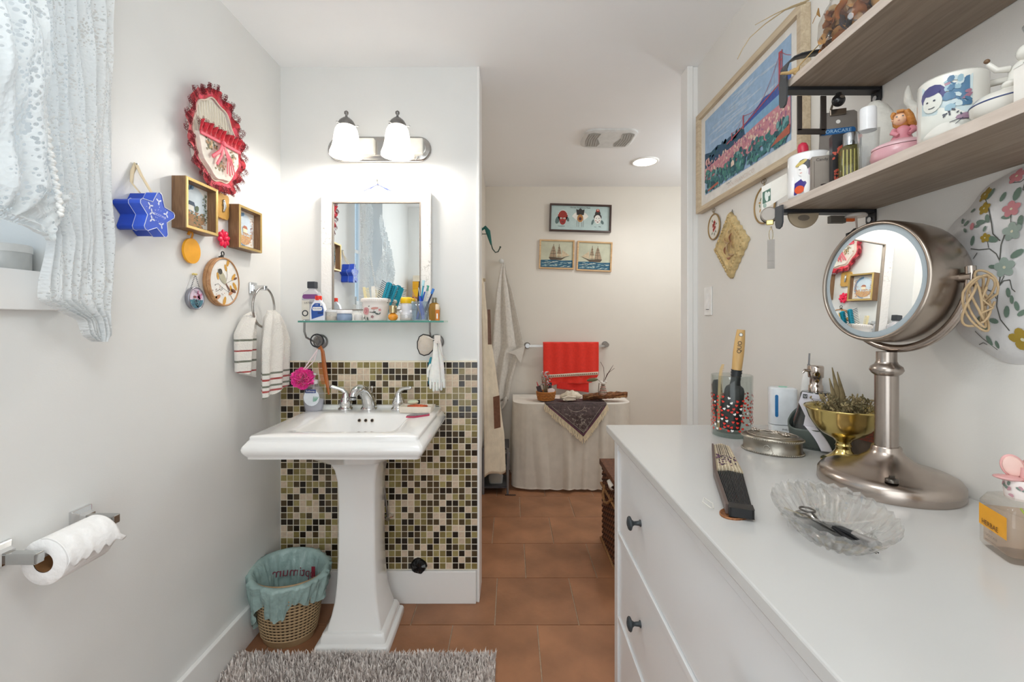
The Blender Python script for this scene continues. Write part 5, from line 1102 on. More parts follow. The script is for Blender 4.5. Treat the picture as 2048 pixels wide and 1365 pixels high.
g.ell((0, -.02, .12), .016, .008, .010, 2, 10, 6); g.ell((-.014, -.018, .128), .012, .006, .012, 2, 10, 6); g.ell((.016, -.018, .132), .012, .006, .010, 2, 10, 6); g.tube([(-.03, 0, 0), (-.036, 0, .06), (-.03, 0, .12)], .003, 6, mat=1)
g.make('wrapping', [M('#b04a3c', .7), M('#6e5b4a', .7), M('#e3dcd4', .7)], s_)
g = G(); g.tube([(0, 0, .11), (.01, 0, .17), (.005, 0, .24), (-.02, 0, .285)], .0018, 5); g.tube([(0, 0, .11), (.03, 0, .18), (.08, 0, .26)], [.002, .004, .001], 6); g.tube([(.03, 0, .19), (.09, 0, .235)], .0015, 5)
g.tube([(0, 0, .115), (-.04, 0, .145), (-.07, -.01, .15)], .0018, 5); g.T = Matrix.Translation((-.085, -.01, .145)) @ Matrix.Rotation(R(-6), 4, 'Y'); g.ell((0, 0, 0), .045, .004, .014, 1, 14, 6)
g.make('dried_twigs', [M('#5d4038', .8), M('#6e7050', .8)], s_)
# hamper
s_ = thing('wicker_hamper', 'tall dark brown wicker laundry hamper behind the white dresser', 'hamper', (.728, 2.47, 0)); s_.scale = (1, 1, .88)
g = G(); g.box(-.185, .185, -.185, .185, .0, .50); g.make('hamper_body', M('#3b2418', .7, 0, .2, 40), s_)
g = G(); hw = .192
def side(fx):
    for j in range(28):
        z = .012 + j * .0175
        for seg in range(24):
            u = -.185 + seg * .0158; o_ = .004 if (seg + j) % 2 else -.003
            p = [fx(u, z, o_), fx(u + .0145, z, o_), fx(u + .0145, z + .0125, o_), fx(u, z + .0125, o_)]
            q = [fx(u, z, -.006), fx(u + .0145, z, -.006), fx(u + .0145, z + .0125, -.006), fx(u, z + .0125, -.006)]
            g.rings([q, p], (seg * 7 + j * 3) % 3, False)
side(lambda u, z, o_: (-hw - o_, u, z)); side(lambda u, z, o_: (u, -hw - o_, z))
g.make('wicker_weave', [M('#5a3623', .6), M('#7a4c30', .6), M('#462a1b', .6)], s_, kind='stuff')
for z in (.008, .372): g = G(); g.tube([(-.198, -.198, z), (.198, -.198, z), (.198, .198, z), (-.198, .198, z)], .010, 8, closed=True); g.make('rope_edge', M('#9a6f45', .7, 0, .2, 80), s_)
g = G(); g.tube([(-.198, -.10, .40), (-.215, -.06, .355), (-.218, 0, .335), (-.215, .06, .355), (-.198, .10, .40)], .009, 8); g.make('rope_handle', M('#9a6f45', .7, 0, .2, 80), s_)
g = G(); g.box(-.205, .20, -.20, .20, .50, .535)
for j in range(5): z = .503 + j * .007; g.tube([(-.205, -.202, z), (.20, -.202, z), (.20, .20, z), (-.205, .20, z)], .0045, 6, closed=True)
g.make('lid', M('#6a4029', .6, 0, .25, 60), s_)
g = G(); g.grid(lambda u, v: (-.206 - .014 * sin(pi * v), -.16 + .09 * u, .505 - .05 * v * (1 - abs(u - .5))), 8, 6); g.make('liner_cloth', M('#e5e0d8', .9), s_, solid=.003)
# fallen strip on the floor
g = G(); g.tube([(-.02, 0, .003), (.05, -.003, .003)], .004, 6); g.ell((-.024, 0, .004), .006, seg=8, n=6); tag(g.make('hair_pin', M('#3b2b26', .5), loc=((1018 - VX) * 3.33 / F, 3.33, .001)), 'dark hair pin lying on a tile joint near the table', 'hair pin')
# rear wall shelves (seen in the mirror)
def rshelf(z, n):
    g = G(); g.box(-.16, .16, 0, .15, 0, .018)
    return tag(g.make('rear_wall_shelf', WOOD('#a0603a', '#b8744a', .5, 'X', 6, 10), loc=(-.83, Y0, z)), n, 'shelf', 'reddish shelves on the rear wall')
rshelf(1.50, 'upper reddish wooden shelf seen in the sink mirror'); rshelf(1.27, 'lower reddish wooden shelf seen in the sink mirror')
s_ = thing('gift_box', 'stacked yellow boxes on the upper shelf seen in mirror', 'box', (-.93, Y0 + .075, 1.518))
g = G(); g.box(-.05, .05, -.05, .05, 0, .08); g.make('lower_box', M('#e9b422', .5), s_, bevel=.002); g = G(); g.box(-.05, .05, -.05, .05, .081, .155); g.make('upper_box', M('#e2a41b', .5), s_, bevel=.002)
g = G(); g.box(-.045, .02, -.05, .05, .156, .215); tag(g.make('cream_box', M('#e3d8c4', .5), loc=(-.93, Y0 + .075, 1.518)), 'cream box on top of the yellow boxes in mirror', 'box')
s_ = thing('brush_vase', 'dark glass vase of makeup brushes seen in mirror', 'vase', (-.79, Y0 + .075, 1.518))
g = G(); g.lathe([(.03, 0), (.034, .05), (.026, .10), (.022, .12)], 20); g.make('vase_body', M('#4a3a34', .3), s_)
g = G()
for k in range(6): a = k * 1.1; g.tube([(0, 0, .10), (.03 * cos(a), .02 * sin(a), .19)], .004, 6, mat=k % 2)
g.make('brushes', [M('#2d2626', .5), M('#d8b03c', .5)], s_)
for k, (x, c_, lab) in enumerate(((-.93, '#2b2b2d', 'black small bottle on the lower mirrored shelf'), (-.85, '#5b3222', 'amber small bottle on the lower mirrored shelf, in the middle'), (-.79, '#3e3230', 'brown small bottle on the lower mirrored shelf, right'))):
    s_ = thing('dropper_bottle', lab, 'bottle', (x, Y0 + .07, 1.288)); g = G(); g.lathe([(.022, 0), (.022, .05), (.008, .058)], 16); g.make('bottle_body', M(c_, .3), s_); g = G(); g.lathe([(.011, .058), (.011, .09)], 14); g.make('cap', M('#1d1d1f', .4), s_)
# ------------------------------------------------------------------ dresser
DZ = .957; DX = .2966; DY1 = 1.417; DY0 = .305
DWM = M('#dfe0e1', .3, 0, .005, 8, coat=.15)
s_ = thing('dresser', 'white three drawer dresser filling the right foreground', 'dresser', (.57, .861, 0))
def W2(g): g.T = Matrix.Translation((-.57, -.861, 0)); return g
g = W2(G()); g.box(DX, XR - .006, DY0, DY1, DZ - .022, DZ); g.make('top_board', M('#c8c7c5', .22, 0, .004, 8, coat=.2), s_, bevel=.003)
FX = .318
g = W2(G()); g.box(FX, FX + .02, DY1 - .062, DY1 - .022, 0, DZ - .022); g.box(FX, FX + .02, DY0 + .02, DY0 + .06, 0, DZ - .022)
for z0, z1 in ((.895, .935), (.634, .652), (.382, .400), (.06, .125)): g.box(FX + .001, FX + .02, DY0 + .06, DY1 - .062, z0, z1)
g.make('front_frame', DWM, s_, bevel=.0015)
g = W2(G()); g.box(FX + .02, XR - .03, DY1 - .04, DY1 - .022, .08, DZ - .022); g.box(FX + .02, XR - .03, DY0 + .022, DY0 + .04, .08, DZ - .022); g.box(XR - .04, XR - .03, DY0 + .04, DY1 - .04, .08, DZ - .022); g.box(FX + .02, XR - .03, DY0 + .04, DY1 - .04, .08, .095); g.make('side_panels', DWM, s_)
for a, b in ((XR - .07, DY1 - .062), (XR - .07, DY0 + .022)):
    g = W2(G()); g.box(a, a + .04, b, b + .04, 0, .08); g.make('leg', DWM, s_)
for z0, z1, kz in ((.655, .892, .775), (.403, .631, .523), (.128, .379, .27)):
    g = W2(G()); g.box(FX + .006, FX + .024, DY0 + .063, DY1 - .065, z0, z1); d = g.make('drawer', DWM, s_, bevel=.002)
    for y_ in (1.135, DY0 + .30):
        g = W2(G()); g.T = g.T @ Matrix.Translation((FX + .006, y_, kz)) @ Matrix.Rotation(-pi / 2, 4, 'Y'); g.lathe([(.0085, 0), (.0085, .002), (.006, .004), (.0048, .016), (.008, .021), (.0165, .025), (.0175, .0275), (.015, .031), (.006, .034)], 26); g.make('knob', M('#3c4144', .45, .3), d)
FACE = lambda x, y: -math.atan2(x, y)
def ond(px, py): D = (CH - DZ) * F / (py - VY); return Vector(((px - VX) * D / F, D, DZ))

# heart tumbler, brush, combs
tb = Vector((.628, 1.292, DZ)); hrz = FACE(tb.x, tb.y)
s_ = thing('heart_tumbler', 'clear glass tumbler printed with red and white hearts', 'tumbler', tb, hrz)
g = G(); g.lathe([(.050, 0), (.0525, .002), (.0545, .17), (.0530, .1715), (.0515, .17), (.049, .014)], 48, cap1=True); g.make('tumbler_glass', THIN('#f3f6f5', 1), s_)
g = G(); g.lathe([(.049, .001), (.049, .013)], 40); g.make('thick_base', THIN('#ecf1ef', 1, .04), s_)
g = G(); g.wrap = .0535; rn = random.Random(12); cnt = 0; used = []
def heart(g, x, z, s, a, y, m): 
    q = []
    for i in range(14):
        t = 2 * pi * i / 14; hx = 16 * sin(t) ** 3; hz = 13 * cos(t) - 5 * cos(2 * t) - 2 * cos(3 * t) - cos(4 * t); hx, hz = hx * s / 17, hz * s / 17
        q.append((x + hx * cos(a) - hz * sin(a), z + hx * sin(a) + hz * cos(a)))
    g.dec(q, y, m, 1)
for k in range(900):
    x = rn.uniform(-pi, pi) * .0535; z = .022 + .095 * rn.random() ** 1.25
    if any(math.hypot(x - u, z - v) < .0088 for u, v in used): continue
    used.append((x, z)); heart(g, x, z, .0042, rn.uniform(-.6, .6), -.0012, 0 if rn.random() < .75 else 1)
g.make('heart_print', [M('#d8392c', .4), M('#f1efec', .4)], s_, kind='stuff')
s_ = thing('round_hair_brush', 'round hair brush with tan handle standing in heart tumbler', 'brush', tb + Vector((-.006, -.004, .016)), rot=(0, R(5.5), hrz))
g = G(); g.lathe([(.012, 0), (.024, .004), (.0255, .02), (.026, .10), (.0255, .112), (.022, .122), (.014, .128)], 28); g.make('barrel', M('#2f3133', .5), s_)
g = G(); rn = random.Random(5)
for k in range(420):
    a = rn.uniform(0, 2 * pi); z = rn.uniform(.008, .10); r1 = .033
    g.add([(.0255 * cos(a), .0255 * sin(a), z), (.0255 * cos(a + .05), .0255 * sin(a + .05), z), (r1 * cos(a + .02), r1 * sin(a + .02), z + .001)], [(0, 1, 2)])
g.make('bristles', M('#1d1e20', .5), s_, kind='stuff')
g = G(); g.lathe([(.0145, .126), (.0125, .140), (.0135, .147), (.0125, .150), (.0145, .155), (.0130, .158), (.0150, .163), (.0135, .167), (.015, .171)], 22); g.make('ferrule', M('#26282b', .4), s_)
g = G(); tw_ = [(.171, .0128, .0128), (.185, .0135, .0115), (.22, .0145, .0105), (.25, .0135, .0095), (.275, .0115, .008), (.285, .0105, .007)]
g.rings([[(a * cos(2 * pi * i / 24), b * sin(2 * pi * i / 24), z) for i in range(24)] for z, a, b in tw_]); g.make('handle', WOOD('#c39a5f', '#d3ac70', .4, 'Z', 8, 8, .03), s_)
g = G(); g.blob(.001, .271, .0043, .0043, -.0090, 0, 16); g.make('hang_hole', M('#e9e7e2', .5), s_)
g = G(); g.tube(ringp(.0045, 16, 'y', (.001, -.0088, .271)), .0007, 5, closed=True); g.make('hole_rim', M('#5f6a6e', .3, .9), s_)
txt('QUO', .0150, M('#1d1a18', .5), s_, (.001, -.0125, .236), rot=(R(87), R(-90), 0))
s_ = thing('thin_comb', 'tan fine toothed comb leaning at the tumbler left side', 'comb', tb + Vector((-.040, -.006, .016)), rot=(0, R(1), hrz))
g = G(); g.rings([[(x0 + dx, y, z) for dx, y in ((-.004, -.001), (.003, -.001), (.003, .001), (-.004, .001))] for x0, z in ((0, 0), (0, .10), (.001, .15), (.004, .172), (.009, .186))], 0, False); g.make('spine', M('#c9ab7c', .5), s_)
g = G()
for k in range(24): g.box(.002, .0085 + .003 * (k > 20), -.0008, .0008, .09 + k * .0038, .0915 + k * .0038)
g.make('teeth', M('#c9ab7c', .5), s_)
s_ = thing('black_hair_brush', 'dark bristle brush behind the round brush in tumbler', 'brush', tb + Vector((-.018, .024, .016)), rot=(0, R(-6), hrz))
g = G(); g.rings([rrect(-.012, .012, -.006, .006, .005, 0), rrect(-.015, .015, -.008, .008, .006, .05), rrect(-.013, .013, -.008, .008, .006, .125), rrect(-.006, .006, -.005, .005, .004, .138)]); g.make('brush_body', M('#3a3b3b', .6), s_)
# pewter trinket box
s_ = thing('pewter_trinket_box', 'oval pewter trinket box with rose relief lid', 'box', Vector((.650, 1.130, DZ)), FACE(.655, 1.15) - .12)
A, B = .066, .050
g = G(); g.lathe([(1, 0), (1.03, .001), (1.03, .005), (.985, .007), (.975, .028), (.985, .031)], 56, sx=A, sy=B); bx_ = g.make('box_body', M('#9c968c', .32, .95, .08, 40, .05, 60), s_)
g = G(); g.lathe([(1.0, .031), (1.03, .033), (1.03, .037), (.97, .040), (.90, .0415), (.5, .0445), (.05, .0455)], 56, sx=A, sy=B); g.make('lid', M('#a39c90', .32, .95, .12, 60, .15, 80), s_)
g = G()
for k in range(84):
    a = 2 * pi * k / 84
    for z, q in ((.0035, 1.035), (.035, 1.035)): g.ell((A * q * cos(a), B * q * sin(a), z), .0019, seg=6, n=4)
g.make('beaded_trim', M('#a8a196', .3, .95), s_, kind='stuff')
g = G(); g.tube([(A * .84 * cos(2 * pi * i / 40), B * .84 * sin(2 * pi * i / 40), .0425) for i in range(40)], .001, 5, closed=True)
g.tube([(-.046, .012, .043), (-.02, .02, .046), (.01, .004, .047), (.034, -.006, .046)], .0016, 6)
for cx, cy in ((-.040, .014), (.030, -.008), (.008, .008)):
    for k in range(5): a = k * 1.257; g.ell((cx + .006 * cos(a), cy + .006 * sin(a), .0465), .005, .0035, .0022, 0, 8, 5)
    g.ell((cx, cy, .0485), .003, seg=8, n=5)
for k in range(9): a = rnd.uniform(0, 6.28); g.tube([(-.01 + .02 * cos(a), .006 + .012 * sin(a), .0462), (-.01 + .036 * cos(a + .4), .006 + .022 * sin(a + .4), .0455)], [.0018, .0006], 5)
g.make('rose_relief', M('#c9bfb4', .25, .9, .05, 60), s_)
g = G(); g.tube(ringp(.006, 16, 'y', (-.006, -.0515, .019)), .0006, 4, closed=True); g.tube([(-.004, -.0515, .026), (.004, -.052, .018), (.008, -.052, .008), (.0, -.053, .001)], .0006, 4); g.make('wire_catch', M('#cfcac2', .3, .9), s_)
# toothbrush steriliser
s_ = thing('brush_sanitizer', 'white rounded brush charger box with blue side window', 'charger', Vector((.798, 1.335, DZ)), FACE(.79, 1.37) + .18)
g = G(); g.rings([rrect(-.034, .034, -.026, .026, .018, 0, 5), rrect(-.036, .036, -.028, .028, .019, .020, 5), rrect(-.036, .036, -.028, .028, .019, .0215, 5)], 0); g.make('lower_tray', M('#e9ecee', .35), s_)
g = G(); g.rings([rrect(-.036, .036, -.028, .028, .019, .0235, 5), rrect(-.036, .036, -.028, .028, .019, .125, 5), rrect(-.034, .034, -.026, .026, .018, .1285, 5), rrect(-.028, .028, -.02, .02, .015, .13, 5)], 0); g.make('cover_body', M('#e4e8ec', .25, coat=.3), s_)
g = G(); g.rings([[(x - .020, -.0288, z) for x, _, z in [(c[2] * .13 * 1.0, 0, c[0] * .9 + .078) for c in stad(.046, .0440, 0)]], [(x - .020, -.0270, z) for x, _, z in [(c[2] * .13, 0, c[0] * .9 + .078) for c in stad(.046, .0440, 0)]]], 0, False) if False else g.rings([[(-.020 + .0042 * cos(t), y_, (.106 if sin(t) > 0 else .050) + .0042 * sin(t)) for t in [2 * pi * (i + .5) / 16 for i in range(16)]] for y_ in (-.0290, -.026)], 0, False)
g.make('blue_window', M('#2f78b4', .3), s_)
g = G(); g.rings([rrect(-.01, .012, -.008, .008, .006, .13), rrect(-.01, .012, -.008, .008, .006, .132)], 0); g.make('green_port', M('#9fd0bb', .4), s_)
txt('PHILIPS', .0075, M('#5c6064', .5), s_, (.006, -.0282, .010))
# electric toothbrush
s_ = thing('electric_toothbrush', 'white electric toothbrush handle with blue grip, no head', 'toothbrush', Vector((.815, 1.262, DZ)), rot=(0, R(3), FACE(.8, 1.27)))
g = G(); g.lathe([(.022, 0), (.024, .004), (.024, .022), (.018, .028)], 24); g.make('charger_base', WHITE, s_)
g = G(); g.lathe([(.0135, .028), (.0150, .06), (.0158, .10), (.0150, .15), (.0125, .175), (.0095, .183), (.004, .185)], 26); hb = g.make('handle', M('#e6e5e3', .3), s_)
g = G(); g.T = Matrix.Translation((.0085, -.002, .14)); g.ell((0, 0, 0), .0085, .0125, .046, 0, 16, 12); g.make('blue_grip', M('#4f93b9', .35), hb)
g = G(); g.blob(-.004, .097, .008, .011, -.0170, 0, 14); g.make('green_button', M('#4f9c86', .4), hb)
g = G(); g.tube([(0, 0, .184), (0, 0, .205)], .0036, 8); g.tube([(0, 0, .205), (0, 0, .235)], .0022, 8); g.make('metal_shaft', M('#8f9093', .3, .9), s_)
txt('sonicare', .0045, M('#4d7a86', .5), s_, (-.004, -.0168, .125))
# soap pump with hollow
SP = Vector((.782, 1.165, DZ)); s_ = thing('dish_soap_pump', 'black teardrop soap dispenser with chrome pump and paper tag', 'dispenser', SP, FACE(.70, 1.16))
g = G(); dp = [(0, .040, .034), (.006, .050, .043), (.02, .0555, .048), (.04, .0555, .047), (.065, .050, .040), (.09, .042, .033), (.12, .036, .029), (.138, .034, .028), (.143, .030, .025)]
g.rings([[(a * cos(2 * pi * i / 40), b * sin(2 * pi * i / 40), z) for i in range(40)] for z, a, b in dp]); g.make('bottle_body', M('#2d3130', .18, 0, 0, coat=.5), s_)
g = G()
def bowlf(u, v):
    t = 2 * pi * u; rz = .048 + .02 * (1 - v); A2, B2 = .060, .052; ph = v * pi / 2
    top = .060 + .022 * cos(t + pi / 2) ** 2 - .028 * (sin(t) < 0) * (-sin(t)) + .025 * (sin(t) > 0) * sin(t)
    return (A2 * cos(t) * (.62 + .38 * sin(ph)), -.002 + B2 * sin(t) * (.62 + .38 * sin(ph)), top * v ** 1.4)
g.grid(bowlf, 56, 14); g.rings([[(.6 * .060 * cos(2 * pi * i / 24), .62 * .052 * sin(2 * pi * i / 24) - .002, z) for i in range(24)] for z in (0, .002)]); g.make('grey_cradle', M('#5a625d', .4), s_, solid=.0035)
g = G(); g.lathe([(.016, .143), (.0165, .158), (.0145, .160), (.0135, .164), (.0135, .178), (.0175, .180), (.0180, .206), (.0165, .2095), (.004, .2105)], 30); g.tube([(-.012, -.008, .196), (-.024, -.014, .198), (-.029, -.016, .191)], [.004, .0035, .003], 8); g.make('pump', M('#c9bdb4', .12, 1), s_)
g = G()
tagp = [(-.038, .118), (-.030, .146), (.026, .138), (.014, .108), (.006, .098), (.000, .078), (-.002, .058), (-.028, .062), (-.024, .086), (-.030, .100)]
g.add([(x, -.043 - .010 * (.14 - z) * 4, z) for x, z in tagp] + [(x, -.0435 - .010 * (.14 - z) * 4 - .0006, z) for x, z in tagp], [tuple(range(10)), tuple(range(19, 9, -1))]); 
def tl_(u, v): return (-.026 + .024 * u + .034 * v + .004 * sin(pi * v), -.051 - .012 * sin(pi * v * .6), .062 - .056 * v)
g.grid(tl_, 6, 14); tg = g.make('paper_tag', M('#dcd9e2', .6), s_, solid=.0006)
g = G(); y = -.0490
for k in range(6): g.T = Matrix(); g.add([(-.014 + k * .001, y - .0006 * k * 1.0 - .0005, .132 - k * .0035), (.012 + .0015 * k * (k % 2), y - .0006 * k - .0005, .129 - k * .0035), (.012 + .0015 * k * (k % 2), y - .0006 * k - .0005, .1282 - k * .0035), (-.014 + k * .001, y - .0006 * k - .0005, .1312 - k * .0035)], [(0, 1, 2, 3)])
g.box(-.029, -.020, y - .0008, y + .002, .131, .141); g.box(-.024, -.021, y - .004, y, .108, .111); g.box(-.017, -.014, y - .004, y, .107, .110)
g.make('tag_print', M('#3a3a3e', .5), s_)
txt('U', .008, WHITE, s_, (-.0245, y - .0012, .136))
# brass goblet with dried herbs
GB = Vector((.766, 1.046, DZ)); s_ = thing('brass_goblet', 'polished brass footed bowl holding dried herbs', 'bowl', GB)
k_ = .078
g = G(); g.lathe([(.044, 0), (.0445, .003), (.042, .005), (.032, .010), (.022, .018), (.0155, .028), (.015, .036), (.017, .038), (.015, .040), (.0145, .046), (.022, .054), (.040, .064), (.056, .078), (.067, .098), (.0745, .120), (.0785, .124), (.0775, .126), (.073, .121), (.064, .100), (.050, .080), (.030, .070), (.004, .066)], 56); g.make('brass_bowl', BRASS, s_)
hb_ = thing('dried_herbs', 'bunch of dried brown herb sprigs in the brass bowl', 'herbs', GB + Vector((0, 0, .07)))
g = G(); rn = random.Random(21)
for k in range(150):
    a = rn.uniform(0, 6.28); r0 = rn.uniform(0, .03); r1 = r0 + rn.uniform(.005, .038); h = rn.uniform(.045, .085) - .25 * max(0, r1 - .05)
    m_ = rn.randrange(3); mid = (r1 * .7 * cos(a + .4), r1 * .7 * sin(a + .4), h * .6); e = (r1 * cos(a), r1 * sin(a), h)
    g.tube([(r0 * cos(a), r0 * sin(a), .005), mid, e], [.0014, .0013, .0007], 4, m_)
    for j in range(3):
        t = rn.uniform(.5, 1); c = [mid[i] * (1 - t) + e[i] * t for i in range(3)]; g.T = Matrix.Translation(c) @ Matrix.Rotation(rn.uniform(0, 3), 4, 'Z') @ Matrix.Rotation(rn.uniform(-1.2, 1.2), 4, 'Y'); g.ell((0, 0, 0), .0055, .0018, .0024, m_, 6, 4); g.T = Matrix()
for x, y_, h in ((.0, .02, .145), (.012, .02, .135), (-.008, .018, .12)): g.tube([(x * .5, y_, .0), (x, y_, h * .6), (x - .012, y_, h)], [.003, .007, .0012], 6, 0, flat=.4)
g.make('sprigs', [M('#8b7a58', .8, 0, .15, 60), M('#a0916a', .8, 0, .15, 60), M('#6f6547', .8, 0, .15, 60)], hb_)
s_ = thing('brick_print_card', 'postcard with red brick wall leaning behind the mirror stand', 'postcard', Vector((.832, 1.06, DZ)), rot=(R(-6), 0, -pi / 2 + .35))
g = G(); g.box(-.035, .035, -.001, .001, 0, .085); g.make('card', M('#6f6257', .5), s_)
g = G()
for j in range(6):
    for i in range(6): x = -.033 + i * .011 + (j % 2) * .004; g.dec([(x, .042 + j * .007), (x + .010, .042 + j * .007), (x + .010, .0480 + j * .007), (x, .0480 + j * .007)], -.0014, 0)
g.make('brick_print', M('#a9604f', .6, 0, .15, 60), s_)
s_ = thing('clear_packet', 'small clear packet behind the dried herbs by the wall', 'packet', Vector((.832, 1.10, DZ + .088)), -pi / 2)
g = G(); g.rings([rrect(-.018, .018, -.004, .004, .003, 0), rrect(-.018, .018, -.006, .006, .003, .02), rrect(-.016, .016, -.002, .002, .001, .040)]); g.make('packet_film', THIN('#e9edf2', 1, .3), s_)

# lighted make-up mirror
MB = Vector((.736, .890, DZ)); s_ = thing('vanity_mirror', 'round brushed nickel magnifying mirror on tall stand', 'mirror', MB)
g = G(); g.lathe([(.112, 0), (.114, .003), (.113, .022), (.108, .029), (.098, .034), (.07, .042), (.045, .052), (.030, .064), (.0245, .072), (.024, .078), (.0225, .080)], 72); g.make('base', M('#b3a79e', .24, 1, .02), s_)
g = G(); g.lathe([(.019, .078), (.019, .222)], 36); g.lathe([(.019, .218), (.024, .222), (.0275, .228), (.0255, .235), (.019, .240), (.0165, .246), (.0165, .264)], 36); g.make('pole', M('#a99f97', .26, 1, .02), s_)
g = G(); g.T = Matrix.Translation((-.055, -.078, .0400)); g.lathe([(.010, -.004), (.010, .001), (.006, .003)], 18); g.box(-.004, .004, -.002, .002, .002, .007); g.make('switch', M('#5d5751', .3, .9), s_)
hc = Vector((.008, -.006, .3985))                                 # head centre, relative to MB
nrm = Vector((-.993, -.112, .05)).normalized(); tn = Vector((-.112, .993, 0)).normalized(); upv = nrm.cross(tn) * -1
if upv.z < 0: upv = -upv
def hp(a, r, d): return tuple(hc + tn * r * cos(a) + upv * r * sin(a) + nrm * d)
NR = 64
def hr(prof, mat=0, **k): g.rings([[hp(2 * pi * i / NR, r, d) for i in range(NR)] for r, d in prof], mat, True, **k)
g = G(); hr([(.062, -.062), (.085, -.058), (.104, -.047), (.113, -.030), (.116, -.010), (.1165, .020), (.1165, .046), (.1145, .051), (.1105, .052), (.109, .049), (.109, .044)], cap1=False); g.make('drum_housing', M('#a79b90', .28, 1, .02, 12), s_)
g = G(); hr([(.1085, .046), (.0965, .0475)], cap0=False, cap1=False); g.make('light_ring', M('#a4afb5', .35, 0, .02, 6, coat=.4), s_)
g = G(); hr([(.098, .0475), (.001, .0475)], cap0=False); g.sm = [False] * len(g.f); g.make('mirror_glass', M('#f4f6f6', 0, 1, 0), s_)
g = G(); q = []
for i in range(41):
    a = -pi - .14 + (pi + .28) * i / 40; q.append(hp(a, .1275, -.010))
g.tube(q, .0075, 12); g.make('yoke', M('#b3a79e', .22, 1), s_)
for a in (0, pi): g = G(); g.tube([hp(a, .112, -.010), hp(a, .132, -.010)], .009, 12); g.make('pivot', M('#a99f97', .25, 1), s_)
# cord wound round the yoke
cb = MB + Vector(hp(pi, .134, -.010)) + Vector((-.004, 0, -.010)); s_ = thing('power_cord', 'tan power cord bundled around the mirror yoke', 'cord', cb); s_.scale = (.85, .85, .95)
g = G(); rn = random.Random(2); q = []
for k in range(5):
    ph = rn.uniform(-.3, .3); w_ = rn.uniform(.016, .028); h_ = rn.uniform(.040, .058)
    for i in range(26):
        t = 2 * pi * i / 26; q.append((w_ * cos(t) * .8 + .004 * k - .008, -.014 + .010 * sin(2 * t + k), -.035 + h_ * sin(t + ph) * (1 if sin(t) < 0 else .75) + .004 * k))
g.tube(q, .0021, 8); g.tube([(.006, -.02, -.01), (-.008, -.024, -.03), (.012, -.026, -.045), (-.010, -.022, -.055)], .0022, 8); g.make('cord_loops', M('#b59b77', .5), s_)

# folding fan
f0 = ond(1442, 905); f1_ = ond(1484, 1044); s_ = thing('folded_fan', 'closed folding fan with ivory leaf and black lower ribs', 'fan', (f0 + f1_) / 2, math.atan2(f1_.y - f0.y, f1_.x - f0.x) + pi / 2)
L_ = (f1_ - f0).length / 2
def fanseg(g, y0, y1, w0, w1, z0, h, n, mats=1, gap=.25):
    for k in range(n):
        a = -1 + 2 * k / n; b = -1 + 2 * (k + 1 - gap) / n
        zt = z0 + h * (1 - .35 * abs((a + b) / 2)); g.add([(a * w0, y0, z0), (b * w0, y0, z0), (b * w1, y1, z0), (a * w1, y1, z0), (a * w0, y0, zt), (b * w0, y0, zt), (b * w1, y1, zt), (a * w1, y1, zt)], [(0, 3, 2, 1), (4, 5, 6, 7), (0, 1, 5, 4), (1, 2, 6, 5), (2, 3, 7, 6), (3, 0, 4, 7)], k % mats)
g = G(); fanseg(g, L_, L_ * .02, .019, .0265, .006, .016, 16, 2, .15); g.make('painted_leaf', [M('#d9cbb0', .7, 0, .12, 60), M('#b8a78b', .7, 0, .1, 60)], s_)
g = G(); rn = random.Random(6)
for k in range(46): x = rn.gauss(0, .009); y_ = rn.uniform(.03, .11); g.ell((max(-.018, min(.018, x)), y_, .0208), rn.uniform(.0012, .0028), rn.uniform(.002, .005), .0012, rn.randrange(2), 6, 4)
for k in range(6): g.box(-.012 + k * .004, -.0112 + k * .004, L_ * .35 + .01 * (k % 3), L_ * .95, .0205, .0218, 1)
g.make('blossom_print', [M('#6a4863', .7), M('#3c3040', .7)], s_)
g = G(); fanseg(g, L_ * .02, -L_ * .93, .0265, .0185, .006, .012, 17, 1, .3); g.make('black_ribs', M('#202124', .45), s_)
g = G(); g.prismz([(-.021, L_), (-.017, L_), (-.024, 0), (-.018, -L_ * .93), (-.023, -L_ * .93), (-.030, 0)], .004, .020, 0); g.make('guard_stick', M('#5a4a45', .4), s_)
g = G(); g.prismz([(-.019, -L_ * .93 - .012), (.019, -L_ * .93 - .012), (.019, -L_ * .93 + .012), (-.019, -L_ * .93 + .012)], .0045, .0195, 0); g.make('rivet_end', M('#141416', .4), s_, bevel=.004)
s_ = thing('copper_disc', 'oval copper medallion under the fan tip', 'medallion', ond(1470, 1030), .5)
g = G(); g.lathe([(.98, 0), (1, .001), (1, .003), (.96, .0038), (.9, .003), (.1, .0032)], 40, sx=.0285, sy=.021); g.make('disc', M('#a8714b', .45, .6, .25, 120, .3, 120), s_)
g = G(); g.tube([(-.020, .030, .004), (-.024, .045, .010), (-.014, .050, .014), (-.010, .035, .008), (-.018, .028, .004)], .0008, 5); g.make('thread', M('#d8d4ca', .6), s_)

# cut glass dish
DC = Vector((.482, .684, DZ)); s_ = thing('cut_glass_dish', 'oval cut glass divided dish with scalloped rim', 'dish', DC, R(-110))
m = bpy.data.materials.new('cut_glass'); m.use_nodes = True; nt = m.node_tree; b = nt.nodes['Principled BSDF']; b.inputs['Transmission Weight'].default_value = 1; b.inputs['Roughness'].default_value = .02; b.inputs['IOR'].default_value = 1.4; b.inputs['Base Color'].default_value = (.97, .98, .975, 1)
tr = nt.nodes.new('ShaderNodeBsdfTransparent'); mx = nt.nodes.new('ShaderNodeMixShader'); mx.inputs[0].default_value = .52; nt.links.new(b.outputs[0], mx.inputs[1]); nt.links.new(tr.outputs[0], mx.inputs[2]); nt.links.new(mx.outputs[0], nt.nodes['Material Output'].inputs[0])
CUT = m
A, B = .118, .077
def rz_(r): return .004 + .041 * max(0, (r - .45) / .55) ** 1.35
g = G(); rs = []; NS = 112
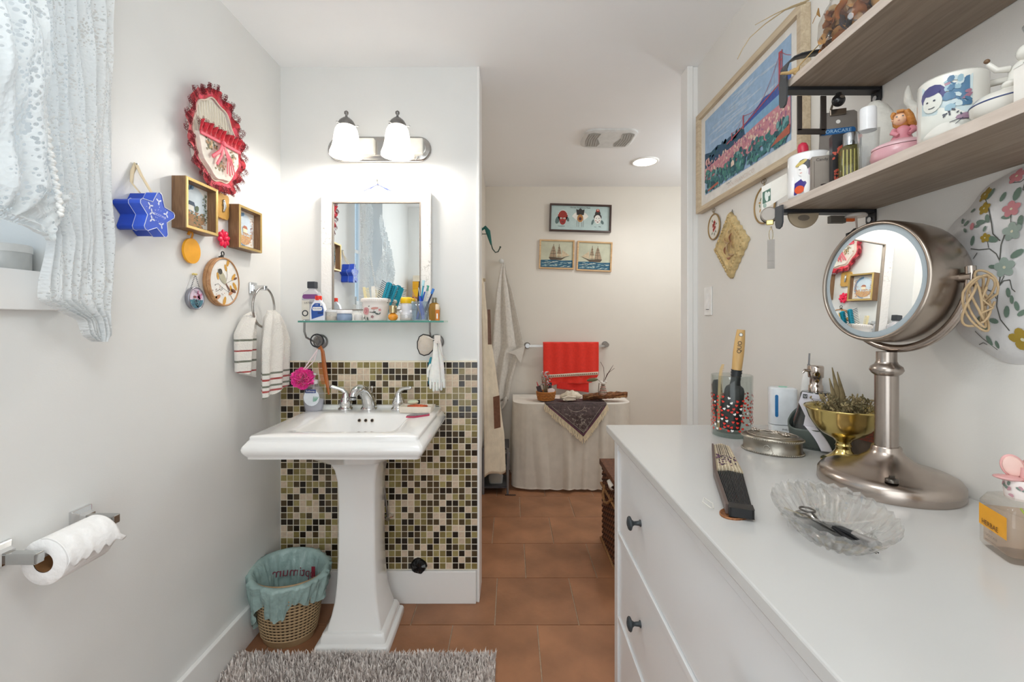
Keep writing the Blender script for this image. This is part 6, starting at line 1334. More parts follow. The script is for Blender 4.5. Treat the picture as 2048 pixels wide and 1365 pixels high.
def cutr(r, a): return .0016 * (1 if int(a / (2 * pi) * 48) % 2 else -1) * (r > .5) * (r < .93)
outer = [(.05, 0), (.42, 0), (.48, .002)] + [(.55 + .45 * k / 7, rz_(.55 + .45 * k / 7) - .004) for k in range(8)]
for r, z in outer: rs.append([(A * r * cos(a) * (1 + .012 * cos(28 * a) * (r > .93)), B * r * sin(a) * (1 + .012 * cos(28 * a) * (r > .93)), z + cutr(r, a) + .0020 * cos(28 * a) * (r > .93)) for a in [2 * pi * i / NS for i in range(NS)]])
for r in (1.0, .95, .85, .75, .65, .55, .45, .2, .03): rs.append([(A * (r - .012) * cos(a) * (1 + .012 * cos(28 * a) * (r > .93)), B * (r - .012) * sin(a) * (1 + .012 * cos(28 * a) * (r > .93)), rz_(r) + .0012 + .0020 * cos(28 * a) * (r > .93)) for a in [2 * pi * i / NS for i in range(NS)]])
g.rings(rs, 0, False); g.make('dish_body', CUT, s_)
g = G(); g.rings([[(.002, y_, z) for y_, z in ((-B * .72, .004), (B * .72, .004), (B * .80, .034), (B * .3, .022), (-B * .3, .022), (-B * .80, .034))], [(-.004, y_, z) for y_, z in ((-B * .72, .004), (B * .72, .004), (B * .80, .034), (B * .3, .022), (-B * .3, .022), (-B * .80, .034))]], 0, False)
g.make('divider', CUT, s_, bevel=.001)
for cx, cy in ((-.07, .0), (.070, .010), (.0, -.045), (.01, .048)):
    g = G()
    for k in range(9): a = k * 2 * pi / 9; r = math.hypot(cx / A, cy / B); z = rz_(min(1, r)) + .002; g.tube([(cx, cy, z), (cx + .020 * cos(a), cy + .016 * sin(a), rz_(min(1, math.hypot((cx + .02 * cos(a)) / A, (cy + .016 * sin(a)) / B))) + .001)], [.0022, .0008], 4)
    g.make('star_cut', CUT, s_)
s_ = thing('nail_scissors', 'small steel nail scissors lying in the glass dish', 'scissors', DC + Vector((-.004, .012, .0075)), R(-62))
g = G(); sm_ = M('#6d6a66', .25, 1)
g.tube([(-.030 + .011 * cos(t), .013 + .009 * sin(t), .014) for t in [2 * pi * i / 20 for i in range(20)]], .0016, 6, closed=True); g.tube([(-.024 + .011 * cos(t), -.012 + .009 * sin(t), .012) for t in [2 * pi * i / 20 for i in range(20)]], .0016, 6, closed=True)
g.tube([(-.020, .008, .013), (.0, -.001, .004), (.030, -.006, .002)], [.002, .0035, .001], 6, flat=.5); g.tube([(-.014, -.007, .011), (.0, .001, .004), (.032, .002, .002)], [.002, .0035, .001], 6, flat=.5); g.ell((0, 0, .006), .003, seg=8, n=5); g.make('scissor_blades', sm_, s_)
s_ = thing('tweezers', 'black tweezers lying beside the scissors in glass dish', 'tweezers', DC + Vector((.004, -.038, .0075)), R(-74))
g = G(); g.tube([(-.030, 0, .010), (-.006, .004, .008), (.034, .002, .003)], [.003, .0035, .001], 6, flat=.5); g.tube([(-.030, 0, .010), (-.006, -.005, .007), (.034, -.002, .003)], [.003, .0035, .001], 6, flat=.5); g.make('tweezer_arms', M('#2c2c2e', .3, .6), s_)
s_ = thing('lip_pencil', 'short grey cosmetic pencil lying in the glass dish', 'pencil', DC + Vector((.022, -.020, .0105)), R(-68))
g = G(); g.tube([(-.004, 0, 0), (.030, 0, 0)], .0052, 12, 0); g.tube([(-.030, 0, .002), (-.022, 0, .001), (-.004, 0, 0)], [.0012, .004, .0054], 12, 1); g.make('pencil_body', [M('#9b9692', .35, .3), M('#333334', .4)], s_)
g = G()
for k in range(3): g.tube([(.012 * k - .014 + .008 * cos(t), .004 * (-1) ** k + .006 * sin(t), .002 * k) for t in [2 * pi * i / 16 for i in range(16)]], .0012, 6, closed=True)
tag(g.make('wire_rings', M('#c9c5c0', .2, .9), loc=DC + Vector((-.020, .050, .0095))), 'thin silver rings in the far half of glass dish', 'rings')
# perfume with butterfly cap
PB = Vector((.700, .6235, DZ)); s_ = thing('butterfly_perfume', 'square perfume bottle with pink butterfly cap at right edge', 'perfume', PB, R(-110))
g = G(); hx, hy = .0335, .030
g.rings([rrect(-hx * .86, hx * .86, -hy * .86, hy * .86, .006, 0, 3), rrect(-hx, hx, -hy, hy, .007, .006, 3), rrect(-hx, hx, -hy, hy, .007, .066, 3), rrect(-hx * .84, hx * .84, -hy * .84, hy * .84, .008, .078, 3), rrect(-hx * .55, hx * .55, -hy * .55, hy * .55, .008, .083, 3)]); g.make('glass_body', THIN('#f7f5f2', 1.2, .03), s_)
g = G(); g.rings([rrect(-hx * .9, hx * .9, -hy * .9, hy * .9, .006, .009, 3), rrect(-hx * .9, hx * .9, -hy * .9, hy * .9, .006, .058, 3)]); g.make('pale_liquid', THIN('#f6eadf', .3, .06), s_)
g = G(); g.dec([(-hx * .86, .031), (hx * .9, .031), (hx * .9, .061), (-hx * .86, .061)], -hy - .0004, 0); g.make('yellow_panel', M('#eaa41e', .4), s_)
g = G()
for y_ in (-.014, .0, .012): g.tube([(hx + .0006, y_ + .003, .008), (hx + .0006, y_, .036), (hx + .0006, y_ + .004, .062), (hx - .004, y_ - .002, .076)], .0011, 5)
g.make('stem_print', M('#93a33c', .5), s_)
txt('HERBAE', .0100, M('#5b3c1e', .5), s_, (-.004, -hy - .0010, .037)); txt("L'OCCITANE", .0050, M('#7a6f68', .5), s_, (-.002, -hy - .0010, .022)); txt('PAR', .0035, M('#7a6f68', .5), s_, (-.002, -hy - .0010, .028)); txt('EAU DE PARFUM', .003, M('#7a6f68', .5), s_, (-.002, -hy - .0010, .015))
g = G(); g.lathe([(.0155, .080), (.0165, .086), (.0175, .104), (.016, .107)], 28); cp = g.make('cap', M('#e5d9d4', .4), s_)
g = G(); g.wrap = .0172; rn = random.Random(3); g.T = Matrix.Rotation(R(60), 4, 'Z')
for k in range(10): g.blob(rn.uniform(-.02, .02), rn.uniform(.086, .102), .0032, .0020, -.001, 0 if k % 2 else 1, 8, rn.random() * 3, .4, k)
g.make('cap_print', [M('#75857a', .5), M('#b98a92', .5)], cp)
g = G(); g.T = RB = Matrix.Rotation(R(70), 4, 'Z'); pk_ = [M('#d9a3a0', .35, 0, .08, 40, coat=.2), M('#e4bfb5', .35)]
def wing(c, rx, rz2, rot, yaw, m):
    B_ = RB @ Matrix.Translation(c) @ Matrix.Rotation(yaw, 4, 'Z') @ Matrix.Rotation(rot, 4, 'Y'); g.T = B_; g.ell((0, 0, 0), rx, .003, rz2, 0, 18, 10); g.T = B_ @ Matrix.Translation((0, -.0022, 0)); g.ell((0, 0, 0), rx * .84, .0018, rz2 * .86, 1, 18, 8)
wing((-.008, -.002, .124), .0125, .0165, R(-18), R(10), 0); wing((.012, .002, .124), .0125, .0165, R(20), R(-20), 0)
for x in (-.013, .014): g.T = RB @ Matrix.Translation((x, -.008, .1085)); g.ell((0, 0, 0), .0155, .011, .0035, 0, 18, 8)
g.T = RB; g.tube([(.001, -.003, .104), (.002, -.004, .124)], .003, 8); g.make('butterfly', pk_, s_)

# ------------------------------------------------------------------ right wall
HR = -pi / 2
SW1, SW2 = '#8c7c6e', '#a39486'
def shelfb(name, zb, yb, lab):
    s = thing(name, lab, 'shelf', (.745, yb - .42, zb), 0)
    g = G(); g.box(-.105, .103, -.42, .42, 0, .0185); g.make('board', WOOD('#7a6a5c', '#988877', .5, 'Y', 5, 12, .05), s)
    g = G(); g.box(-.1062, -.105, -.42, .42, .0003, .0182); g.make('edge_band', WOOD('#b5a69a', '#cabdb2', .5, 'Y', 6, 10, .03), s)
    return s
s1 = shelfb('wall_shelf', 1.5416, 1.082, 'lower grey brown wooden wall shelf with mugs')
s2_ = shelfb('wall_shelf', 1.8190, 1.066, 'upper grey brown wooden wall shelf holding the potpourri jar')
BK = M('#2a2b2e', .42, .3)
for zb, yb, lab, up in ((1.5416, 1.082, 'black metal bracket under the lower wall shelf end', 0), (1.8190, 1.066, 'black metal bracket with raised loop at the upper shelf end', 1)):
    s = thing('shelf_bracket', lab, 'bracket', (.745, yb - .014, zb))
    g = G(); g.box(-.112, .103, -.014, .014, -.0085, -.0005); g.make('under_bar', BK, s, bevel=.001)
    g = G(); g.rings([[(x, y_, z) for y_, z in [(.014 * c * 1.0, zz) for c, zz in ((-1, .022 if up else .010), (-1, -.030), (-.7, -.040), (0, -.044), (.7, -.040), (1, -.030), (1, .022 if up else .010))]] for x in (-.116, -.112)], 0, False)
    g.make('front_plate', M('#4b4d50', .45, .3), s)
    g = G(); g.rings([[(x, y_, z) for y_, z in [(.014 * c, zz) for c, zz in ((-1, 0), (-1, -.026), (-.7, -.034), (0, -.038), (.7, -.034), (1, -.026), (1, 0))]] for x in (.1, .104)], 0, False); g.make('wall_plate', BK, s)
    g = G(); g.T = Matrix.Translation((.1, 0, -.022)) @ Matrix.Rotation(-pi / 2, 4, 'Y'); g.lathe([(.006, 0), (.006, .003)], 12); g.make('screw', STEEL, s)
    if up:
        g = G(); q = [(-.114, 0, .0)] + [(-.114 + .0, 0, .02), (-.1135, 0, .040), (-.108, 0, .056), (-.096, 0, .068), (-.078, 0, .076), (-.05, 0, .082), (-.01, 0, .088), (.04, 0, .094), (.10, 0, .100)]
        rs = [[(x - .0015 * (1 if i < 4 else .3), y_, z + (0 if i < 4 else .0015)), (x + .0015, y_, z - .001)] for i, (x, y0, z) in enumerate(q) for y_ in ()]
        vs = []; fs2 = []
        for i, (x, _, z) in enumerate(q):
            vs += [(x, -.013, z), (x, .013, z)]
        for i in range(len(q) - 1): fs2.append((2 * i, 2 * i + 1, 2 * i + 3, 2 * i + 2))
        g.add(vs, fs2, 0, True); g.make('loop_strap', M('#4b4d50', .45, .3), s, solid=.003)
# U shaped hanger plate + knob below upper shelf
s = thing('u_hanger', 'dark brown U shaped hanger below the upper shelf', 'hanger', P(1625, 202, 1.05))
g = G(); 
for a, b_ in (((-.030, 0), (-.030, -.070)), ((.026, 0), (.024, -.070))): g.box(min(a[0], b_[0]) - .006, max(a[0], b_[0]) + .006, -.0015, .0015, b_[1], .012)
g.box(-.036, .030, -.0015, .0015, -.078, -.064); g.make('u_plate', M('#3f3834', .45, .2), s, bevel=.003)
s = thing('suction_ball', 'round black suction ball under the upper shelf holding the clip', 'knob', P(1677, 201, 1.02))
g = G(); g.ell((0, 0, 0), .0135, .012, .0135); g.tube([(0, 0, 0), (0, .0, .016)], .006); g.make('knob_ball', M('#1a1a1c', .2), s); g = G(); g.blob(0, .003, .006, .003, -.0122, 0); g.make('cap', CHROME, s)
s = thing('card_clip', 'grey clip card with a blue logo hanging under the upper shelf', 'clip', P(1677, 228, 1.045), R(-18))
g = G(); g.rings([[(x, y_, z) for x, z in ((-.040, -.104), (.038, -.104), (.036, .0), (.030, .005), (-.030, .005), (-.036, .0))] for y_ in (-.001, .001)], 0, False); g.make('card', M('#918a84', .3, .4), s)
g = G(); g.box(-.018, .014, -.006, .001, -.004, .010); g.tube([(-.016, -.004, .010), (-.012, -.006, .026), (.004, -.004, .022)], .003, 6); g.make('clip_jaw', M('#8a7d70', .25, .9), s, bevel=.001)
g = G(); g.blob(-.001, -.018, .0045, .0045, -.0013, 0); g.make('punch_hole', M('#eeeae4', .5), s)
g = G(); g.rings([[(c[0] * 1.0 - .002, y_, c[2] - .040) for c in stad(.035, .0068, 0)] for y_ in (-.0022, -.0012)], 0, False); lg = g.make('logo_backing', M('#1f5f98', .4), s)
txt('ORACARE', .0112, M('#a9cbe4', .4), s, (-.001, -.0026, -.040), xs=1.0); txt('HEALTH RINSE', .0065, M('#9c7f86', .5), s, (-.002, -.0018, -.054), xs=.9)
for px, py, d, lab in ((0, 0, 0, 0),):
    pass
# -------- things on the lower shelf
LZ = 1.5604
def onl(px, D): return Vector(((px - VX) * D / F, D, LZ))
mg = Vector((.680, 1.036, LZ)); s = thing('printed_mug', 'white mug with a painted woman in purple robe, leftmost on the shelf', 'mug', mg, FACE(.6, 1.0))
g = G(); g.lathe([(.037, 0), (.041, .003), (.042, .01), (.042, .094), (.041, .097), (.039, .094), (.038, .01), (.01, .006)], 48); g.make('mug_body', M('#efeeee', .1, 0, 0, coat=.5), s)
g = G(); g.wrap = .042; y = -.0008
wp = [M('#d9c3cf', .3), M('#3f2f82', .3), M('#ece9e6', .3), M('#d8542a', .3), M('#2d2a2f', .3), M('#c9b267', .3), M('#8c8577', .4)]
g.dec([(-.004, .004), (.034, .004), (.036, .074), (-.002, .080)], y, 0, 6); g.dec([(-.032, .004), (.014, .004), (.010, .028), (-.004, .040), (-.018, .036), (-.030, .030)], y - .0006, 1, 6)
g.blob(-.020, .014, .010, .009, y - .0012, 3); g.blob(.000, .030, .007, .020, y - .0014, 2, 12, .5); g.blob(-.004, .016, .006, .014, y - .0016, 2, 10, -.3)
g.blob(-.010, .068, .013, .012, y - .0012, 4); g.blob(-.014, .056, .0095, .013, y - .0018, 2); g.blob(-.016, .072, .013, .004, y - .0022, 5, 10, .5); g.line([(-.02, .058), (-.016, .057)], .001, y - .0024, 4); g.line([(-.018, .05), (-.014, .05)], .001, y - .0024, 3); g.blob(-.010, .040, .006, .010, y - .0016, 2, 10)
g.make('portrait_print', wp, s)
g = G(); g.tube([(.030, .028, .08), (.045, .05, .078), (.050, .056, .05), (.042, .045, .02), (.030, .028, .016)], .005, 10); g.make('handle', M('#efeeee', .1, 0, 0, coat=.5), s)
s = thing('lipstick', 'red capped lipstick standing inside the printed mug', 'lipstick', mg + Vector((-.006, -.004, .012)), rot=(0, R(-6), 0))
g = G(); g.lathe([(.009, 0), (.009, .092)], 18); g.lathe([(.0105, .078), (.011, .104), (.008, .112), (.002, .115)], 18); g.make('tube_body', M('#c12c46', .35), s)
s = thing('plastic_jar', 'frosted jar with red ring right behind the printed mug', 'jar', Vector((.742, 1.046, LZ)), FACE(.7, 1)); s.scale = (.75, .75, 1)
g = G(); g.lathe([(.024, 0), (.026, .004), (.026, .06)], 28); g.make('jar_body', M('#e3d6c6', .4), s); g = G(); g.lathe([(.0275, .060), (.0275, .070)], 28); g.make('red_ring', M('#c3241f', .25, .3), s); g = G(); g.lathe([(.027, .070), (.0255, .100), (.018, .106)], 28); g.make('lid', M('#e6d3bf', .4, 0, .05), s)
s = thing('carton', 'grey cardboard box with dark text beside the printed mug', 'box', Vector((.676, .978, LZ)), FACE(.69, .955) + .25)
g = G(); g.box(-.026, .022, -.012, .006, 0, .074); g.make('carton_body', M('#8f857b', .6), s); 
g = G(); g.blob(-.002, .012, .009, .0025, -.0126, 0); g.line([(-.022, .008), (-.022, .064)], .0006, -.0124, 0); g.line([(.006, .050), (.018, .049)], .0016, -.0124, 0); g.line([(.006, .032), (.018, .031)], .0016, -.0124, 0); g.make('carton_print', M('#3a2c28', .6), s)
txt('Candy', .0085, M('#3a3431', .6), s, (-.008, -.0128, .066))
s = thing('flower_carton', 'tall black perfume box printed with coral blossoms', 'box', Vector((.690, .938, LZ)), FACE(.70, .90) + .30)
g = G(); g.box(-.026, .024, -.016, .006, 0, .104); g.make('box_body', M('#1c1a1d', .4), s)
g = G(); rn = random.Random(8)
for k in range(70): t = rn.random(); x = -.020 + .036 * t + rn.gauss(0, .006); z = .060 + .034 * t + rn.gauss(0, .007); g.blob(max(-.024, min(.022, x)), min(.096, z), .0030, .0024, -.0163 - rn.random() * .0004, 0, 6, rn.random() * 3, .5, k)
for k in range(24): g.blob(max(-.024, rn.gauss(-.016, .006)), max(.004, rn.gauss(.014, .008)), .003, .0022, -.0164, 0, 6, rn.random() * 3, .5, k)
for k in range(12): x = rn.uniform(.0, .018); z = rn.uniform(.01, .06); g.line([(x, z), (x - .006, z + .006), (x + .004, z + .008)], .0009, -.0166, 1)
g.make('blossom_print', [M('#b9523f', .5), M('#b39a6a', .5)], s)
s = thing('eau_bottle', 'square green gold perfume bottle with chrome cap', 'perfume', Vector((.673, .901, LZ)), FACE(.68, .86) + .2)
g = G(); g.rings([rrect(-.017, .017, -.012, .012, .004, 0), rrect(-.018, .018, -.013, .013, .004, .006), rrect(-.018, .018, -.013, .013, .004, .062), rrect(-.011, .011, -.010, .010, .004, .068)], 0); g.make('glass_body', THIN('#b6ad6b', 1.2, .15), s)
g = G(); 
for k in range(5): g.box(-.014 + k * .006, -.0125 + k * .006, -.0136, -.0130, .006, .058)
g.make('ribs', M('#a39a55', .2, .4), s); g = G(); g.lathe([(.0125, .068), (.0125, .091), (.011, .093)], 24); g.make('cap', M('#b4b7ba', .12, 1), s)
s = thing('clear_atomizer', 'clear glass atomizer bottle with tall white cap', 'bottle', Vector((.678, .862, LZ)), FACE(.7, .82) + .2)
g = G(); g.rings([rrect(-.014, .014, -.010, .010, .004, 0), rrect(-.016, .016, -.011, .011, .004, .065), rrect(-.017, .017, -.012, .012, .004, .082)], 0); g.make('glass_body', THIN('#e6e6e4', 1.3, .15), s)
g = G(); g.lathe([(.0135, .082), (.0135, .122), (.0125, .125)], 24); g.make('cap', M('#dcdcdd', .3), s)
# white ceramic swan-like figure with a long neck behind
s = thing('white_figurine', 'rounded white bisque figurine behind the bottle with tall white cap', 'figurine', Vector((.772, .960, LZ)), FACE(.72, .90))
g = G(); cm = M('#dcd8cf', .6, 0, .05, 40, .3, 70)
g.rings([[(cx + a * cos(2 * pi * i / 24), b_ * sin(2 * pi * i / 24), z) for i in range(24)] for z, a, b_, cx in ((0, .030, .026, 0), (.03, .038, .030, .004), (.08, .040, .032, .006), (.12, .036, .03, .004), (.15, .030, .026, .002), (.172, .022, .02, -.002), (.184, .010, .01, -.002))])
g.tube([(-.015, -.012, .085), (-.035, -.02, .088), (-.055, -.026, .075), (-.078, -.030, .078)], [.016, .013, .009, .006], 12); g.ell((-.074, -.03, .084), .011, .009, .008); g.tube([(-.076, -.03, .076), (-.092, -.034, .070)], [.005, .002], 8)
g.make('figurine_body', cm, s)
so_ = s = thing('shell_ornament', 'pointed white ornament behind the ginger haired girl figure', 'ornament', Vector((.800, .890, LZ)), FACE(.76, .85))
g = G(); g.rings([[(cx + a * cos(2 * pi * i / 20) * (1 + .06 * cos(6 * 2 * pi * i / 20)), b_ * sin(2 * pi * i / 20), z) for i in range(20)] for z, a, b_, cx in ((0, .02, .02, 0), (.05, .024, .02, 0), (.11, .032, .022, .004), (.14, .034, .02, .006), (.155, .026, .016, .006), (.165, .012, .010, -.008), (.18, .009, .008, -.018), (.20, .0065, .006, -.020), (.215, .003, .003, -.019))]); g.make('ornament_body', cm, s); so_.scale = (.85, .85, .87)
# girl trinket box
GX = Vector((.694, .808, LZ)); s = thing('girl_trinket_box', 'pink oval trinket box topped by ginger haired girl figure', 'trinket box', GX, FACE(.70, .80)); s.scale = (.92, .92, .80)
pkm = M('#cf9ca3', .3, 0, .07, 22, coat=.2)
g = G(); g.rings([[(a * cos(2 * pi * i / 40), b_ * sin(2 * pi * i / 40), z) for i in range(40)] for z, a, b_ in ((0, .034, .026), (.004, .042, .032), (.018, .048, .037), (.032, .046, .035), (.036, .0445, .034))]); g.make('box_base', pkm, s)
g = G(); g.rings([[(a * cos(2 * pi * i / 40), b_ * sin(2 * pi * i / 40), z) for i in range(40)] for z, a, b_ in ((.0368, .0455, .035), (.041, .046, .0355), (.046, .038, .029), (.052, .022, .018), (.055, .014, .012))]); g.make('lid', M('#d8aeb4', .3, 0, .07, 22, coat=.2), s)
g = G(); g.rings([[(x0 + a * cos(2 * pi * i / 24), b_ * sin(2 * pi * i / 24), z) for i in range(24)] for z, a, b_, x0 in ((.050, .020, .016, 0), (.058, .016, .013, .001), (.068, .0125, .010, .002), (.076, .0135, .009, .003), (.081, .0095, .007, .003), (.085, .0045, .0045, .003))])
g.tube([(.016, -.004, .078), (.020, -.010, .068), (.012, -.015, .060)], [.005, .0055, .004], 10); g.tube([(-.010, -.004, .078), (-.012, -.012, .068), (-.004, -.016, .060)], [.004, .005, .0035], 10); g.make('dress', M('#c9828d', .35, coat=.2), s)
g = G(); g.ell((-.001, -.004, .100), .0125, .012, .0145, 0, 24, 16); g.ell((-.0125, -.010, .097), .0022, .0025, .002, 0, 8, 6); g.tube([(.002, 0, .083), (.001, -.001, .092)], .0045, 10)
g.make('head', M('#e6b997', .35, coat=.2), s)
g = G(); g.blob(-.006, .1015, .0016, .0013, -.0155, 0, 8); g.blob(.003, .1015, .0016, .0013, -.0158, 0, 8); g.blob(-.003, .0935, .002, .0008, -.0150, 1, 8); g.make('face_paint', [M('#3f5668', .4), M('#a5504a', .4)], s)
g = G(); g.rings([[(.003 + a * cos(2 * pi * i / 24), .003 + b_ * sin(2 * pi * i / 24), z) for i in range(24)] for z, a, b_ in ((.082, .010, .006), (.088, .0155, .011), (.100, .0165, .0135), (.110, .0150, .0145), (.117, .010, .011), (.120, .003, .003))])
g.tube([(-.010, -.012, .112), (-.013, -.013, .106), (-.0125, -.012, .099)], [.004, .003, .0015], 8); g.tube([(.008, -.013, .112), (.013, -.013, .100), (.016, -.008, .086), (.021, -.004, .078)], [.005, .006, .0065, .003], 10); g.tube([(-.006, -.015, .113), (.004, -.0155, .1125)], .0035, 8)
g.make('hair', M('#bf7f3c', .35, 0, .12, 60, .3, 120), s)
s = thing('gold_trinket', 'small gold filigree box behind the pink trinket box', 'box', Vector((.790, .835, LZ)), HR + .4)
g = G(); g.box(-.02, .02, -.012, .012, 0, .05); g.make('filigree_box', M('#b98a3c', .3, .8, .4, 120, .6, 150), s, bevel=.002)
# photo mug
PM = Vector((.692, .712, LZ)); s = thing('photo_mug', 'large white mug with faded blue photo of a toddler', 'mug', PM, FACE(.70, .628))
pw = M('#dedbd3', .15, 0, 0, coat=.5)
g = G(); g.lathe([(.036, 0), (.040, .003), (.0415, .01), (.0415, .094), (.0405, .097), (.0385, .094), (.037, .01), (.01, .006)], 56); g.make('mug_body', pw, s)
g = G(); g.tube([(.036, .012, .082), (.055, .020, .084), (.066, .024, .066), (.064, .024, .040), (.052, .018, .022), (.036, .012, .018)], [.0055, .006, .0062, .006, .006, .0055], 12, flat=.8); g.make('handle', pw, s)
g = G(); g.wrap = .0415; y = -.0006
g.dec([(-.038, .008), (.024, .008), (.026, .088), (-.036, .088)], y, 0, 8); g.dec([(.004, .046), (.022, .046), (.022, .086), (-.004, .082)], y - .0004, 1, 6)
rn = random.Random(14)
for k in range(26): g.blob(rn.uniform(-.004, .022), rn.uniform(.042, .086), rn.uniform(.003, .007), rn.uniform(.002, .005), y - .0009 - rn.random() * .0004, rn.choice((1, 2, 3, 0)), 8, rn.random() * 3, .4, k)
g.dec([(-.038, .008), (.024, .008), (.024, .028), (.006, .040), (-.012, .047), (-.038, .044)], y - .0007, 5, 8); g.blob(-.020, .069, .0165, .0155, y - .001, 4, 14); g.blob(-.020, .058, .0125, .0155, y - .0016, 5, 16); g.blob(-.020, .073, .0105, .005, y - .002, 4, 10)
for dx in (-.0055, .0035): g.blob(-.020 + dx, .060, .0016, .0013, y - .0024, 6, 8)
g.line([(-.024, .050), (-.020, .049), (-.016, .050)], .0011, y - .0024, 6); g.blob(.016, .026, .010, .005, y - .0014, 7, 10, .1)
for k in range(10): g.blob(rn.uniform(-.006, .014), rn.uniform(.030, .040), .002, .0012, y - .0020, 6, 6, rn.random() * 3)
g.line([(.0, .020), (.010, .023), (.022, .021)], .001, y - .0018, 6); g.line([(.006, .016), (.014, .024)], .0008, y - .0018, 6)
g.make('photo_print', [M('#b6c4c6', .3), M('#4a6f8d', .3), M('#9a6f80', .3), M('#8aa7b4', .3), M('#4b4a76', .3), M('#d3d3cb', .3), M('#3d3f4c', .3), M('#94788a', .3)], s)
# cherub dish
CD = Vector((.690, .626, LZ)); s = thing('cherub_dish', 'white porcelain lidded dish with blue line and cherub knob', 'dish', CD, FACE(.7, .625))
g = G(); g.rings([[(a * cos(2 * pi * i / 48), b_ * sin(2 * pi * i / 48), z) for i in range(48)] for z, a, b_ in ((0, .028, .024), (.004, .034, .028), (.014, .041, .034), (.023, .042, .035))]); g.make('dish_base', pw, s)
g = G(); g.rings([[(a * cos(2 * pi * i / 48), b_ * sin(2 * pi * i / 48), z) for i in range(48)] for z, a, b_ in ((.0232, .0425, .0355), (.0248, .0425, .0355))]); g.make('blue_line', M('#33406e', .3), s)
g = G(); g.rings([[(a * cos(2 * pi * i / 48), b_ * sin(2 * pi * i / 48), z) for i in range(48)] for z, a, b_ in ((.025, .042, .035), (.033, .036, .030), (.038, .026, .022), (.041, .015, .013))]); g.make('lid', pw, s)
g = G()
g.rings([[(.006 + dx + a * cos(2 * pi * i / 20), b_ * sin(2 * pi * i / 20), z) for i in range(20)] for z, a, b_, dx in ((.036, .015, .012, 0), (.048, .012, .010, 0), (.058, .0105, .009, .001), (.066, .0125, .009, .003), (.072, .009, .007, .004), (.076, .005, .005, .005))])
g.ell((.014, -.002, .085), .0105, .0105, .0115, 0, 18, 12); g.ell((.016, .002, .088), .0115, .011, .0115, 0, 16, 10); g.tube([(-.002, -.004, .068), (-.014, -.010, .069), (-.022, -.012, .080)], [.0045, .0038, .003], 10); g.tube([(.012, -.006, .066), (.022, -.010, .058), (.018, -.014, .048)], [.0045, .004, .003], 10)
g.ell((-.001, -.012, .043), .009, .012, .0065, 0, 12, 8); g.ell((.015, -.013, .043), .008, .012, .0065, 0, 12, 8); g.make('cherub', pw, s)
g = G(); g.ell((-.023, -.0125, .084), .0035, .003, .0032, seg=10, n=6); g.make('brown_tip', M('#6a5038', .5), s)
s = thing('tan_box', 'tan sided white box at the right edge of shelf', 'box', Vector((.668, .534, LZ)), R(-6))
g = G(); g.box(-.022, .03, -.004, .05, 0, .046); g.make('box_body', M('#b58f66', .7, 0, .15, 50), s); g = G(); g.box(-.0235, -.022, -.005, .051, 0, .047); g.box(-.0235, .031, -.0055, .0515, .046, .0475); g.make('white_edges', M('#e5e1da', .5), s)
s = thing('cordial_glass', 'small clear stemmed glass on top of the tan box', 'glass', Vector((.662, .566, LZ + .0478)))
g = G(); g.lathe([(.016, 0), (.016, .001), (.004, .003), (.003, .012), (.010, .024), (.017, .046), (.0165, .046), (.009, .024)], 28); g.make('glass_body', THIN('#eef0f0', 1.5, .08, .3), s)

# under the lower shelf / bracket
s = thing('postcard', 'white folded postcard with green picture tucked at the lower bracket', 'postcard', P(1545, 392, 1.14), R(-34))
g = G(); g.prism([(-.024, -.034), (-.002, -.022), (-.002, .036), (-.024, .026)], -.0005, .0005); g.add([(-.002, 0, -.022), (.032, -.02, -.006), (.032, -.02, .046), (-.002, 0, .036)], [(0, 1, 2, 3)]); g.make('card', M('#e6e2da', .6), s)
g = G(); g.dec([(-.022, -.018), (-.004, -.011), (-.004, .020), (-.022, .012)], -.0009, 0); g.blob(-.013, .0, .004, .013, -.0013, 1, 10, .1); g.blob(-.008, .006, .003, .006, -.0013, 1); g.blob(-.017, -.022, .004, .006, -.0011, 2); g.make('picture_print', [M('#4f6f5f', .6), M('#d8ddd6', .6), M('#9db0a4', .6)], s)
s = thing('badge_reel', 'round badge reel hanging from lower shelf bracket front', 'badge', P(1538, 430, 1.10), R(-30))
g = G(); g.T = Matrix.Rotation(pi / 2, 4, 'X'); g.lathe([(.017, -.004), (.018, 0), (.018, .006), (.015, .008)], 30); g.make('reel_disc', M('#9d958d', .45, .3), s)
g = G(); g.T = Matrix.Rotation(pi / 2, 4, 'X'); g.lathe([(.019, -.010), (.019, -.005)], 30); g.make('black_back', BLACK, s)
g = G(); g.box(-.006, .010, -.010, -.002, -.026, -.014); g.make('swivel', BRASS, s, bevel=.002)
s = thing('bottle_opener', 'flat steel bottle opener hanging on a key ring', 'opener', P(1542, 508, 1.09), R(-30))
g = G(); g.rings([[(x, y_, z) for x, z in ((-.0078, -.034), (.0078, -.034), (.0078, -.024), (.0078, .034), (-.0078, .034), (-.0078, -.024))] for y_ in (-.0018, .0)], 0, False); g.box(-.0078, .0078, -.0026, -.0018, -.017, -.012); g.box(-.0078, .0078, -.0034, -.0018, -.036, -.029); g.make('opener_plate', M('#8b857f', .5, .8), s)
g = G(); g.tube([(.004 * cos(t), -.001, .046 + .014 * sin(t)) for t in [2 * pi * i / 20 for i in range(20)]], .0009, 6, closed=True); g.tube([(0, 0, .058), (0, 0, .066)], .002, 6); g.make('key_ring', M('#b7a98c', .25, .9), s)
s = thing('round_badge', 'round tan disc magnet under the lower shelf bracket', 'badge', P(1606, 428, 1.066), R(-8))
g = G(); g.T = Matrix.Rotation(pi / 2, 4, 'X'); g.lathe([(.033, -.003), (.034, 0), (.033, .003)], 40); g.make('disc', M('#a3937c', .45, .2), s); g = G(); g.blob(0, -.010, .013, .007, -.0036, 0); g.make('disc_print', M('#6d6256', .5), s)
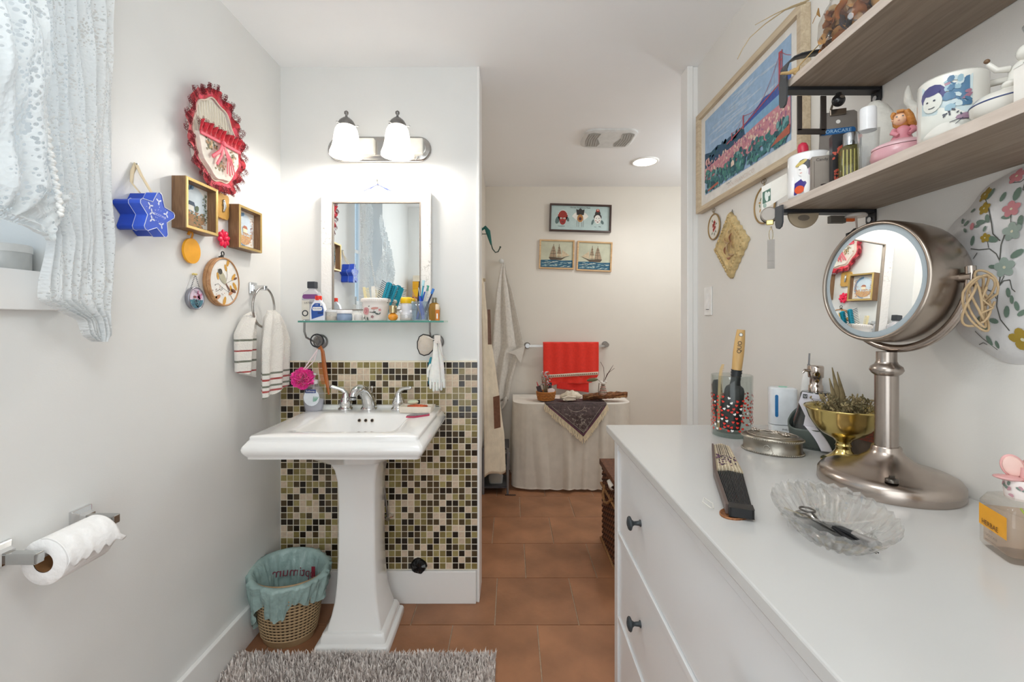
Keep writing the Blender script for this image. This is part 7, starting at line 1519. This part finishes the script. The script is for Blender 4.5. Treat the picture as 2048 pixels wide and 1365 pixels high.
s = thing('grey_magnet', 'dark grey block magnet with orange end under lower shelf', 'magnet', P(1682, 440, 1.062))
g = G(); g.box(-.028, .008, -.006, .006, -.008, .009); g.make('block', M('#5c564e', .5), s, bevel=.001); g = G(); g.box(.008, .030, -.004, .004, -.004, .006); g.make('orange_end', M('#dd6a2b', .4), s, bevel=.001)
s = thing('suction_hook', 'white suction hook with dark key fob under lower shelf', 'hook', P(1712, 432, 1.045))
g = G(); g.T = Matrix.Translation((0, 0, 0)); g.lathe([(.021, -.003), (.022, 0), (.019, .004), (.006, .006)], 28); g.make('cup', M('#cfc8c2', .35), s); g = G(); g.tube([(0, 0, -.002), (0, -.002, -.028), (.003, -.006, -.034), (.006, -.008, -.028)], .0022, 8); g.make('hook_wire', M('#c9b9ae', .35), s)
g = G(); g.prism([(-.028, -.066), (-.004, -.066), (-.004, -.040), (-.010, -.030), (-.018, -.038), (-.028, -.042)], -.012, -.006); g.make('key_fob', BLACK, s, bevel=.001)

# -------- glass jar with dried petals on the upper shelf
UZ = 1.8378
JP = Vector((.728, .958, UZ)); s = thing('potpourri_jar', 'glass jar of dried orange petals on the upper shelf', 'jar', JP)
g = G(); g.lathe([(.036, 0), (.042, .003), (.060, .03), (.068, .06), (.066, .09), (.054, .115), (.044, .128), (.046, .134), (.044, .134), (.042, .128)], 44, cap1=False); g.make('glass_body', THIN('#f1efec', 1.2, .02), s)
g = G(); rn = random.Random(17)
def petal(g, c, sz, m_):
    g.T = Matrix.Translation(c) @ Matrix.Rotation(rn.uniform(0, 6), 4, 'Z') @ Matrix.Rotation(rn.uniform(0, 3), 4, 'X'); a_ = rn.uniform(.3, .6); g.grid(lambda u, v: (sz * (u - .5) * (1 - .6 * (2 * v - 1) ** 2) * 1.4, sz * (v - .5) * 1.8, a_ * sz * (2 * u - 1) ** 2 + .2 * sz * sin(5 * v)), 5, 5, m_); g.T = Matrix()
for k in range(210):
    z = rn.uniform(.008, .105); R_ = lerp([(0, (.036,)), (.03, (.054,)), (.06, (.060,)), (.09, (.058,)), (.12, (.045,))], z)[0]; a = rn.uniform(0, 6.28); r = R_ * rn.random() ** .5 * .9
    petal(g, (r * cos(a), r * sin(a), z), rn.uniform(.012, .022), rn.choice((0, 0, 1, 2, 3, 4)))
g.make('dried_petals', [M('#b98a52', .8, 0, .2, 40), M('#a8652f', .8, 0, .2, 40), M('#d2b58a', .8, 0, .15, 40), M('#74452c', .8, 0, .2, 40), M('#4a3a38', .8)], s, kind='stuff')
g = G(); g.lathe([(.0, .106), (.03, .11), (.046, .12)], 12) if False else None
for a, h in ((.5, .17), (1.6, .16), (2.9, .18), (4.4, .165)): g.tube([(.01, 0, .08), (.03 * cos(a), .03 * sin(a), h)], .002, 5)
g.make('twigs', M('#8b6f4e', .8), s) if g.v else None
s = thing('dried_twig', 'thin dried stems drooping left from the upper shelf', 'stem', JP + Vector((-.04, .03, .10)))
o = s.location
def st_(pts, D): return [tuple(P(x, y, D) - o) for x, y in pts]
g = G()
g.tube(st_([(1618, 0), (1585, 12), (1550, 28), (1510, 50)], 1.14), [.0018, .0016, .0013, .0008], 5); g.tube(st_([(1612, 5), (1570, 20), (1530, 48), (1500, 75), (1485, 98), (1475, 118)], 1.15), [.0018, .0016, .0014, .0012, .001, .0012], 5)
g.make('stem_strands', M('#b5a07c', .8), s)
s = thing('dried_twig', 'tan dried stem hanging over the upper bracket loop', 'stem', P(1600, 120, 1.02)); o = s.location
g = G(); g.tube(st_([(1642, 85), (1620, 108), (1598, 132), (1588, 142)], 1.02), [.0012, .0013, .0016, .002], 5); g.tube(st_([(1590, 141), (1578, 146), (1562, 147)], 1.02), [.006, .004, .003], 8); g.tube(st_([(1597, 134), (1593, 142), (1588, 148)], 1.02), [.003, .006, .003], 8); g.make('stem_strands', M('#b89a6a', .8), s)
s = thing('dried_leaf', 'small curled brown leaf left of the potpourri jar', 'leaf', P(1636, 25, 1.0)); o = s.location
g = G(); g.tube(st_([(1637, 16), (1636, 28), (1640, 34)], 1.0), [.001, .004, .001], 6, flat=.4); g.tube(st_([(1636, 26), (1630, 35), (1625, 47)], 1.0), .0007, 5); g.make('leaf_blade', M('#96703f', .8), s)

# -------- framed landscape print
FY0, FY1 = 1.285, 2.015; fz0, fz1 = 1.755, 2.186
s = thing('framed_landscape_print', 'large light wood framed print of bay bridge and hillside town', 'picture', (XR, (FY0 + FY1) / 2, fz0), HR)
W = (FY1 - FY0) / 2; H = fz1 - fz0
g = G(); g.frame(-W, W, 0, H, .022, -.030, -.001, 0, .002); g.make('frame', WOOD('#b9a488', '#d3c2a6', .45, 'X', 6, 12), s, bevel=.001)
g = G(); g.box(-W + .02, W - .02, -.014, -.004, .02, H - .02); g.make('mat_board', M('#e6e2dc', .6), s)
def uz(u, z): return (-W + u, z - fz0)
U0, U1, Z0_, Z1_ = .062, .662, 1.822, 2.140
y = -.0146; g = G(); q = lambda pts: [uz(a, b) for a, b in pts]
# generic view, drawn from my own reading of the layout: sky, hills, water, bridge, town, trees
g.dec(q([(U0, Z0_), (U1, Z0_), (U1, Z1_), (U0, Z1_)]), y, 0)
rn = random.Random(31)
for k in range(30):
    u = rn.uniform(U0 + .09, U1 - .11); z = rn.uniform(2.01, 2.125); g.blob(*uz(u, z), rn.uniform(.04, .085), rn.uniform(.002, .005), y - .0003 - rn.random() * .0003, rn.choice((1, 1, 2)), 10, rn.uniform(-.15, .05), .3, k)
g.dec(q([(.34, 1.965), (U1, 1.965), (U1, 2.028), (.63, 2.022), (.58, 2.010), (.52, 2.020), (.47, 2.004), (.42, 1.992), (.38, 1.975)]), y - .0008, 3)
g.dec(q([(.30, 1.94), (U1, 1.94), (U1, 1.990), (.50, 1.982), (.38, 1.972), (.30, 1.965)]), y - .0010, 4)
g.dec(q([(U0, 1.93), (.40, 1.93), (.39, 1.968), (.34, 1.975), (.28, 1.985), (.23, 1.978), (.18, 1.992), (.12, 1.985), (U0, 1.998)]), y - .0011, 5)
for k in range(40): g.blob(*uz(rn.uniform(U0 + .005, .38), rn.uniform(1.955, 1.985)), .010, .006, y - .0013, rn.choice((5, 12)), 8, rn.random(), .4, k)
rd = 6
g.line(q([(.26, 1.964), (.44, 1.990), (U1, 2.030)]), .0045, y - .0016, rd)
for u, z0_, z1_, w_ in ((.30, 1.962, 1.992, .007), (.385, 1.97, 2.02, .008), (.605, 2.000, 2.118, .010), (.617, 2.000, 2.118, .005)): g.line(q([(u, z0_), (u, z1_)]), w_, y - .0018, rd)
for z in (2.03, 2.06, 2.09, 2.112): g.line(q([(.603, z), (.620, z)]), .004, y - .0019, rd)
def cable(u0, z0_, u1, z1_, sag): return q([(u0 + (u1 - u0) * t / 14, z0_ + (z1_ - z0_) * t / 14 - sag * sin(pi * t / 14)) for t in range(15)])
g.line(cable(.385, 2.018, .611, 2.116, .055), .0016, y - .0017, rd); g.line(cable(.30, 1.99, .385, 2.018, .014), .0014, y - .0017, rd); g.line(cable(.611, 2.116, U1, 2.075, .004), .0016, y - .0017, rd)
for k in range(12): t = (k + 1) / 13; u = .385 + .226 * t; zt = 2.018 + .098 * t - .055 * sin(pi * t); g.line(q([(u, zt), (u, 1.985 + .03 * (u - .385))]), .0007, y - .0016, rd)
g.dec(q([(U0, 1.872), (U1, 1.86), (U1, 1.955), (.5, 1.952), (.40, 1.945), (.3, 1.94), (.2, 1.935), (U0, 1.93)]), y - .0020, 7)
for k in range(420):
    u = rn.uniform(U0 + .006, U1 - .012); z = rn.uniform(1.888, 1.940); w_ = rn.uniform(.004, .010); h = rn.uniform(.004, .010)
    g.dec(q([(u, z), (u + w_, z), (u + w_, z + h), (u + w_ * .5, z + h * 1.25), (u, z + h)]), y - .0022 - rn.random() * .0008, rn.choice((7, 7, 8, 9, 10)))
for u in (.085, .10): g.blob(*uz(u, 1.955), .012, .014, y - .0032, 8, 12)
for k in range(330):
    u = rn.uniform(U0 + .012, U1 - .014); z = rn.uniform(1.830, 1.898 + .012 * sin(u * 20)); g.blob(*uz(u, z), rn.uniform(.006, .014), rn.uniform(.005, .011), y - .0034 - rn.random() * .0012, rn.choice((11, 11, 12, 13, 14)), 7, rn.random() * 3, .5, k)
g.dec(q([(.56, 1.836), (U1, 1.842), (U1, 1.870), (.60, 1.856)]), y - .0048, 15); g.dec(q([(.10, 1.826), (.20, 1.832), (.19, 1.842), (.10, 1.834)]), y - .0048, 15); g.dec(q([(.30, 1.862), (.325, 1.864), (.324, 1.878), (.312, 1.886), (.30, 1.878)]), y - .0048, 10)
g.make('landscape_print', [M(c, .6, 0, .06, 50) for c in ('#9bb7d4', '#b7c8da', '#a9c0d8', '#3f5fa6', '#7fa9c9', '#2f5370', '#b5505a', '#c98a94', '#d9a9a6', '#a2708c', '#e6cdbb', '#3f7377', '#2d5a63', '#6f9fa0', '#4d8a7d', '#b0614f')], s)
txt('SAN FRANCISCO', .022, M('#d8c8bd', .6), s, (*[uz(.36, 0)[0]], -.0148, 1.800 - fz0), xs=1.15); txt('Charles M', .010, M('#6b6f78', .6), s, (uz(.27, 0)[0], -.0148, 1.812 - fz0), shear=.4)
# -------- small hoop, plaque, oval hoop, switch, floral cover
def small_hoop(lab, Y, Z, r, art, mats):
    s = thing('embroidery_hoop', lab, 'embroidery', (XR, Y, Z), HR)
    g = G(); g.tube(ringp(r, 40, 'y', (0, -.006, 0)), .0032, 8, closed=True); g.make('hoop_ring', M('#a3865a', .35, .4), s)
    g = G(); g.dec(cir(r, 40), -.005, 0); art(g, -.0056); g.make('stitched_cloth', mats, s)
    g = G(); g.tube([(0, -.006, r), (0, -.006, r + .010)], .0022, 6)
    for a in (-1, 1): g.tube(ringp(.007, 12, 'y', (a * .006, -.007, r + .017)), .001, 5, closed=True)
    g.make('hanger_loops', M('#8b7a5c', .3, .8), s); return s
def arta(g, y):
    for x, z, r in ((.004, .016, .011), (-.006, .006, .010), (.008, -.004, .009), (-.004, -.012, .009)): g.flower(x, z, r, y, 1, 2)
    for x, z, a in ((-.012, .02, 2), (.012, -.016, -1), (-.012, -.02, 4), (.004, -.024, -1.6), (.014, .006, .4)): g.leaf(x, z, .014, a, y - .0002, 3)
small_hoop('small round hoop with red flowers below the landscape print', 1.889, 1.673, .052, arta, [M('#e3ddd2', .8), M('#b5463c', .8), M('#4d2f2a', .8), M('#55684a', .8)])
def artb(g, y):
    for k in range(5): g.leaf(-.03 + .004 * k, -.02 + .016 * k, .014, 1 + k, y, 1 + k % 2)
small_hoop('round hoop partly hidden by the postcard near the shelf', 1.513, 1.669, .061, artb, [M('#e5e0d6', .8), M('#c79a5b', .8), M('#7f8f6a', .8)])
s = thing('shell_plaque', 'cream diamond shaped frame with pink seashell relief', 'plaque', (XR, 1.738, 1.571), HR)
def dia(r, wv, n=72):
    q = []
    for i in range(n):
        t = 2 * pi * i / n; c_, s__ = cos(t), sin(t); k = r / (abs(c_) + abs(s__)) * (1 + wv * sin(20 * t)); q.append((k * c_, k * s__))
    return q
D1 = dia(.128, .035); D2 = dia(.088, 0); D3 = dia(.098, 0)
g = G(); g.rings([[(x, -.001, z) for x, z in D1], [(x, -.010, z) for x, z in D1], [(x * .93, -.020, z * .93) for x, z in D1], [(x, -.018, z) for x, z in D3], [(x, -.022, z) for x, z in dia(.094, 0)], [(x, -.010, z) for x, z in D2]], 0, True, True, True); g.make('scalloped_frame', M('#d2b986', .55, 0, .12, 60, .6, 60), s)
g = G(); rn = random.Random(3)
for i in range(36): x, z = dia(.110, 0, 36)[i]; g.ell((x, -.020, z), .006, .004, .006, 0, 8, 5)
g.make('scroll_beads', M('#cdb27e', .55, 0, .15, 60), s)
g = G()
for cx, cz, r, m_ in ((-.018, .022, .022, 0), (.016, .026, .020, 1), (.026, -.002, .018, 0), (-.028, -.014, .018, 1), (-.002, -.006, .024, 2), (.014, -.034, .020, 0), (-.008, -.046, .014, 1), (.0, .052, .012, 2)):
    g.T = Matrix.Translation((cx, -.012, cz)) @ Matrix.Rotation(rn.uniform(0, 3), 4, 'Y')
    g.rings([[(-r + 2 * r * j / 7, -r * .55 * sin(pi * (j + .3) / 7.6) * abs(cos(pi * i / 12)) * (1 + .15 * (i % 2)), r * .6 * sin(pi * (j + .3) / 7.6) * cos(pi * (i) / 12 + pi / 2) * 1.0) for i in range(13)] for j in range(8)], m_, True)
    g.T = Matrix()
g.make('shell_relief', [M('#e0c8a6', .5, 0, .1, 60), M('#cf9f86', .5, 0, .12, 60), M('#ead8bd', .5)], s)
g = G(); g.tube([(-.004, -.004, .122), (.006, -.006, .135), (.012, -.006, .120)], .0012, 6); g.make('wire_hook', STEEL, s)
s = thing('light_switch', 'white rocker light switch plate near the room corner', 'switch', (XR, 1.95, 1.366), HR)
g = G(); g.box(-.036, .036, -.006, -.0005, -.061, .061); g.make('plate', M('#efedea', .35), s, bevel=.002); g = G(); g.rings([[(-.015, -.007, -.034), (.015, -.007, -.034), (.015, -.0068, .034), (-.015, -.0068, .034)], [(-.015, -.012, -.034), (.015, -.012, -.034), (.015, -.007, .034), (-.015, -.007, .034)]], 0, False); g.make('rocker', M('#f2f0ee', .3), s)
g = G(); g.box(-.0155, .0155, -.0068, -.0062, -.0365, -.0345); g.make('gap', M('#6c6660', .7), s)
s = thing('floral_cover', 'round white plastic shower cap with floral vine print on wall', 'shower cap', (XR, .738, 1.372), HR)
Rr = .163; g = G()
def ff(u, v):
    a = 2 * pi * u; r = Rr * v * (1 + .012 * sin(13 * a) * v + .01 * sin(7 * a + 1) * v); d = .030 * (1 - v ** 4) + .004 * sin(5 * a + 6 * v) * v + .003
    return (r * cos(a), -d, r * sin(a))
g.grid(lambda u, v: ff(u, max(v, .01)), 96, 20); g.make('plastic_film', M('#dcdad9', .28, 0, .04, 12, .35, 14, alpha=.97), s)
fl = [M('#6f8375', .5), M('#a58a35', .5), M('#c98388', .5), M('#5a5a54', .5), M('#9caaa0', .5), M('#d9d4b8', .5)]
g = G()
def fdom(x, z): v = min(1, math.hypot(x, z) / Rr); a = math.atan2(z, x); return -(.030 * (1 - v ** 4) + .004 * sin(5 * a + 6 * v) * v + .0041)
def fdec(poly, m_, dy=0):
    cx = sum(p[0] for p in poly) / len(poly); cz = sum(p[1] for p in poly) / len(poly); n = len(poly)
    g.add([(cx, fdom(cx, cz) - dy, cz)] + [(x, fdom(x, z) - dy, z) for x, z in poly], [(0, i + 1, (i + 1) % n + 1) for i in range(n)], m_, True)
def fblob(cx, cz, rx, rz, m_, rot=0, dy=0, n=10): fdec([(cx + rx * cos(t) * cos(rot) - rz * sin(t) * sin(rot), cz + rx * cos(t) * sin(rot) + rz * sin(t) * cos(rot)) for t in [2 * pi * i / n for i in range(n)]], m_, dy)
def fleaf(x, z, l, a, m_=0): fblob(x + l / 2 * cos(a), z + l / 2 * sin(a), l / 2, l * .24, m_, a, .0003)
def fline(pts, w_, m_=3):
    for (a, b_), (c, d) in zip(pts, pts[1:]):
        l = math.hypot(c - a, d - b_) or 1; nx, nz = -(d - b_) / l * w_ / 2, (c - a) / l * w_ / 2; fdec([(a + nx, b_ + nz), (a - nx, b_ - nz), (c - nx, d - nz), (c + nx, d + nz)], m_)
def fflower(x, z, r, m_, mc=5):
    for k in range(5): a = .4 + k * 1.257; fblob(x + r * .55 * cos(a), z + r * .55 * sin(a), r * .52, r * .42, m_, a, .0005)
    fblob(x, z, r * .16, r * .16, mc, 0, .0009, 8)
def fp(px, py): D = (XR - .03) * F / (px - VX); return (.738 - D, CH - (py - VY) * D / F - 1.372)
def fpl(*pp): return [fp(a, b_) for a, b_ in pp]
fline(fpl((1963, 398), (1978, 418), (1986, 445), (1990, 468), (2004, 482)), .0018); fline(fpl((2012, 470), (2006, 490), (2005, 520)), .0018); fline(fpl((1943, 498), (1962, 500), (1985, 498), (1998, 508), (2005, 522)), .0016); fline(fpl((1948, 518), (1958, 506)), .0014)
fline(fpl((2006, 553), (1998, 592), (1995, 612), (2004, 640), (2020, 662)), .0018); fline(fpl((2014, 552), (2003, 572)), .0012); fline(fpl((2003, 572), (2012, 562), (2024, 560), (2028, 578), (2036, 584)), .0014); fline(fpl((1980, 580), (1990, 584), (1995, 598)), .0014)
fline(fpl((1942, 663), (1958, 678), (1980, 700), (2000, 711)), .0016); fline(fpl((1942, 690), (1955, 686), (1963, 690)), .0013); fline(fpl((2022, 425), (2023, 452)), .0012); fline(fpl((1980, 480), (1983, 496)), .0012); fline(fpl((2002, 355), (2012, 366), (2030, 364), (2040, 352)), .0014); fline(fpl((2037, 350), (2038, 380), (2046, 381)), .0014)
for px, py, r, m_ in ((1956, 389, .0125, 1), (1968, 417, .0105, 1), (2014, 535, .016, 4), (2028, 463, .015, 4), (2040, 680, .018, 1), (1976, 476, .008, 1), (2022, 418, .013, 2), (2018, 352, .012, 2)): fflower(*fp(px, py), r, m_)
for px, py, r in ((1944, 453, .006), (1971, 582, .007)): fblob(*fp(px, py), r * .8, r * 1.1, 2, 0, .0004)
for px, py, l, a in ((1968, 400, .020, 1.2), (1942, 418, .012, 3.4), (1975, 444, .018, 3.0), (1980, 446, .016, 1.8), (1976, 452, .010, 4.4), (1950, 455, .012, .2), (1912, 448, .012, 2), (1918, 452, .014, .5), (1920, 458, .012, -.7), (1945, 492, .018, 1.3), (2000, 482, .022, 2.7), (2026, 516, .022, .5), (1998, 534, .014, 3.0), (1948, 534, .015, 2.9), (1950, 540, .014, -2), (2000, 645, .018, 2.9), (2017, 636, .020, 1.5), (2022, 595, .016, 1.7), (1983, 594, .013, -2.4), (1974, 692, .018, 1.8), (1984, 698, .014, 1.4), (2026, 402, .022, 1.4), (2006, 384, .016, -1.9), (2044, 370, .014, .8), (2022, 434, .014, 3.0), (2042, 622, .016, 1.8), (2040, 632, .016, .6), (2044, 455, .02, 1.6), (2028, 591, .014, -1.5), (1958, 662, .018, .6), (1950, 650, .016, 1.2)): fleaf(*fp(px, py), l, a)
g.make('floral_print', fl, s)
